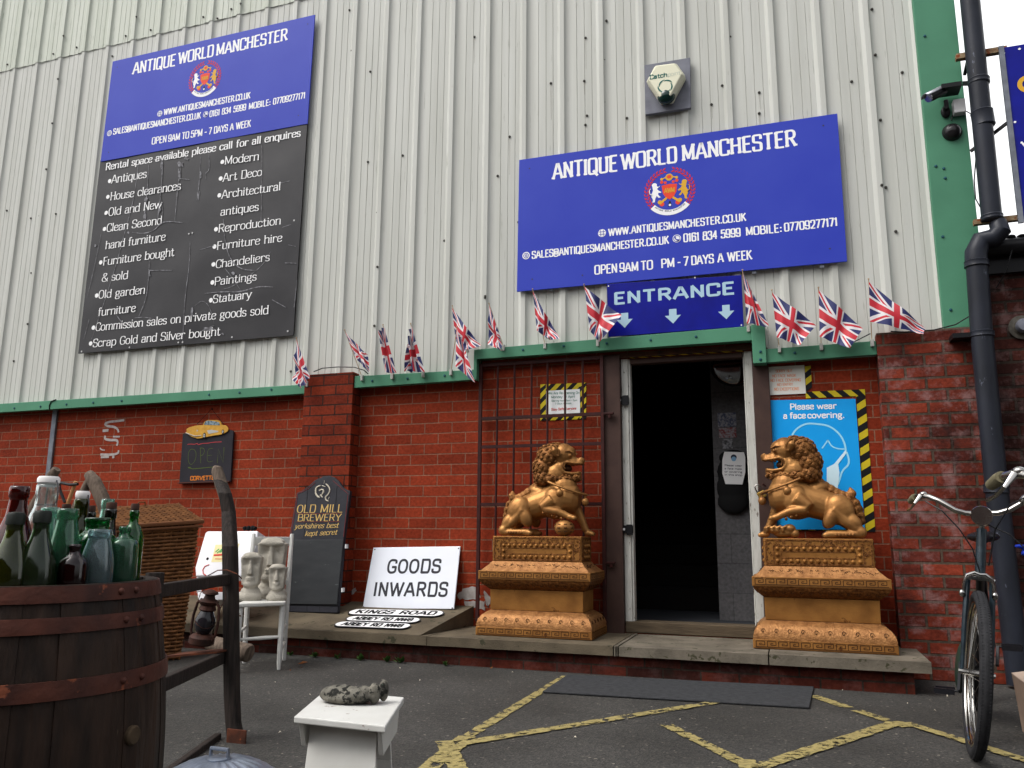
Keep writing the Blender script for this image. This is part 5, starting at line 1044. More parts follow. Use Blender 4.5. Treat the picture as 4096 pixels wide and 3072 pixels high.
        # swirls on flare and shoulder
        for zc, hw_, nn, off in ((.105, H-.012, 11, .0), (.335, H-.036, 14, .0)):
            T2, hl2 = faceT(side, hw_); m_ = max(3, int(nn*hl2/.4))
            for k in range(m_):
                u = -hl2+.05+(2*hl2-.1)*k/(m_-1); sgn = 1 if zc < .2 else -1
                P = [T2(u+(.013-.0012*q)*math.cos(q*.8), zc+(.016-.0014*q)*math.sin(q*.8), .0025 - sgn*(.016-.0014*q)*math.sin(q*.8)*.45) for q in range(9)]; gm.tube(P, .0019, 4)
        T2, hl2 = faceT(side, H-.055)
        for k in range(int(46*hl2/.35)):
            u = random.uniform(-hl2+.02, hl2-.02); v = random.uniform(-.012, .018); P = [T2(u+q*.006, .458+v+.004*math.sin(q*2+k), .0015-v*.7) for q in range(4)]; gm.tube(P, .0016, 4)
    gm.build('key_pattern', GROOVE, pn); rm.build('relief_border', GOLDR, pn); bm_.build('bead', GOLDP2, pn, smooth=True)
    # --- lion body, local: u forward, v lateral (negative = towards camera), w up
    S = 1/930.0
    def Q(x, y, v=0): return Vector((cx+fx*(x-530)*S - fx*.012, cy+v, TOP+(822-y)*S))
    def E(mb, x, y, v, rx, ry, rv, rot=0, nu=16, nv=10):
        mb.ell(Q(x, y, v), (rx*S, rv, ry*S), M=Matrix.Rotation(R(rot*fx), 3, 'Y'), nu=nu, nv=nv)
    b = MB(); N_ = -1     # near side sign
    # torso
    b.tube([Q(800, 585), Q(770, 582), Q(725, 572), Q(670, 572), Q(600, 590), Q(530, 612), Q(460, 635), Q(410, 650), Q(370, 670)], [.052, .092, .112, .116, .108, .102, .098, .088, .05], 20)
    E(b, 690, 500, 0, 92, 84, .094); E(b, 560, 548, 0, 120, 50, .07, 22); E(b, 620, 660, 0, 90, 50, .075, 15)
    for sd in (-1, 1):
        E(b, 405, 655, .085*sd, 80, 92, .052, 20); E(b, 455, 700, .10*sd, 42, 70, .04, -25); E(b, 340, 730, .095*sd, 45, 60, .038, 35); E(b, 305, 785, .10*sd, 36, 36, .034)
        b.tube([Q(440, 650, .10*sd), Q(380, 725, .105*sd), Q(310, 775, .10*sd)], [.04, .034, .028], 10)
        b.tube([Q(300, 795, .105*sd), Q(380, 797, .108*sd), Q(450, 797, .108*sd), Q(485, 800, .108*sd)], [.027, .024, .026, .026], 10)
        for k in (-1, 0, 1): E(b, 492, 803, .108*sd+k*.017, 18, 17, .011)
    # shoulders
    E(b, 650, 590, -.085, 70, 82, .045, -15); E(b, 690, 600, .085, 70, 85, .045)
    # near raised leg
    b.tube([Q(640, 590, -.10), Q(575, 640, -.118), Q(600, 655, -.12), Q(680, 665, -.118), Q(750, 695, -.112)], [.052, .036, .034, .028, .022], 12)
    E(b, 762, 700, -.112, 34, 20, .026, 10)
    for k in (-1, 0, 1): E(b, 788, 706, -.112+k*.017, 16, 16, .010); b.tube([Q(792, 704, -.112+k*.017), Q(806, 716, -.112+k*.017)], [.006, .002], 6)
    # far straight leg
    b.tube([Q(730, 620, .085), Q(775, 690, .09), Q(800, 740, .09), Q(818, 785, .09)], [.055, .034, .027, .026], 12)
    E(b, 838, 800, .09, 34, 20, .028)
    for k in (-1, 0, 1): E(b, 862, 805, .09+k*.018, 16, 15, .010)
    # head
    E(b, 690, 290, 0, 72, 78, .082); E(b, 725, 280, 0, 50, 50, .066); E(b, 735, 262, -.032, 34, 16, .022, 25); E(b, 735, 262, .032, 34, 16, .022, 25)
    E(b, 755, 330, 0, 48, 28, .046, 8); E(b, 795, 335, 0, 34, 22, .034, 0); E(b, 818, 330, 0, 18, 20, .026); E(b, 812, 318, -.016, 12, 10, .012); E(b, 812, 318, .016, 12, 10, .012)
    b.tube([Q(700, 350, -.055), Q(730, 342, -.054), Q(770, 348, -.046), Q(810, 352, -.030), Q(824, 348, 0), Q(810, 352, .030), Q(770, 348, .046), Q(730, 342, .054), Q(700, 350, .055)], .010, 8)
    b.tube([Q(690, 350, -.058), Q(688, 385, -.058), Q(710, 410, -.052), Q(760, 418, -.040), Q(798, 412, -.020), Q(802, 410, 0), Q(798, 412, .020), Q(760, 418, .040), Q(710, 410, .052), Q(688, 385, .058)], .012, 8)
    E(b, 735, 422, 0, 62, 16, .044, -2); E(b, 785, 425, 0, 26, 18, .028); E(b, 660, 380, 0, 55, 62, .075)
    for k in (-.018, .018): b.tube([Q(806, 350, k), Q(808, 368, k)], [.006, .0015], 6); b.tube([Q(796, 412, k), Q(798, 396, k)], [.006, .0015], 6)
    for x in (730, 750, 770):
        for k in (-1, 1): E(b, x, 357, .040*k, 7, 9, .006)
    for sd in (-1, 1): E(b, 748, 300, .052*sd, 15, 14, .014); 
    # neck fill
    E(b, 640, 420, 0, 80, 90, .085)
    # ears
    for sd in (-1, 1): b.tube([Q(668, 300, .078*sd), Q(650, 262, .094*sd), Q(640, 235, .096*sd)], [.022, .028, .010], 10)
    body = remesh(b, .0050, 9); body.build('lion_body', GOLD, t, smooth=True, split=0)
    # details
    d = MB()
    for sd in (-1, 1):
        E(d, 752, 299, .060*sd, 10, 10, .010); d.tube([Q(772, 285, .052*sd), Q(745, 272, .066*sd), Q(715, 275, .072*sd)], .006, 6)
        d.tube([Q(705, 350, .062*sd), Q(696, 370, .064*sd), Q(702, 392, .060*sd)], .005, 6); d.tube([Q(720, 348, .060*sd), Q(708, 368, .062*sd), Q(716, 388, .058*sd)], .004, 6)
        # leg fringe curls
        for k in range(5): E(d, 585+k*30, 672+k*9, -.128 if sd < 0 else .10, 9, 9, .008)
        for k in range(6): E(d, 345+k*18, 800, .133*sd, 9, 10, .006)
    d.build('face_detail', GOLDM, t, smooth=True)
    md = MB(); E(md, 715, 382, 0, 32, 24, .045); md.build('mouth_interior', GROOVE, t, smooth=True)
    # mane: mass + curls
    mn = MB(); masses = [(600, 300, 0, 88, 82, .088), (560, 370, 0, 78, 82, .085), (560, 440, 0, 70, 62, .088), (640, 245, 0, 52, 34, .062), (620, 450, 0, 80, 40, .094), (700, 446, 0, 70, 24, .066), (770, 442, 0, 36, 22, .040)]
    for m_ in masses: E(mn, *m_)
    for k, (x, y) in enumerate(((500, 482), (470, 505), (440, 525), (410, 545), (380, 560), (355, 585), (520, 462))):
        E(mn, x, y, 0, 26, 20, .022, -30)
        for sd in (-1, 1): E(mn, x+4, y+16, .024*sd, 20, 16, .016, -30)
    # tail flame
    for x, y, r, v in ((325, 560, 22, 0), (338, 590, 26, 0), (318, 620, 34, 0), (305, 655, 34, 0), (295, 690, 30, 0), (290, 720, 26, 0)): E(mn, x, y, v, r, r, .03)
    mn.tube([Q(345, 600, 0), Q(338, 560, 0), Q(332, 535, 0), Q(338, 518, 0)], [.03, .026, .016, .003], 10)
    base = remesh(mn, .006, 2); mo_ = base.build('mane', GOLDM, t, smooth=True, split=0)
    cm = MB()
    def curl(p, n, r):
        x_, y_, z_ = frame(n)
        P = []
        for q in range(13):
            a = q*.95; rr = r*(1-q*.068); P.append(p+n*(r*.10+q*r*.035)+(x_*math.cos(a)+y_*math.sin(a))*rr)
        cm.tube(P, [r*.30]*10+[r*.26, r*.2, r*.12], 6); cm.ell(p+n*r*.45, r*.28, nu=8, nv=6)
    big = [(595, 335, 98, 108, .095), (575, 415, 85, 80, .094)]
    random.seed(11)
    pts = []
    def inside(P, skip):
        for i, (x, y, v, rx, ry, rv) in enumerate(masses):
            if i == skip: continue
            c = Q(x, y, v); dd = P-c
            if (dd.x/(rx*S))**2+(dd.y/rv)**2+(dd.z/(ry*S))**2 < .86: return True
        return False
    for i, (x, y, v, rx, ry, rv) in enumerate(masses):
        c = Q(x, y, v); n = 70
        for k in range(n):
            zz = 1-2*(k+.5)/n; a = k*2.39996; rr = math.sqrt(1-zz*zz); dv = Vector((rr*math.cos(a), rr*math.sin(a), zz)); P = c+Vector((dv.x*rx*S, dv.y*rv, dv.z*ry*S))
            pu = (P.x-cx)*fx/S+530; pw = 822-(P.z-TOP)/S
            if pu > 655 and pw < 405: continue
            if pw > 480 or inside(P, i): continue
            if any((P-o).length < .0245 for o in pts): continue
            pts.append(P); nn = Vector((dv.x/(rx*S), dv.y/rv, dv.z/(ry*S))).normalized(); curl(P, nn, .0150)
    for x in (655, 685, 715, 745, 775): 
        for sd in (-1, 1): P = Q(x, 452, (.085-.0004*(x-655))*sd); curl(P, Vector((0, sd, -.2)).normalized(), .013)
    for k, (x, y) in enumerate(((310, 610), (300, 645), (290, 685), (300, 715), (332, 575), (345, 610), (330, 650))):
        for sd in (-1, 1): curl(Q(x, y, .028*sd), Vector((-fx*.3, sd, .1)).normalized(), .014)
    cm.build('mane_curls', GOLDM, mo_, smooth=True)
    # ear cups
    er = MB()
    for sd in (-1, 1): er.tube([Q(672, 302, .094*sd), Q(640, 262, .107*sd), Q(632, 232, .104*sd), Q(655, 236, .106*sd), Q(684, 272, .098*sd), Q(684, 300, .092*sd)], .0085, 7, closed=True)
    er.build('ear_rim', GOLD, t, smooth=True)
    # collar with bells
    cl_ = MB(); P = []
    for k in range(17):
        f_ = -1+2*k/16; u_ = 1-abs(f_); x = 612+232*u_; P.append(Q(x, 472+84*u_**.9, (1 if f_ > 0 else -1)*.122*math.sqrt(max(0, 1-((x-672)/172.)**2)) if u_ < 1 else 0))
    cl_.tube(P, .0085, 8)
    cl_.build('collar', GOLD, t, smooth=True)
    bl = MB()
    for x, y, v in ((690, 545, -.115), (838, 600, -.02), (690, 545, .115)): E(bl, x, y, v, 24, 26, .024); bl.tube([Q(x, y-22, v), Q(x, y-36, v)], .009, 8)
    bl.build('bell', GOLD, t, smooth=True)
    # what the paw rests on
    pr = MB()
    if prey == 'ball':
        E(pr, 718, 768, -.10, 66, 52, .058, nu=22, nv=16); o = pr.build('ball', GOLD, t, smooth=True)
        gp = MB()
        for zz, rr in ((745, .052), (768, .0590), (792, .052)):
            for k in range(9):
                a0 = k*.698; P = [Q(718, zz, -.10)+Vector((math.cos(a0+q*.11)*(rr/.058)*66*S*1.0, math.sin(a0+q*.11)*rr*1.0, 0)) for q in range(4)]; gp.tube(P, .0035, 5)
        gp.build('ball_pattern', GROOVE, o)
    else:
        for x, y, v, rx, ry, rv in ((720, 790, -.09, 66, 30, .045), (770, 775, -.10, 38, 26, .038), (812, 770, -.10, 24, 24, .030), (690, 765, -.10, 36, 26, .04), (660, 795, -.10, 26, 26, .03)): E(pr, x, y, v, rx, ry, rv)
        for k in range(4): pr.tube([Q(700+k*30, 780, -.12), Q(712+k*30, 752, -.135), Q(728+k*30, 762, -.14), Q(724+k*30, 785, -.14)], [.012, .011, .010, .008], 8)
        for k in (-1, 1): E(pr, 826, 762, -.10+k*.018, 9, 9, .008)
        pr.tube([Q(818, 790, -.12), Q(836, 790, -.10), Q(818, 792, -.08)], .007, 6)
        remesh(pr, .005, 2).build('cub', GOLD, t, smooth=True, split=0)
    return t
xl = W(*D(1028, 1371), -.52).x; xr_ = W(*D(1625, 1393), -.50).x
lion('guardian_lion_statue', 'golden guardian lion with its paw on a ball, left of the doorway, facing right', xl, -.53, False, 'ball', 'pair of guardian lions flanking the door')
lion('guardian_lion_statue', 'golden guardian lion with its paw on a cub, right of the doorway, facing left', xr_+.005, -.50, True, 'cub', 'pair of guardian lions flanking the door')

# =====================================================================
# things leaning on the wall
# =====================================================================
def leaning(zb_, yb, yt, zt):   # plane through bottom edge (yb, zb) and top edge (yt, zt)
    p = Vector((0, yb, zb_)); d = Vector((0, yt-yb, zt-zb_)).normalized(); n = Vector((1, 0, 0)).cross(d); return p, n, d
# goods inwards
zz = slope_z(-.13); zt_ = W(*D(900, 1182), -.01).z
p_, n_, d_ = leaning(zz, -.13, -.012, zt_)
if n_.y > 0: n_ = -n_
def gp_(x, y, e=0): return PL(*cg(x, y), p_+n_*e, n_)
t = thing('goods_sign', 'white enamel GOODS INWARDS sign leaning on the brick wall', 'sign', gp_(1150, 1230))
TLc, TRc, BRc, BLc = gp_(668, 380), gp_(1872, 362), gp_(1782, 1232), gp_(517, 1222)
mb = MB(); mb.prism([TLc, TRc, BRc, BLc], -n_*.012); mb.build('sign_plate', mat('enamel_white', srgb(226, 230, 238), .3, col2=srgb(218, 222, 232), nscale=3, coat=.4), t, bevel=.004, bseg=3)
mb = MB()
for s, a, b, h in (('GOODS', (860, 728), (1585, 724), 172), ('INWARDS', (670, 1045), (1680, 1050), 176)):
    p0, p1 = gp_(*a), gp_(*b); u_ = gp_(a[0]+22, a[1]-h)-p0; text(mb, s, p0, p1, d_*u_.dot(d_), n_, thick=.19, gap=.16, rnd=True)
mb.build('lettering', mat('ink_charcoal', srgb(52, 52, 58), .5), t)
mb = MB()
for a in ((690, 408), (1848, 392), (1760, 1218), (535, 1203)): disc(mb, gp_(*a), .006, n_, .0012, n=8)
mb.build('screw', SCREW, t)
# street name plates lying on the sloped slab
def plate(label, ends, hh, s, cap, tx):
    nrm = Vector((0, -(.325-.1835)/.697, 1)).normalized(); p0 = Vector((0, -.70, .1835))+nrm*.012
    A = PL(*cg(*ends[0]), p0, nrm); B = PL(*cg(*ends[1]), p0, nrm); d = (B-A).normalized(); v = nrm.cross(d); r = hh/2; pts = []
    t = thing('street_nameplate', label, 'sign', (A+B)/2, group='street nameplates lying on the ledge')
    def out(rr, e):
        pts = []
        for i in range(13): a = R(90+180*i/12); pts.append(A+d*(r+rr*math.cos(a))+v*rr*math.sin(a)+nrm*e)
        for i in range(13): a = R(-90+180*i/12); pts.append(B-d*r+d*rr*math.cos(a)+v*rr*math.sin(a)+nrm*e)
        return pts
    mb = MB(); mb.prism(out(r, 0), -nrm*.009); mb.build('plate', BLACKP, t); mb = MB(); q = out(r*.86, .0012); mb.add(q, [tuple(range(len(q)))]); mb.build('plate_face', WHT, t)
    mb = MB(); L_ = (B-A).length; a = A+d*L_*tx[0]-v*r*.52; b_ = A+d*L_*tx[1]-v*r*.52; text(mb, s, a, b_, v*r*1.08, nrm, thick=.24, gap=.14, e0=.002, rnd=True); mb.build('lettering', BLK0, t)
plate('black rimmed KINGS ROAD plate lying under the goods sign', ((330, 1265), (1640, 1295)), .150, 'KINGS ROAD', 1, (.09, .92))
plate('black rimmed ABBEY RD plate, middle of the three lying on the ledge', ((300, 1355), (1312, 1388)), .120, 'ABBEY RD NW8', 1, (.11, .90))
plate('black rimmed ABBEY RD plate nearest the ledge edge', ((142, 1432), (1178, 1470)), .120, 'ABBEY RD NW8', 1, (.11, .90))
# brewery board
zb_ = slope_z(-.34); zt_ = W(*cb(580, 190), -.145).z; p_, n_, d_ = leaning(zb_-.0, -.34, -.155, zt_)
if n_.y > 0: n_ = -n_
def wp(x, y, e=0): return PL(*cb(x, y), p_+n_*e, n_)
t = thing('brewery_board', 'tall black OLD MILL BREWERY pub board with arched top leaning on the pier', 'sign', wp(470, 1195))
OUT = [(285, 1192), (287, 660), (345, 318), (385, 300), (430, 268), (480, 222), (540, 195), (580, 190), (620, 200), (655, 232), (685, 275), (715, 295), (738, 300), (690, 660), (645, 1200)]
bw_ = [wp(*c) for c in OUT]
mb = MB(); mb.prism(bw_, -n_*.035); mb.build('board', mat('board_black', srgb(46, 46, 52), .55, col2=srgb(34, 34, 40), nscale=6, bump=.15, col3=srgb(72, 70, 70), thr=.72, tscale=20), t, bevel=.003)
mb = MB(); P = [wp(*c, .010) for c in ((292, 662), (688, 660), (640, 1140), (290, 1135))]; mb.prism(P, -n_*.0095); mb.build('chalk_panel', mat('slate', srgb(48, 50, 52), .6, col2=srgb(40, 42, 44), nscale=5, col3=srgb(74, 76, 78), thr=.66, tscale=14, stretch=(1, 1, 3)), t, bevel=.003)
mb = MB(); u_ = lambda a, h: d_*((wp(a[0]+h*.16, a[1]-h)-wp(*a)).dot(d_))
for s, a, b, h in (('OLD MILL', (345, 462), (680, 458), 56), ('BREWERY', (350, 524), (668, 522), 50)): text(mb, s, wp(*a), wp(*b), u_(a, h), n_, thick=.15, thin=.07, serif=.09, rnd=True)
for s, a, b, h in (('yorkshires best', (330, 580), (648, 572), 36), ('kept secret', (405, 634), (638, 622), 36)): text(mb, s, wp(*a), wp(*b), u_(a, h), n_, thick=.15, thin=.08, shear=.18, rnd=True)
mb.build('lettering', mat('ink_gold', srgb(190, 158, 92), .5), t)
mb = MB()
for a, b in (((340, 470), (672, 468)), ((340, 530), (660, 528)), ((352, 330), (300, 640)), ((722, 330), (690, 640)), ((350, 325), (430, 285)), ((725, 325), (660, 268)), ((430, 285), (480, 240)), ((660, 268), (610, 225))): mb.bar(wp(*a, .0015), wp(*b, .0015), .003, .002, up=n_)
mb.build('red_line', mat('ink_red_dark', srgb(112, 32, 30), .6), t)
mb = MB()
for pts, r in (([(548, 225), (545, 250)], .005), ([(520, 262), (490, 275), (482, 310), (495, 340), (515, 352)], .014), ([(510, 300), (535, 288), (545, 305), (530, 330)], .012), ([(520, 330), (535, 350)], .018), ([(560, 250), (585, 275), (590, 300), (575, 330), (555, 345), (560, 370), (580, 378)], .010), ([(530, 262), (555, 270)], .008), ([(585, 345), (570, 380)], .006)):
    Q = [wp(*p, .002) for p in pts]
    for _ in range(1):
        if len(Q) > 2: Q = [Q[0]]+[x for a_, b_ in zip(Q, Q[1:]) for x in (a_*.75+b_*.25, a_*.25+b_*.75)]+[Q[-1]]
    mb.tube(Q, [r*.4]+[r*.5]*(len(Q)-2)+[r*.2], 6)
mb.build('painted_crest', mat('ink_bone', srgb(196, 188, 170), .6), t)
mb = MB()
for x in (405, 620): mb.bar(wp(x-8, 640, .0008), wp(x+22, 265, .0008), .002, .002, up=n_)
for x in (420, 515): mb.bar(wp(x, 1190, .0008), wp(x, 1145, .0008), .003, .002, up=n_)
mb.bar(wp(288, 1142, .001), wp(645, 1150, .001), .006, .002, up=n_); mb.build('plank_gap', BLK0, t)
mb = MB()
for c in ((710, 710), (682, 1032)): q = wp(*c); mb.box(q.x-.006, q.x+.006, q.y-.01, q.y+.02, q.z-.015, q.z+.015)
mb.build('side_peg', PALE, t)
# hanging chalkboard with a yellow car
Yc = -.028
def hp(x, y, e=0): return W(*ch(x, y), Yc-e)
t = thing('hanging_chalkboard', 'small OPEN chalkboard topped with a yellow car cutout hanging from a nail', 'sign', hp(900, 170))
P = [hp(*c) for c in ((372, 630), (400, 615), (1180, 540), (1290, 560), (1305, 600), (1250, 1515), (305, 1545))]
mb = MB(); mb.prism(P, (0, .018, 0)); mb.build('board', mat('chalk_slate', srgb(44, 42, 48), .7, col2=srgb(38, 36, 42), nscale=6), t, bevel=.002)
mb = MB(); A, B = hp(300, 1530), hp(1250, 1500); mb.bar(A+Vector((0, -.006, 0)), B+Vector((0, -.006, 0)), .022, .008); mb.build('chalk_ledge', mat('ledge_wood', srgb(84, 48, 40), .7), t)
mb = MB(); mb.tube([hp(640, 440, -.0), hp(905, 165, -.01), hp(1130, 450, 0)], .0022, 6); mb.lathe([(.006, -.012), (.006, .0)], hp(905, 165, -.01), 8, M=Matrix.Rotation(R(90), 3, 'X')); mb.build('hanging_cord', BLK0, t)
CARY = mat('car_yellow', srgb(206, 158, 66), .5, col2=srgb(184, 136, 52), nscale=30); 
body = [(440, 535), (500, 500), (620, 470), (745, 460), (770, 400), (830, 372), (1000, 368), (1060, 385), (1090, 455), (1170, 470), (1210, 520), (1200, 575), (1140, 610), (1080, 635), (840, 675), (700, 705), (640, 710), (540, 680), (450, 620), (425, 600), (445, 580)]
mb = MB(); mb.prism([hp(*c, .012) for c in body], (0, .011, 0)); cb_o = mb.build('car_cutout', CARY, t, bevel=.0015)
mb = MB()
for c, r in (((770, 655), .026), ((1112, 585), .020)): disc(mb, hp(*c, .013), r, (0, -1, 0), .001, sx=.62)
mb.build('wheel', BLK0, cb_o); mb = MB()
for c, r in (((770, 655), .017), ((1112, 585), .013)): disc(mb, hp(*c, .013), r, (0, -1, 0), .002, sx=.6, r0=r*.35)
mb.add([hp(x, y, .0135) for x, y in ((820, 560), (900, 548), (1030, 570), (1025, 590), (850, 625))], [(0, 1, 2, 3, 4)]); disc(mb, hp(640, 565, .013), .008, (0, -1, 0), .001); mb.tube([hp(430, 605, .014), hp(520, 640, .016), hp(600, 665, .016), hp(712, 655, .014)], .0035, 6); mb.build('chrome_trim', mat('trim_silver', srgb(176, 176, 172), .4), cb_o)
mb = MB(); mb.add([hp(x, y, .0135) for x, y in ((762, 455), (785, 400), (830, 380), (920, 385), (1040, 410), (1060, 465), (900, 462))], [tuple(range(7))]); mb.build('window', mat('glass_paint', srgb(150, 168, 176), .4, col2=srgb(70, 84, 92), nscale=60), cb_o)
mb = MB()
def hw(pts, r, it=2):
    Q = [(hp(*p).x, hp(*p).z) for p in pts]; Q = chaikin(Q, False, it) if it else Q; ribbon(mb, Q, False, lambda a, b, e_: Vector((a, Yc-e_, b)), r, r, .001)
hw([(540, 905), (490, 930), (470, 1060), (490, 1180), (550, 1190), (610, 1100), (625, 980), (590, 910), (540, 905)], .0028); hw([(700, 890), (705, 1165)], .0028, 0); hw([(690, 885), (760, 885), (780, 940), (750, 1010), (700, 1030)], .0028); hw([(930, 890), (850, 900), (830, 960), (820, 1150), (930, 1125)], .0022); hw([(835, 1025), (910, 1015)], .0022, 0); hw([(1010, 1165), (1030, 900), (1120, 1160), (1135, 870)], .003, 0); hw([(480, 1250), (560, 1270), (930, 1235)], .004, 0); hw([(470, 1240), (530, 1240)], .004, 0)
mb.build('chalk_writing', mat('chalk_green', srgb(92, 112, 40), .8), t)
mb = MB(); text(mb, 'CORVETTE', hp(515, 1478), hp(950, 1465), (0, 0, (hp(515, 1410)-hp(515, 1478)).z), (0, -1, 0), thick=.24); mb.build('chalk_writing', mat('chalk_orange', srgb(206, 118, 40), .8), t)
mb = MB(); hw([(460, 820), (520, 810), (600, 820), (640, 795), (660, 830), (720, 800), (860, 795), (900, 780), (1090, 770)], .006); mb.build('chalk_writing', mat('chalk_red', srgb(170, 60, 66), .8), t)
# =====================================================================
# chair with three stone heads
# =====================================================================
Zs = .40
FR = G(*cc(865, 1490)); BR = G(*cc(915, 1400)); BL_ = G(*cc(590, 1425)); 
fb = (FR-BR); sdv = (BL_-BR)*1.16; fb = fb.normalized()*.37; BR = FR-fb; BL_ = BR+sdv; FL_ = FR+sdv; fdir = fb.normalized(); rdir = -sdv.normalized()
t = thing('wooden_chair', 'chipped white wooden chair holding stone heads by the step', 'chair', (FR+FL_+BR+BL_)/4)
UPV = Vector((0, 0, 1))
for q in (FR, FL_):
    mb = MB(); mb.tube([q+UPV*.0, q+UPV*.05, q+UPV*.22, q+UPV*.395-fdir*.01], [.011, .015, .018, .018], 8); mb.build('leg', WHP, t, smooth=True)
tilt = -fdir*.10
for q in (BR, BL_):
    mb = MB(); mb.tube([q-fdir*.03, q+UPV*.2, q+UPV*Zs, q+UPV*.62+tilt*.45, q+UPV*.85+tilt], [.014, .017, .018, .017, .013], 8); mb.build('back_post', WHP, t, smooth=True)
mb = MB(); a = FR+rdir*.02+fdir*.02; b_ = FL_-rdir*.02+fdir*.02; c_ = BL_; d2 = BR
mb.prism([v+UPV*.395 for v in (a, b_, c_, d2)], UPV*.026); mb.build('seat', WHP2, t, bevel=.008, bseg=3)
mb = MB(); 
for h, wd_, kk_ in ((.80, .06, .93), (.60, .032, .42), (.52, .032, .22)): mb = MB(); mb.bar(BR+UPV*h+tilt*kk_, BL_+UPV*h+tilt*kk_, .014, wd_); mb.build('back_rail', WHP, t, bevel=.004)
for a, b_, h in ((FR, FL_, .20), (BR, BL_, .16), (FR, BR, .24), (FR, BR, .12), (FL_, BL_, .24), (FL_, BL_, .12)): mb = MB(); mb.tube([a+UPV*h, (a+b_)/2+UPV*h, b_+UPV*h], [.008, .012, .008], 8); mb.build('stretcher', WHP2, t, smooth=True)
STN = mat('cast_stone', srgb(178, 172, 160), .95, col2=srgb(148, 143, 132), nscale=12, bump=.5, bscale=120)
def head(label, px, pyb, pyt, wpx, depth):
    """stone head: px centre, pyb base row, pyt top row, wpx head width (crop px)"""
    base = PL(*cc(px, pyb), FR+(BR-FR)*depth, fdir); base.z = Zs+.022
    top = PL(*cc(px, pyt), base, fdir); H = top.z-base.z; w = (PL(*cc(px+wpx/2, pyt+60), base, fdir)-PL(*cc(px-wpx/2, pyt+60), base, fdir)).length/2
    t = thing('stone_bust', label, 'statue', base, 0, 'carved stone heads on the chair'); F = Vector((fdir.x*.8+.0, fdir.y, 0)).normalized(); Rr = Vector((-F.y, F.x, 0)); Mx = Matrix((Rr, -F, UPV)).transposed()
    w *= 1.2; m = MB(); P = lambda x, f, z: base+Rr*x*w+F*f*w+UPV*z*H
    def e(x, f, z, rx, rf, rz): m.ell(P(x, f, z), (rx*w, rf*w, rz*H), M=Mx, nu=16, nv=12)
    e(0, 0, .06, 1.22, .85, .15); e(0, -.05, .16, 1.0, .7, .14); e(0, -.05, .3, .72, .62, .14)
    m.hexa([P(-.80, .55, .32), P(.80, .55, .32), P(.80, -.6, .32), P(-.80, -.6, .32)], [P(-1.0, .62, .90), P(1.0, .62, .90), P(1.0, -.7, .90), P(-1.0, -.7, .90)])
    e(0, .38, .34, .68, .42, .10); e(0, -.02, .88, .92, .72, .11); e(0, .0, .66, .90, .55, .2)
    e(0, .62, .90, .9, .2, .055); e(0, .3, .93, .86, .45, .07); e(-.82, .0, .6, .14, .2, .17); e(.82, 0, .6, .14, .2, .17)
    m.hexa([P(-.22, .95, .545), P(.22, .95, .545), P(.24, .5, .535), P(-.24, .5, .535)], [P(-.09, .72, .86), P(.09, .72, .86), P(.11, .5, .86), P(-.11, .5, .86)])
    e(0, .72, .47, .40, .12, .022); e(0, .70, .425, .36, .12, .02)
    hd = remesh(m, .0055, 3)
    for i, v in enumerate(hd.v):   # eye hollows
        for sx in (-1, 1):
            dv = v-P(.42*sx, .68, .76); k = math.exp(-((dv.dot(Rr)/(w*.3))**2+(dv.z/(H*.065))**2)); 
            if dv.dot(F) > -w*.5: v -= F*(k*w*.16)
        v += Vector((random.uniform(-1, 1), random.uniform(-1, 1), random.uniform(-1, 1)))*.0006
    hd.build('carved_face', STN, t, smooth=True, split=0)
head('tallest grey stone head, at the back of the three on the chair', 782, 828, 235, 225, .72)
head('middle sized stone head nearest the cart post on the chair', 590, 838, 375, 165, .30)
head('smallest stone head, by the right hand chair post', 842, 828, 485, 140, .24)
# white tilted box behind the chair
def wq(x, y, Y): return W(*cc(x, y), Y)
t = thing('white_bin', 'worn white painted box with colourful stickers leaning behind the cart post', 'box', wq(300, 830, -.75))
pb, nb, db = leaning(slope_z(-.68), -.72, -.45, W(*cc(400, 175), -.45).z)
if nb.y > 0: nb = -nb
bq = lambda x, y, e=0: PL(*cc(x, y), pb+nb*e, nb)
WB2 = mat('white_enamel_worn', srgb(228, 228, 232), .3, coat=.4, col3=srgb(96, 60, 50), thr=.74, tscale=30)
mb = MB(); P = [bq(*c) for c in ((165, 195), (185, 175), (665, 172), (655, 300), (520, 605), (75, 605), (70, 520))]; mb.prism(P, -nb*.12); mb.build('body', WB2, t, bevel=.012, bseg=3)
mb = MB(); P = [bq(*c) for c in ((92, 752), (560, 752), (600, 830), (98, 830))]; mb.prism(P, -nb*.16); mb.build('lower_shelf', WB2, t, bevel=.006)
mb = MB()
for x in (110, 560): mb.bar(bq(x, 605, -.05), bq(x, 755, -.05), .03, .03)
mb.build('side_support', WB2, t)
mb = MB(); P = [bq(*c, .001) for c in ((265, 305), (420, 300), (400, 470), (225, 470))]; mb.add(P, [(0, 1, 2, 3)]); mb.add([bq(*c, .001) for c in ((470, 295), (495, 295), (480, 335), (470, 335))], [(0, 1, 2, 3)]); st = mb.build('sticker', mat('sticker_cream', srgb(226, 214, 160), .5), t)
mb = MB()
for a, b_ in (((265, 375), (300, 345)), ((280, 385), (330, 345)), ((305, 380), (340, 350))): mb.bar(bq(*a, .002), bq(*b_, .002), .008, .002, up=nb)
mb.build('sticker_green', mat('sticker_green', srgb(50, 160, 80), .5), st); mb = MB(); mb.bar(bq(250, 405, .002), bq(330, 400, .002), .014, .002, up=nb); mb.bar(bq(262, 440, .002), bq(330, 440, .002), .005, .002, up=nb)
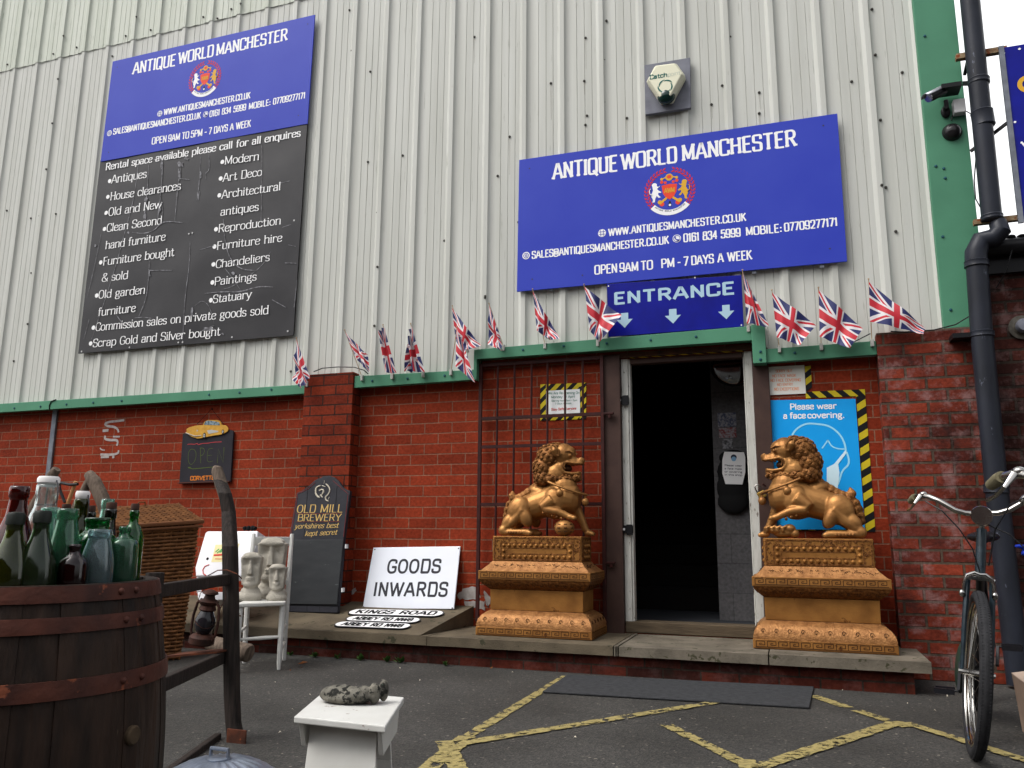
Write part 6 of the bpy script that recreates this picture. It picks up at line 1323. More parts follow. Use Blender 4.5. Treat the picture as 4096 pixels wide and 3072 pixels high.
Q = [bq(*p, .002) for p in ((205, 495), (165, 510), (145, 545), (150, 580), (175, 598))]; mb.tube(Q, .004, 5); mb.build('sticker_red', mat('sticker_red', srgb(206, 60, 50), .5), st)
mb = MB()
for x, y, r in ((190, 440, .012), (545, 150, .018), (580, 150, .02), (620, 150, .022), (640, 150, .016)): mb.ell(bq(x, y, -.04 if y < 200 else 0), (r, .006 if y > 200 else .02, r), nu=10, nv=6)
mb.build('black_latch', BLK0, t)

# =====================================================================
# barrel with bottles
# =====================================================================
def glass(name, col, rough=.06):
    m = bpy.data.materials.new(name); m.use_nodes = True; nt = m.node_tree; b = nt.nodes['Principled BSDF']
    b.inputs['Base Color'].default_value = col; b.inputs['Transmission Weight'].default_value = .93; b.inputs['IOR'].default_value = 1.48
    n = nt.nodes.new('ShaderNodeTexNoise'); n.inputs['Scale'].default_value = 26; n.inputs['Detail'].default_value = 6; r = nt.nodes.new('ShaderNodeMapRange'); r.inputs[1].default_value = .42; r.inputs[2].default_value = .72; r.inputs[3].default_value = rough; r.inputs[4].default_value = rough*2.2+.04
    tc = nt.nodes.new('ShaderNodeTexCoord'); nt.links.new(tc.outputs['Object'], n.inputs['Vector']); nt.links.new(n.outputs['Fac'], r.inputs[0]); nt.links.new(r.outputs[0], b.inputs['Roughness']); return m
bc = DD(*D(62, 1250), 1.98); zr = DD(120, 2346, 1.735).z; bc = Vector((bc.x, bc.y, 0)); BR_ = .245
t = thing('oak_barrel', 'dark oak barrel with rusty hoops, open top crowded with old bottles', 'barrel', bc)
def brr(z): k = (z/zr-.5)*2; return .287 - (.287-BR_)*abs(k)**2.0
nst = 26
STV = mat('barrel_oak', srgb(50, 36, 28), .6, col2=srgb(22, 16, 13), nscale=9, stretch=(3, 3, .5), bump=.5, bscale=24, col3=srgb(92, 80, 66), thr=.72, tscale=14)
mb = MB()
for i in range(nst):
    a0 = 2*math.pi*(i+.004)/nst; a1 = 2*math.pi*(i+.996)/nst; vs = []; nz = 14; dr = random.uniform(-.002, .002)
    for j in range(nz+1):
        z = zr*j/nz; r = brr(z)+dr
        for a, rr in ((a0, r-.002), ((a0+a1)/2, r+.001), (a1, r-.002), (a1, r-.024), (a0, r-.024)): vs.append((bc.x+rr*math.cos(a), bc.y+rr*math.sin(a), z))
    fs = [(j*5+k, j*5+(k+1) % 5, (j+1)*5+(k+1) % 5, (j+1)*5+k) for j in range(nz) for k in range(5)]+[(4, 3, 2, 1, 0), tuple(range(nz*5, nz*5+5))]; mb.add(vs, fs)
mb.build('staves', STV, t)
HOOP = mat('hoop_rust', srgb(84, 48, 38), .6, .25, col2=srgb(56, 34, 30), nscale=14, bump=.25, bscale=50, col3=srgb(118, 66, 46), thr=.60, tscale=13)
hoops = []
zz_ = lambda y, d=1.71: DD(60, y, d).z
for z0, z1 in ((zz_(2418, 1.73), zr-.001), (zz_(2546, 1.71), zz_(2481, 1.71)), (zz_(2819, 1.70), zz_(2740, 1.70)), (.16, .21), (.03, .08)):
    mb = MB(); rr = [(brr(z0)+.0045, z0), (brr((z0+z1)/2)+.0055, (z0+z1)/2), (brr(z1)+.0045, z1), (brr(z1)+.001, z1), (brr(z0)+.001, z0)]
    mb.lathe(rr+[rr[0]], bc, 64, caps=False); h = mb.build('hoop', HOOP, t, smooth=True, split=50); hoops.append((h, z0, z1))
for (h, z0, z1), (ax, ay), (bx_, by_) in zip(hoops[:3], ((474, 2355), (495, 2476), (488, 2721)), ((536, 2344), (557, 2463), (556, 2705))):
    mb = MB()
    for px, py in ((ax, ay), (bx_, by_)):
        q = DD(px, py, 1.75); a = math.atan2(q.y-bc.y, q.x-bc.x)
        # angle on barrel where this pixel column meets it
        rr = ray(px, py); z = (z0+z1)/2; best = None
        for k in range(360):
            A = R(k); P = Vector((bc.x+brr(z)*math.cos(A), bc.y+brr(z)*math.sin(A), z)); n = Vector((math.cos(A), math.sin(A), 0))
            if n.dot(CAM-P) < 0: continue
            dd = (P-CAM).normalized(); e_ = abs(math.atan2(dd.x, dd.y)-math.atan2(rr.x, rr.y))
            if best is None or e_ < best[0]: best = (e_, P, n)
        mb.ell(best[1]+best[2]*.005, .007, nu=8, nv=6)
    mb.build('rivet', HOOP, h, smooth=True)
mb = MB(); mb.lathe([(.0001, zr-.08), (BR_-.024, zr-.08), (BR_-.024, zr-.062), (.0001, zr-.062)], bc, 40, caps=False); mb.build('inner_board', STV, t)
q = None
rr = ray(*D(283, 1612)); best = None
for k in range(360):
    A = R(k); z = DD(524, 2985, 1.70).z; P = Vector((bc.x+brr(z)*math.cos(A), bc.y+brr(z)*math.sin(A), z)); n = Vector((math.cos(A), math.sin(A), 0))
    if n.dot(CAM-P) < 0: continue
    dd = (P-CAM).normalized(); e_ = abs(math.atan2(dd.x, dd.y)-math.atan2(rr.x, rr.y))
    if best is None or e_ < best[0]: best = (e_, P, n)
mb = MB(); x_, y_, z_ = frame(best[2]); mb.lathe([(.018, -.01), (.018, .005), (.015, .008), (.0001, .008)], best[1], 16, M=Matrix((x_, y_, z_)).transposed(), caps=False); mb.build('bung', mat('bung_wood', srgb(78, 64, 48), .8, col2=srgb(44, 36, 28), nscale=30), t, smooth=True)
# bottles
BOT = {  # outer profile fractions (radius factor of body r, height fraction)
 'beer': [(.92, 0), (1, .03), (1, .44), (.95, .53), (.74, .66), (.52, .77), (.43, .85), (.41, .92), (.47, .93), (.47, .985), (.40, 1)],
 'wine': [(.92, 0), (1, .03), (1, .40), (.93, .50), (.68, .64), (.46, .76), (.38, .88), (.38, .90), (.43, .91), (.43, .985), (.38, 1)],
 'flask': [(.94, 0), (1, .03), (1, .76), (.94, .82), (.60, .855), (.34, .88), (.30, .94), (.36, .95), (.36, .99), (.32, 1)],
 'milk': [(.92, 0), (1, .03), (1, .58), (.95, .67), (.78, .80), (.68, .88), (.66, .91), (.72, .92), (.72, .985), (.66, 1)],
 'jar': [(.92, 0), (1, .03), (1, .74), (.93, .80), (.70, .84), (.60, .86), (.60, .95), (.64, .955), (.64, .99), (.60, 1)],
 'chem': [(.92, 0), (1, .03), (1, .70), (.92, .77), (.66, .83), (.42, .86), (.38, .93), (.44, .94), (.44, .985), (.38, 1)],
 'swing': [(.92, 0), (1, .03), (1, .52), (.94, .62), (.74, .74), (.56, .82), (.52, .90), (.56, .91), (.56, .985), (.50, 1)],
}
GC = dict(olive=glass('glass_olive', srgb(92, 104, 30), .02), brown=glass('glass_brown', srgb(120, 34, 22), .02), dark=glass('glass_dark', srgb(40, 50, 24), .02), dusty=glass('glass_dusty', srgb(76, 104, 66), .08), clear=glass('glass_clear', srgb(232, 242, 240), .0), aqua=glass('glass_aqua', srgb(172, 222, 206), .01), green=glass('glass_green', srgb(18, 130, 58), .02), emerald=glass('glass_emerald', srgb(12, 138, 40), .02), pale=glass('glass_pale', srgb(178, 202, 208), .02), maroon=glass('glass_maroon', srgb(66, 10, 20), .03), seagreen=glass('glass_seagreen', srgb(118, 184, 150), .04))
CORK = mat('cork_brown', srgb(72, 50, 42), .8, col2=srgb(48, 34, 30), nscale=60); CAPW = mat('china_stopper', srgb(220, 216, 214), .35); RUB = mat('black_screw_stopper', srgb(30, 34, 30), .5)
zb0 = zr-.061
def bottle(kind, colr, label, x, ytop, wbody, dist, cap=None):
    """x: crop px centre of bottle, ytop: crop px top, wbody: crop px body width"""
    px, py = bo(x, ytop)
    for k in range(60):
        top = DD(px, py, dist); r = wbody/3.016/FPX*dist/1.84
        if math.hypot(top.x-bc.x, top.y-bc.y) < BR_-.028-r: break
        dist += .004
    H = top.z-zb0
    if cap: H *= .96
    t = thing('glass_bottle', label, 'bottle', (top.x, top.y, zb0), 0, 'old bottles standing in the barrel')
    out = [(f*r, h*H) for f, h in BOT[kind]]; inn = [(max(.002, f*r-.0028), max(.006, h*H)) for f, h in BOT[kind]]
    prof = [(.0001, 0)]+out+list(reversed(inn))+[(.0001, .008)]
    mb = MB(); mb.lathe(prof, (top.x, top.y, zb0), 26, caps=False); mb.build('glass_body', GC[colr], t, smooth=True, split=0)
    rn = out[-1][0]; c = (top.x, top.y, zb0+H)
    if cap == 'cork': mb = MB(); mb.lathe([(rn*.8, -.012), (rn*.82, .0), (rn*1.0, .0005), (rn*1.0, .012), (rn*.9, .014)], c, 18); mb.build('stopper', CORK, t, smooth=True)
    if cap == 'screw': mb = MB(); mb.lathe([(rn*.8, -.014), (rn*1.22, -.013), (rn*1.22, .004), (rn*1.0, .009), (rn*.5, .010)], c, 18); mb.build('stopper', RUB, t, smooth=True)
    if cap == 'swing':
        mb = MB(); mb.lathe([(rn*.8, -.006), (rn*1.0, .0005), (rn*1.12, .003), (rn*1.12, .012), (rn*.95, .0165)], c, 20); mb.build('stopper', CAPW, t, smooth=True)
        mb = MB(); C_ = Vector(c); mb.tube([C_+Vector((rn*1.15, 0, .008)), C_+Vector((rn*1.5, 0, -.01)), C_+Vector((rn*1.5, 0, -.035)), C_+Vector((rn*1.1, 0, -.045)), C_+Vector((0, -rn*1.15, -.045)), C_+Vector((-rn*1.1, 0, -.045)), C_+Vector((-rn*1.35, 0, -.02)), C_+Vector((-rn*1.12, 0, .006))], .0014, 6); mb.build('wire_bail', mat('bail_wire', srgb(90, 88, 92), .4, .8), t)
    return t
B_ = 'bottle '
bottle('wine', 'brown', 'tall reddish brown bottle, leftmost at the back of the barrel', 245, 285, 400, 1.98)
bottle('beer', 'olive', 'dark olive green bottle with black stopper, front left of the barrel', 200, 612, 335, 1.80, 'screw')
bottle('beer', 'dusty', 'dusty grey green bottle with dark stopper, between the olive and brown ones at the front', 520, 590, 330, 1.80, 'screw')
bottle('swing', 'clear', 'large clear bottle with white china stopper, the widest neck at the back', 590, 200, 350, 2.02, 'swing')
bottle('milk', 'aqua', 'pale aqua bottle just behind the dusty green one', 612, 540, 235, 1.90)
bottle('milk', 'seagreen', 'clear sea green wide mouth bottle behind the small maroon one', 828, 556, 270, 1.84)
bottle('swing', 'olive', 'olive green bottle with dark collar and white stopper at the middle back', 1000, 384, 235, 1.99, 'swing')
bottle('beer', 'dark', 'dark bottle with brown cork peeking over the sea green one', 802, 530, 200, 2.06, 'cork')
bottle('beer', 'dark', 'dark bottle with brown cork between white stoppered and emerald bottles', 1105, 548, 190, 2.06, 'cork')
bottle('jar', 'green', 'wide necked green glass jar in the middle of the barrel', 1188, 665, 360, 1.90)
bottle('milk', 'aqua', 'aqua bottle top showing behind the corked dark bottle', 1308, 440, 170, 2.10)
bottle('wine', 'dark', 'dark bottle with brown cork in front of the aqua top', 1348, 510, 260, 1.96, 'cork')
bottle('milk', 'pale', 'pale clear milk bottle at the front right of the barrel', 1213, 806, 300, 1.76)
bottle('chem', 'maroon', 'small dark maroon medicine bottle at the front middle of the barrel', 912, 985, 255, 1.74)
bottle('flask', 'seagreen', 'frosted pale green round shouldered bottle second from the right', 1508, 772, 290, 1.80)
bottle('chem', 'emerald', 'bright emerald green bottle with cork, rightmost in the barrel', 1632, 526, 205, 1.90, 'cork')

# =====================================================================
# wooden sack cart, barrow shafts, basket, lantern
# =====================================================================
t = thing('sack_cart', 'weathered wooden sack cart with curved handle standing right of the barrel', 'cart', W(*D(505, 1600), -2.83))
Yk = -2.83
path = [(468, 1016), (474, 1034), (486, 1065), (494, 1105), (497, 1180), (499, 1300), (500, 1400), (501, 1500), (504, 1560), (512, 1615), (516, 1660)]
wd_ = [.036, .044, .050, .054, .062, .062, .062, .060, .058, .07, .072]
pts = [W(*D(x, y), Yk+(.10 if y < 1050 else .05 if y < 1120 else 0)) for x, y in path]
mb = MB(); n = len(pts)
loops = []
for p, w_ in zip(pts, wd_): loops += [p+Vector((-w_/2, -.02, 0)), p+Vector((w_/2*.2, -.026, 0)), p+Vector((w_/2, -.016, 0)), p+Vector((w_/2, .02, 0)), p+Vector((-w_/2, .02, 0))]
mb.add(loops, [(i*5+k, i*5+(k+1) % 5, (i+1)*5+(k+1) % 5, (i+1)*5+k) for i in range(n-1) for k in range(5)]+[(4, 3, 2, 1, 0), tuple(range(5*n-5, 5*n))]); mb.build('stile', WOODD, t, bevel=.006)
mb = MB(); a = pts[0]; mb.tube([W(*D(463, 1012), Yk+.10), pts[0]+Vector((0, 0, .004)), pts[1], W(*D(484, 1064), Yk+.09), W(*D(490, 1090), Yk+.05)], [.016, .026, .028, .029, .022], 12); mb.build('handle', WOODG, t, smooth=True)
r1z = W(*D(480, 1248), Yk).z; L1 = G(*D(335, 1272), z=r1z); dL = Vector((L1.x-pts[4].x, L1.y-pts[4].y, 0)); dL = dL.normalized()*.78
Lb = Vector((pts[5].x, Yk, 0))+dL
mb = MB(); lp = [(-.0, 1.0), (0, .6), (0, .3), (.0, 0)]; mb.tube([Lb+Vector((0, 0, z)) for z in (.72, .5, .3, .02)], .03, 8); mb.build('stile', WOODD, t)
for (y0, hh) in ((1250, .046), (1418, .05), (1596, .05)):
    q = W(*D(470, y0), Yk+.004); mb = MB(); A = Vector((pts[5].x-.02, Yk+.002, q.z)); mb.bar(A, Vector((Lb.x, Lb.y, q.z)), .03, hh); mb.build('rung', WOODD, t, bevel=.005)
q = W(*D(512, 1592), Yk-.03); mb = MB(); mb.box(q.x-.05, q.x+.045, Yk-.034, Yk-.026, q.z-.05, q.z+.03); mb.build('iron_foot', RUST, t, bevel=.003)
mb = MB(); q = W(*D(478, 1403), Yk-.06); mb.hexa([q+Vector((-.20, -.12, -.03)), q+Vector((.0, -.03, -.012)), q+Vector((.0, .10, -.012)), q+Vector((-.20, .02, -.03))], [q+Vector((-.20, -.12, -.022)), q+Vector((.0, -.03, -.004)), q+Vector((.0, .10, -.004)), q+Vector((-.20, .02, -.022))]); mb.build('iron_plate', RUST, t)
mb = MB(); q = W(*D(528, 1405), Yk+.25); mb.tube([q+Vector((-.22, .03, .02)), q+Vector((-.05, 0, 0)), q+Vector((.028, -.01, -.008)), q+Vector((.036, -.01, -.01))], [.034, .040, .042, .036], 16); mb.build('axle_end', WOODG, t, smooth=True)
mb = MB(); mb.tube([W(*D(450, 1243), Yk-.02), W(*D(470, 1232), Yk-.035), W(*D(490, 1231), Yk-.036), W(*D(512, 1240), Yk-.035), W(*D(522, 1250), Yk-.01)], .0025, 5); mb.build('wire_tie', RUST, t)
# barrow shafts behind the bottles
t = thing('wooden_barrow', 'old wooden barrow with grey curved shafts sticking up behind the bottles', 'barrow', W(*D(150, 1300), -2.6))
Yb_ = -2.6
for pa, ws in ((((122, 1014), (108, 1035), (88, 1075), (66, 1118), (40, 1200), (20, 1300)), (.030, .040, .046, .052, .052, .05)), (((192, 1024), (203, 1040), (220, 1075), (232, 1110), (240, 1200), (246, 1300)), (.034, .046, .048, .046, .046, .046)), (((190, 1040), (176, 1075), (160, 1112), (130, 1200)), (.024, .036, .04, .04))):
    P = [W(*D(x, y), Yb_) for x, y in pa]; ws = [w_*1.2 for w_ in ws]; mb = MB(); mb.tube([P[0]+(P[0]-P[1]).normalized()*.004]+P, [ws[0]*.55]+[w_*.62 for w_ in ws], 12); mb.build('shaft', WOODG, t, smooth=True)
A = W(*D(-30, 1230), Yb_+.05); B = W(*D(250, 1240), Yb_+.05); mb = MB(); mb.bar(A, B, .04, .05); mb.build('crossbar', WOODG, t)
for x in (30, 238): P = W(*D(x, 1290), Yb_); mb = MB(); mb.bar(P, Vector((P.x, P.y+.1, 0)), .045, .04); mb.build('leg', WOODG, t)
t = thing('turned_stick', 'thin tan stick with dark wire loop between the barrow shafts', 'stick', W(*D(140, 1110), -2.75))
mb = MB(); mb.tube([W(*D(164, 1040), -2.75), W(*D(150, 1078), -2.75), W(*D(136, 1115), -2.75), W(*D(110, 1200), -2.75)], .009, 8); mb.build('stick', mat('stick_tan', srgb(176, 128, 84), .6), t, smooth=True)
mb = MB(); mb.tube([W(*D(127, 1042), -2.76), W(*D(150, 1047), -2.76), W(*D(168, 1046), -2.76)], .007, 8); mb.tube([W(*D(125, 1030), -2.76), W(*D(130, 1060), -2.76), W(*D(140, 1085), -2.76)], .007, 6); mb.build('wire_loop', BLACKP, t)
# wicker hamper
WIC = mat('wicker', srgb(132, 88, 52), .6, col2=srgb(88, 56, 32), nscale=22, bump=.2, bscale=60); WICD = mat('wicker_dark', srgb(40, 24, 14), .8)
Hc = G(*D(404, 1425)); t = thing('wicker_hamper', 'tall brown wicker hamper with flat lid behind the barrel', 'basket', Hc)
fd = Vector((-.62, .40, 0)).normalized()   # from front right corner towards front left is leftwards
# corners (front-right nearest the cart, front-left hidden by the barrel)
uF = Vector((-.52, -.85, 0)).normalized(); vB = Vector((-.85, .52, 0)).normalized(); wdt, dep = .86, .50
zT0 = W(*D(427, 1128), Hc.y).z
def hamper_pt(u, v, z): k = .90+.10*min(1, z/.75); c = uF*(wdt/2)+vB*(dep/2); return Hc + c + (uF*(u*wdt)+vB*(v*dep)-c)*k + Vector((0, 0, z*(1-.075*u+.10*v)))
Hh = zT0; rows = 36
mb = MB(); mb.add([hamper_pt(u, v, z)*1 for z in (.02, Hh-.01) for u, v in ((.02, .02), (.98, .02), (.98, .98), (.02, .98))], [(0, 1, 5, 4), (1, 2, 6, 5), (2, 3, 7, 6), (3, 0, 4, 7), (0, 3, 2, 1), (4, 5, 6, 7)]); mb.build('lining', WICD, t)
mb = MB(); per = []
for i in range(21): per.append((i/20, 0, 0, -1))
for i in range(1, 15): per.append((1, i/14, 1, 0))
for i in range(1, 21): per.append((1-i/20, 1, 0, 1))
for i in range(1, 14): per.append((0, 1-i/14, -1, 0))
for r_ in range(rows):
    z = .02+(Hh-.04)*r_/rows; P = []
    for k, (u, v, nu_, nv_) in enumerate(per):
        s_ = 1 if (k+r_) % 2 else -1; P.append(hamper_pt(u, v, z+random.uniform(-.002, .002))+(uF*nu_+vB*nv_)*(.006*s_))
    mb.tube(P, .0105, 5, closed=True)
mb.build('woven_side', WIC, t, smooth=True)
mb = MB()
for k, (u, v, nu_, nv_) in enumerate(per):
    mb.tube([hamper_pt(u, v, .0), hamper_pt(u, v, Hh)], .005, 5)
mb.build('upright_cane', WIC, t)
mb = MB(); lid = lambda u, v, e=0: hamper_pt(-.03+1.06*u, -.05+1.1*v, Hh+.012+.02*v+e)
for r_ in range(22):
    v = r_/21; mb.tube([lid(k/22, v, .006*(1 if (k+r_) % 2 else -1)) for k in range(23)], .011, 5)
mb.build('lid', WIC, t, smooth=True); mb = MB(); mb.tube([lid(0, 0, -.004), lid(1, 0, -.004), lid(1, 1, -.004), lid(0, 1, -.004)], .016, 8, closed=True); mb.tube([lid(0, 0, -.035), lid(1, 0, -.035)], .010, 8); mb.build('lid_rim', mat('wicker_rim', srgb(112, 72, 46), .6), t, smooth=True)
mb = MB(); c = lid(.30, .97, .01); mb.tube([c+uF*.03, c+uF*.02+Vector((0, 0, .025)), c-uF*.02+Vector((0, 0, .028)), c-uF*.03], .006, 6); mb.build('lid_loop', WIC, t)
# rusty lantern
lc = W(*D(434, 1392), Yk-.09); t = thing('rusty_lantern', 'rusty hurricane lantern resting on the sack cart rung', 'lantern', lc)
LR = mat('lantern_rust', srgb(72, 44, 36), .6, .3, col2=srgb(44, 30, 26), nscale=30, bump=.3)
tl = Matrix.Rotation(R(8), 3, 'Y')
mb = MB(); mb.lathe([(.045, 0), (.052, .006), (.052, .030), (.040, .042), (.020, .046)], lc, 24, M=tl); mb.build('oil_tank', LR, t, smooth=True)
mb = MB(); mb.lathe([(.024, .046), (.034, .058), (.042, .080), (.041, .105), (.030, .130), (.026, .140)], lc, 24, M=tl, caps=False); mb.build('globe', mat('sooty_glass', srgb(30, 28, 32), .12, coat=.5), t, smooth=True)
mb = MB(); mb.lathe([(.030, .140), (.036, .146), (.030, .162), (.040, .172), (.042, .180), (.024, .190), (.020, .205), (.034, .212), (.030, .220), (.010, .228)], lc, 24, M=tl); mb.build('chimney', LR, t, smooth=True)
for s_ in (-1, 1):
    mb = MB(); mb.tube([lc+tl @ Vector((s_*a, 0, z)) for a, z in ((.050, .02), (.064, .05), (.066, .11), (.056, .165), (.038, .182))], .006, 8); mb.build('side_tube', LR, t, smooth=True)
mb = MB(); mb.tube([lc+tl @ Vector(v) for v in ((-.060, 0, .15), (-.068, .02, .20), (-.04, .04, .245), (.0, .045, .26), (.04, .04, .245), (.066, .02, .20), (.060, 0, .15))], .0018, 5); mb.tube([lc+tl @ Vector((.044*math.cos(a), .044*math.sin(a), .085+.012*math.sin(a*2))) for a in [k*.524 for k in range(12)]], .0014, 5, closed=True); mb.build('wire_handle', LR, t)
# bin lid
lc = G(*D(472, 1656), z=.08); t = thing('bin_lid', 'galvanised ribbed dustbin lid lying at the bottom edge beside the barrel', 'lid', (lc.x, lc.y, 0))
ZN = mat('zinc', srgb(150, 158, 172), .38, .7, col2=srgb(116, 124, 138), nscale=16, bump=.06); mb = MB(); n = 96; prof = [(.222, .014), (.225, .026), (.217, .036), (.200, .042), (.162, .066), (.118, .086), (.076, .100), (.034, .105), (.001, .106)]
vs = []
for r_, z in prof:
    for j in range(n):
        a = 2*math.pi*j/n; rib = .0055*max(0, math.cos(a*20))*(1 if .04 < r_ < .20 else 0); vs.append((lc.x+r_*math.cos(a), lc.y+r_*math.sin(a), z+rib))
mb.add(vs, [(i*n+j, i*n+(j+1) % n, (i+1)*n+(j+1) % n, (i+1)*n+j) for i in range(len(prof)-1) for j in range(n)]); mb.build('lid_dome', ZN, t, smooth=True, split=0)
mb = MB(); mb.tube([(lc.x-.036, lc.y, .102), (lc.x-.034, lc.y, .136), (lc.x+.034, lc.y, .136), (lc.x+.036, lc.y, .102)], .007, 8); mb.lathe([(.038, .103), (.040, .108), (.032, .112)], (lc.x, lc.y, 0), 20); mb.build('top_handle', ZN, t, smooth=True)
mb = MB(); mb.tube([(lc.x+.208, lc.y+.03, .034), (lc.x+.243, lc.y+.03, .036), (lc.x+.248, lc.y-.03, .026), (lc.x+.216, lc.y-.05, .022)], .005, 8); mb.build('side_handle', ZN, t)

# =====================================================================
# stool with carved stone
# =====================================================================
zs_ = .385; Lq, Fq, Rq, Bq = [G(*D(x, y), z=zs_) for x, y in ((635, 1547), (833, 1568), (869, 1503), (705, 1493))]
ws_ = (Fq-Lq); ls_ = ((Rq-Fq)+(Bq-Lq))/2; c = (Lq+Fq+Rq+Bq)/4; a = ws_.normalized(); b_ = ls_.normalized(); wl_ = ws_.length/2; ll_ = ls_.length/2
t = thing('white_stool', 'small white painted stool with splayed board legs on the tarmac', 'stool', (c.x, c.y, 0))
P_ = lambda u, v, z: Vector((c.x, c.y, 0))+a*u+b_*v+Vector((0, 0, z))
mb = MB(); mb.hexa([P_(u, v, zs_-.018) for u, v in ((-wl_, -ll_), (wl_, -ll_), (wl_, ll_), (-wl_, ll_))], [P_(u, v, zs_) for u, v in ((-wl_, -ll_), (wl_, -ll_), (wl_, ll_), (-wl_, ll_))]); mb.build('seat', WHP, t, bevel=.004, bseg=3)
for s_ in (-1, 1):
    lw = wl_-.036; yt_, yb_ = s_*(ll_-.075), s_*(ll_+.01)
    for q in (-1, 1):    # board with a notch cut in the foot = two feet + upper board
        mb = MB(); mb.hexa([P_(q*(lw*.42), yb_-.009, 0), P_(q*(lw+.022), yb_-.009, 0), P_(q*(lw+.022), yb_+.009, 0), P_(q*(lw*.42), yb_+.009, 0)], [P_(q*.004, yt_+(yb_-yt_)*.42-.009, .22), P_(q*(lw+.006), yt_+(yb_-yt_)*.42-.009, .22), P_(q*(lw+.006), yt_+(yb_-yt_)*.42+.009, .22), P_(q*.004, yt_+(yb_-yt_)*.42+.009, .22)])
        mb.build('leg', WHP2, t, bevel=.002)
    mb = MB(); mb.hexa([P_(u, yt_+(yb_-yt_)*.42+w_, .2205) for u, w_ in ((-lw-.006, -.009), (lw+.006, -.009), (lw+.006, .009), (-lw-.006, .009))], [P_(u, yt_+w_, zs_-.0185) for u, w_ in ((-lw, -.009), (lw, -.009), (lw, .009), (-lw, .009))]); mb.build('end_board', WHP2, t, bevel=.002)
    ap = MB(); u0 = s_*(lw+.010); ap.hexa([P_(u0, -ll_+.055, zs_-.085), P_(u0+s_*.014, -ll_+.055, zs_-.085), P_(u0+s_*.014, ll_-.055, zs_-.085), P_(u0, ll_-.055, zs_-.085)], [P_(u0, -ll_+.012, zs_-.0185), P_(u0+s_*.014, -ll_+.012, zs_-.0185), P_(u0+s_*.014, ll_-.012, zs_-.0185), P_(u0, ll_-.012, zs_-.0185)]); ap.build('apron', WHP2, t, bevel=.002)
sc_ = G(*D(760, 1518), z=zs_); STG = mat('carved_grey_stone', srgb(122, 118, 108), .95, col2=srgb(72, 70, 64), nscale=22, bump=1.0, bscale=45, col3=srgb(38, 38, 35), thr=.52, tscale=48)
t = thing('stone_carving', 'grey lumpy carved stone with two upturned toes on the white stool', 'carving', (sc_.x, sc_.y, zs_))
m = MB(); rx = Vector((1, .12, 0)).normalized(); ry = Vector((-.12, 1, 0)); Mx = Matrix((rx, ry, UPV)).transposed(); random.seed(5)
def se(u, v, z, a_, b2, c2_): m.ell(sc_+rx*u+ry*v+UPV*z, (a_, b2, c2_), M=Mx)
se(-.015, 0, .016, .080, .050, .020); se(-.045, 0, .024, .050, .040, .022); se(.03, -.005, .024, .045, .042, .020); se(.072, -.012, .030, .018, .018, .028); se(.088, .018, .034, .014, .018, .030); se(.060, .015, .028, .02, .02, .026); se(.045, -.02, .03, .02, .018, .022)
for k in range(130):
    a_ = random.uniform(0, 6.28); r_ = random.uniform(0, 1)**.5; se(-.028+.070*r_*math.cos(a_), .042*r_*math.sin(a_), .036-.020*r_*r_+random.uniform(-.004, .008), random.uniform(.004, .011), random.uniform(.003, .007), random.uniform(.004, .010))
remesh(m, .0028, 0).build('stone', STG, t, smooth=True, split=0)

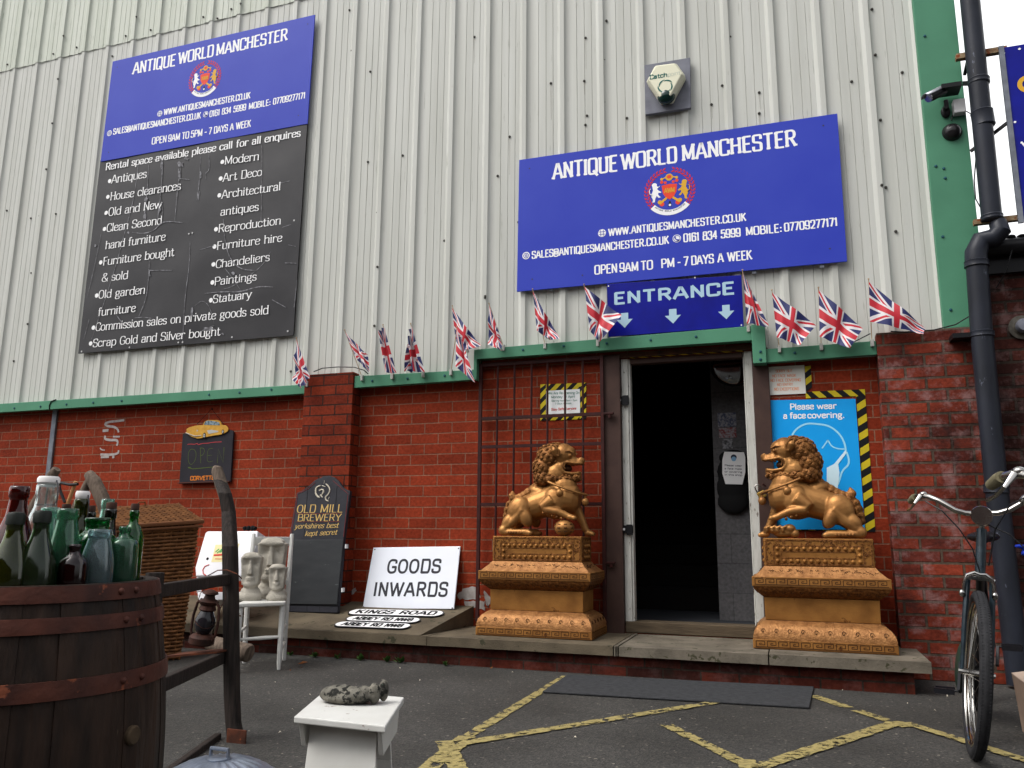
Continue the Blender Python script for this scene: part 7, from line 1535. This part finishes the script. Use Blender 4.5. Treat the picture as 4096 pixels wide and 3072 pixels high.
# =====================================================================
# bicycles
# =====================================================================
TYRE = mat('tyre_rubber', srgb(44, 44, 46), .75, col2=srgb(34, 34, 36), nscale=30); BFR = mat('bike_paint_teal', srgb(44, 58, 66), .35, .2, col2=srgb(26, 34, 40), nscale=20, coat=.2); BBL = mat('bike_black', srgb(24, 24, 28), .4)
GRIP = mat('bike_grip', srgb(108, 102, 80), .7, bump=.3); MUDG = mat('chain_guard_green', srgb(30, 46, 38), .5)
def bicycle(label):
    P0 = G(*D(2104, 1637)); fw = Vector((.20, .98, 0)).normalized(); rt = Vector((fw.y, -fw.x, 0)); lean = .115
    t = thing('bicycle', label, 'bicycle', P0)
    up_ = (Vector((0, 0, 1))+rt*lean).normalized()
    def B(a, s_, h): return P0+fw*a+rt*s_+up_*h      # a: back from front contact, s: right, h: up
    r = .325
    def wheel(a0, fdir, nm):
        sd = fdir.cross(up_).normalized(); c = B(a0, 0, r); mb = MB(); N_ = 48
        circ = lambda rr, o=0: [c+(fdir*math.cos(2*math.pi*k/N_)+up_*math.sin(2*math.pi*k/N_))*rr+sd*o for k in range(N_)]
        mb.tube(circ(r-.022), .0235, 12, closed=True); o = mb.build(nm, TYRE, t, smooth=True)
        tr = MB()
        for k in range(150):
            a = 2*math.pi*k/150; dd = fdir*math.cos(a)+up_*math.sin(a); tg = -fdir*math.sin(a)+up_*math.cos(a)
            for w_ in (-.012, .0, .012): q = c+dd*(r-.0005-(.0028 if w_ else 0))+sd*w_; tr.bar(q-tg*.0035, q+tg*.0035, .0075, .0035, up=dd)
        tr.build('tread', TYRE, o)
        rm_ = MB()
        for oo in (-.013, .013): rm_.tube(circ(r-.046, oo), .0055, 6, closed=True)
        rm_.tube(circ(r-.052), .009, 8, closed=True); rm_.build('rim', CHROME, o, smooth=True)
        sp = MB()
        for k in range(32):
            a = 2*math.pi*k/32; e_ = c+(fdir*math.cos(a)+up_*math.sin(a))*(r-.045); h_ = c+sd*(.03*(1 if k % 2 else -1))+(fdir*math.cos(a+.5)+up_*math.sin(a+.5))*.02; sp.tube([h_, e_], .0011, 4)
        sp.tube([c-sd*.05, c+sd*.05], .012, 10); sp.tube([c-sd*.065, c-sd*.05], .010, 8); sp.tube([c+sd*.05, c+sd*.065], .010, 8); sp.build('spokes', CHROME, o)
        return c, sd
    ff = (fw*.985+rt*(-.0)).normalized(); cF, sF = wheel(0, Vector((.085, .996, 0)).normalized(), 'front_wheel'); cR, sR = wheel(1.08, fw, 'rear_wheel')
    crown = B(.07, 0, .69); hd0 = B(.085, 0, .71); hd1 = B(.13, 0, .90)
    for s_ in (-1, 1): mb = MB(); mb.tube([cF+sF*.052*s_, B(.03, 0, .5)+sF*.050*s_, crown+sF*.045*s_, crown+sF*.03*s_+up_*.012], [.008, .010, .012, .012], 8); mb.build('fork_blade', BFR, t, smooth=True)
    mb = MB(); mb.tube([crown-sF*.05, crown-sF*.03+up_*.012, crown+sF*.03+up_*.012, crown+sF*.05], .014, 8); mb.build('fork_crown', CHROME, t, smooth=True)
    mb = MB(); mb.tube([hd0, hd1], .020, 12); mb.build('head_tube', BFR, t, smooth=True)
    bb = B(.62, 0, .28); st = B(.80, 0, .78)
    mb = MB(); mb.tube([hd1-up_*.03, B(.72, 0, .72)], .014, 10); mb.tube([hd0+up_*.03, bb], .016, 10); mb.tube([bb, st], .015, 10); mb.build('frame', BBL, t, smooth=True)
    mb = MB()
    for s_ in (-1, 1): mb.tube([bb, cR+sR*.06*s_], .009, 8); mb.tube([st-up_*.05, cR+sR*.06*s_], .008, 8)
    mb.build('rear_stays', BBL, t, smooth=True)
    mb = MB(); mb.ell(B(.84, 0, .87), (.075, .13, .028), M=Matrix((rt, fw, up_)).transposed()); mb.ell(B(.70, 0, .865), (.03, .09, .022), M=Matrix((rt, fw, up_)).transposed()); mb.tube([st, B(.82, 0, .85)], .013, 8); remesh(mb, .01, 2).build('saddle', BBL, t, smooth=True)
    # mudguard caliper brake
    mb = MB(); q = B(.045, 0, .685); mb.tube([q-sF*.058-up_*.055, q-sF*.058-up_*.01, q-sF*.048+up_*.022, q-sF*.02+up_*.036, q+up_*.030, q+sF*.02+up_*.032, q+sF*.044+up_*.016, q+sF*.052-up_*.012, q+sF*.050-up_*.05], .0062, 8); mb.ell(q-sF*.062-up_*.055, (.012, .012, .016)); mb.ell(q+sF*.056-up_*.05, (.012, .012, .016)); mb.build('brake_caliper', CHROME, t, smooth=True)
    # bars
    hb = B(.11, 0, .965); mb = MB(); mb.tube([hd1, hb], .012, 10); mb.tube([hb, hb-fw*.03], .014, 10); mb.build('stem', CHROME, t, smooth=True)
    for s_ in (-1, 1):
        Q_ = lambda s, a, h: B(.10+a, s*s_, .965+h)
        mb = MB(); mb.tube([Q_(0, -.02, 0), Q_(.06, -.03, .002), Q_(.10, -.03, .015), Q_(.16, -.025, .055), Q_(.20, -.01, .075), Q_(.235, .02, .082), Q_(.26, .06, .078), Q_(.275, .11, .070)], .0115, 10); mb.build('handlebar', CHROME, t, smooth=True)
        mb = MB(); mb.tube([Q_(.262, .055, .078), Q_(.272, .10, .072), Q_(.285, .16, .064)], [.015, .017, .015], 12); mb.build('grip', GRIP, t, smooth=True)
        mb = MB(); mb.tube([Q_(.235, .0, .080), Q_(.255, -.02, .05), Q_(.275, .05, .028), Q_(.292, .10, .02)], [.010, .006, .005, .006], 8); mb.ell(Q_(.225, .01, .088), (.016, .014, .012)); mb.build('brake_lever', CHROME, t, smooth=True)
    mb = MB(); mb.tube([B(.09, -.215, 1.02), B(.06, -.15, .98), B(.05, -.08, .90), B(.06, -.03, .82), B(.07, .0, .72)], .0028, 6); mb.tube([B(.09, .02, .92), B(.07, .10, .88), B(.06, .20, .78), B(.05, .26, .71)], .0028, 6); mb.tube([B(.09, .215, 1.03), B(.05, .17, 1.04), B(.03, .10, 1.0), B(.05, .05, .9), B(.07, .03, .75)], .0028, 6); mb.build('brake_cable', BLACKP, t)
    x_, y_, z_ = frame(-fw); Ml = Matrix((x_, y_, z_)).transposed(); lpos = B(.02, .0, .955)
    mb = MB(); mb.lathe([(.012, -.070), (.028, -.052), (.036, -.02), (.039, .0), (.041, .003), (.039, .007)], lpos, 28, M=Ml); hl = mb.build('headlamp', CHROME, t, smooth=True)
    mb = MB(); mb.lathe([(.0365, .0068), (.030, -.010), (.018, -.022), (.0001, -.026)], lpos, 28, M=Ml, caps=False); mb.ell(lpos-z_*.012, .009); mb.build('lamp_glass', mat('lamp_glass', srgb(186, 184, 178), .32, .55), hl, smooth=True)
    mb = MB(); bp_ = B(.065, .165, 1.02); mb.ell(bp_, (.034, .024, .027), M=Matrix((rt, fw, up_)).transposed(), nu=18, nv=12); mb.build('bell', CHROME, t, smooth=True)
    # cranks & pedals
    mb = MB(); mb.tube([bb-sR*.055, bb+sR*.055], .018, 10); cl = bb-sR*.06; cr2 = bb+sR*.06
    pl_ = cl+fw*(-.10)-up_*.13; pr_ = cr2-fw*(-.10)+up_*.13; pl_ = bb-sR*-.07; 
    A1 = bb+rt*-.075; A2 = bb+rt*.075; e1 = A1-fw*.02-up_*.165; e2 = A2+fw*.02+up_*.165; e1 = A1-fw*.12-up_*.11; e2 = A2+fw*.06+up_*.08
    mb.bar(A1, e1, .012, .016); mb.bar(A2, e2, .012, .016); mb.build('crank', BBL, t)
    for e_, s_ in ((e1, -1), (e2, 1)):
        mb = MB(); mb.tube([e_, e_+rt*.10*s_], .005, 6)
        for q_ in (-.032, .032): mb.bar(e_+rt*.015*s_+fw*q_, e_+rt*.095*s_+fw*q_, .016, .024, up=up_)
        mb.bar(e_+rt*.097*s_-fw*.035, e_+rt*.097*s_+fw*.035, .004, .02, up=up_); mb.build('pedal', BBL, t)
    mb = MB(); mb.lathe([(.085, -.006), (.095, 0), (.085, .006)], bb-rt*-.05, 28, M=Matrix((fw, up_, rt)).transposed()); mb.build('chainring', CHROME, t)
    mb = MB(); Mg = Matrix((fw, rt, up_)).transposed(); mb.ell(B(.80, -.075, .235), (.17, .028, .12), M=Mg); mb.build('chain_guard', MUDG, t, smooth=True)
    mb = MB(); pts = [cR+(fw*math.cos(R(a))+up_*math.sin(R(a)))*(r+.02) for a in range(-20, 175, 12)]; mb.tube(pts, .028, 8, flat=.35, up=sR); mb.build('rear_mudguard', BBL, t, smooth=True)
    return t, P0
bk1, P0 = bicycle('old dark bicycle with round chrome headlamp parked front on by the step')
bk2 = copy_tree(bk1); tip = DD(*D(2142, 1030), 2.55); bk2.location = Vector((tip.x+.105, tip.y-.31, tip.z-1.045)) ; bk2['label'] = 'second bicycle showing only its chrome handlebar end at the right edge'
bk1['group'] = 'bicycles at the right edge'; bk2['group'] = 'bicycles at the right edge'
q = W(*D(2204, 1180), -1.2); t = thing('blue_bag', 'scrap of bright blue plastic behind the bicycles at the right edge', 'bag', q)
mb = MB(); mb.ell(q, (.030, .02, .010)); mb.ell(q+Vector((.022, 0, -.035)), (.026, .02, .014)); mb.ell(q+Vector((.05, .02, -.02)), (.03, .03, .03)); remesh(mb, .008, 2).build('plastic', mat('blue_plastic', srgb(14, 44, 150), .5), t, smooth=True)
q = G(*D(2214, 1610)); t = thing('cardboard_box', 'pale cardboard carton cut by the right edge below the bicycles', 'box', q)
zt = DD(*D(2212, 1478), math.hypot(q.x, q.y+5.84)).z
qL = DD(*D(2206, 1500), math.hypot(q.x, q.y+5.84)); qL.x += .03
mb = MB(); mb.hexa([(qL.x+.01, q.y, 0), (qL.x+.32, q.y+.05, 0), (qL.x+.28, q.y+.30, 0), (qL.x+.02, q.y+.28, 0)], [(qL.x-.01, q.y, zt), (qL.x+.33, q.y+.05, zt), (qL.x+.29, q.y+.30, zt), (qL.x, q.y+.28, zt)]); mb.build('carton', mat('cardboard', srgb(150, 128, 112), .85, col2=srgb(132, 112, 98), nscale=8), t, bevel=.002)
mb = MB(); mb.hexa([(qL.x-.012, q.y-.002, zt+.002), (qL.x+.16, q.y+.02, zt+.002), (qL.x+.15, q.y+.30, zt+.002), (qL.x, q.y+.28, zt+.002)], [(qL.x-.012, q.y-.002, zt+.005), (qL.x+.16, q.y+.02, zt+.03), (qL.x+.15, q.y+.30, zt+.03), (qL.x, q.y+.28, zt+.005)]); mb.build('flap', mat('cardboard_pale', srgb(176, 156, 140), .85), t)

# =====================================================================
# weeds, leaves, litter
# =====================================================================
WEED = mat('weed_green', srgb(70, 104, 46), .8, col2=srgb(52, 80, 36), nscale=40); random.seed(21)
def weed(px, py, s, lab):
    q = G(px, py); q.y = max(-.715, min(q.y, -.685)); t = thing('weed', lab, 'weed', q, group='weeds along the foot of the step')
    mb = MB()
    s *= .8
    for k in range(22):
        a = random.uniform(0, 6.28); l = s*random.uniform(.5, 1.1); e_ = random.uniform(.2, 1.1); d = Vector((math.cos(a)*math.cos(e_), math.sin(a)*math.cos(e_)*.6-.2, math.sin(e_))); n = d.cross(Vector((0, 0, 1))).normalized()*l*.28; c0 = q+d*l*.25
        mb.add([c0, c0+d*l*.4+n, c0+d*l*.85, c0+d*l*.4-n], [(0, 1, 2, 3)]); mb.tube([q, c0], .0012, 4)
    mb.build('leaves', WEED, t)
for px, py, s, l in ((1049, 2650, .05, 'small weed at the foot of the step behind the chair leg'), (1171, 2652, .06, 'small weed at the foot of the step just right of the chair'), (1266, 2658, .055, 'spreading weed at the step foot left of the two taller tufts'), (1372, 2662, .065, 'upright weed tuft at the step foot under the pub board'), (1483, 2668, .065, 'broad weed tuft at the step foot under the street plates'), (1537, 2672, .07, 'tall weed tuft rightmost of the cluster below the street plates'), (1782, 2664, .05, 'lone weed below the goods sign end of the ledge')): weed(px, py, s, l)
LEAF = mat('dry_leaf', srgb(132, 82, 44), .8, col2=srgb(100, 60, 36), nscale=60)
def leaf(px, py, s, lab, m=None, nm='fallen_leaf'):
    q = G(px, py, .006); mb = MB(); a = random.uniform(0, 6.28); x = Vector((math.cos(a), math.sin(a), .15)); y = Vector((-math.sin(a), math.cos(a), .25)); mb.add([q-x*s, q-y*s*.5+Vector((0, 0, .004)), q+x*s, q+y*s*.55+Vector((0, 0, .006)), q+Vector((0, 0, .007))], [(0, 1, 4), (1, 2, 4), (2, 3, 4), (3, 0, 4)]); o = mb.build(nm, m or LEAF); tag(o, lab, 'leaf', 'leaves and scraps littering the tarmac')
leaf(1212, 2652, .035, 'brown curled dry leaf at the foot of the step right of the chair'); leaf(1162, 2682, .010, 'tiny orange leaf scrap on the tarmac beside the chair leg'); leaf(1205, 2672, .010, 'tiny dark leaf scrap between chair and dry leaf')
leaf(2952, 2715, .014, 'ochre leaf scrap against the step over the rubber mat'); leaf(1965, 2673, .022, 'brown leaf at the foot of the step below the left lion')
PAPS = mat('litter_pale', srgb(196, 188, 170), .8)
LIT = ('square pale scrap left of the stool, near the cart foot', 'pale scrap just below the street plates, close to the step', 'pale scrap left of the stool at its seat level', 'tiny pale scrap between two weeds, near the step', 'pale fleck beside the tallest weed at the step foot', 'pale scrap by the bicycle wheel, nearest the mudguard', 'pale scrap between the step end and the bicycle wheel', 'pale scrap under the right end of the step', 'pale scrap nearest the bottom edge left of the stool', 'pale scrap below the left lion, near the step', 'pale scrap where the right yellow line meets the mat', 'pale scrap behind the stool, right of the cart', 'pale fleck inside the large yellow bay', 'pale fleck between the two long yellow diagonals')
for k, (x, y) in enumerate(((1100, 2730), (1680, 2722), (1170, 2838), (1500, 2740), (1600, 2673), (3740, 2843), (3790, 2785), (3630, 2815), (1120, 2930), (2050, 2690), (3370, 2762), (1240, 2780), (2300, 2950), (2720, 2880))):
    leaf(x, y, random.uniform(.005, .010), LIT[k], PAPS, 'paper_scrap')
sc.camera = cam
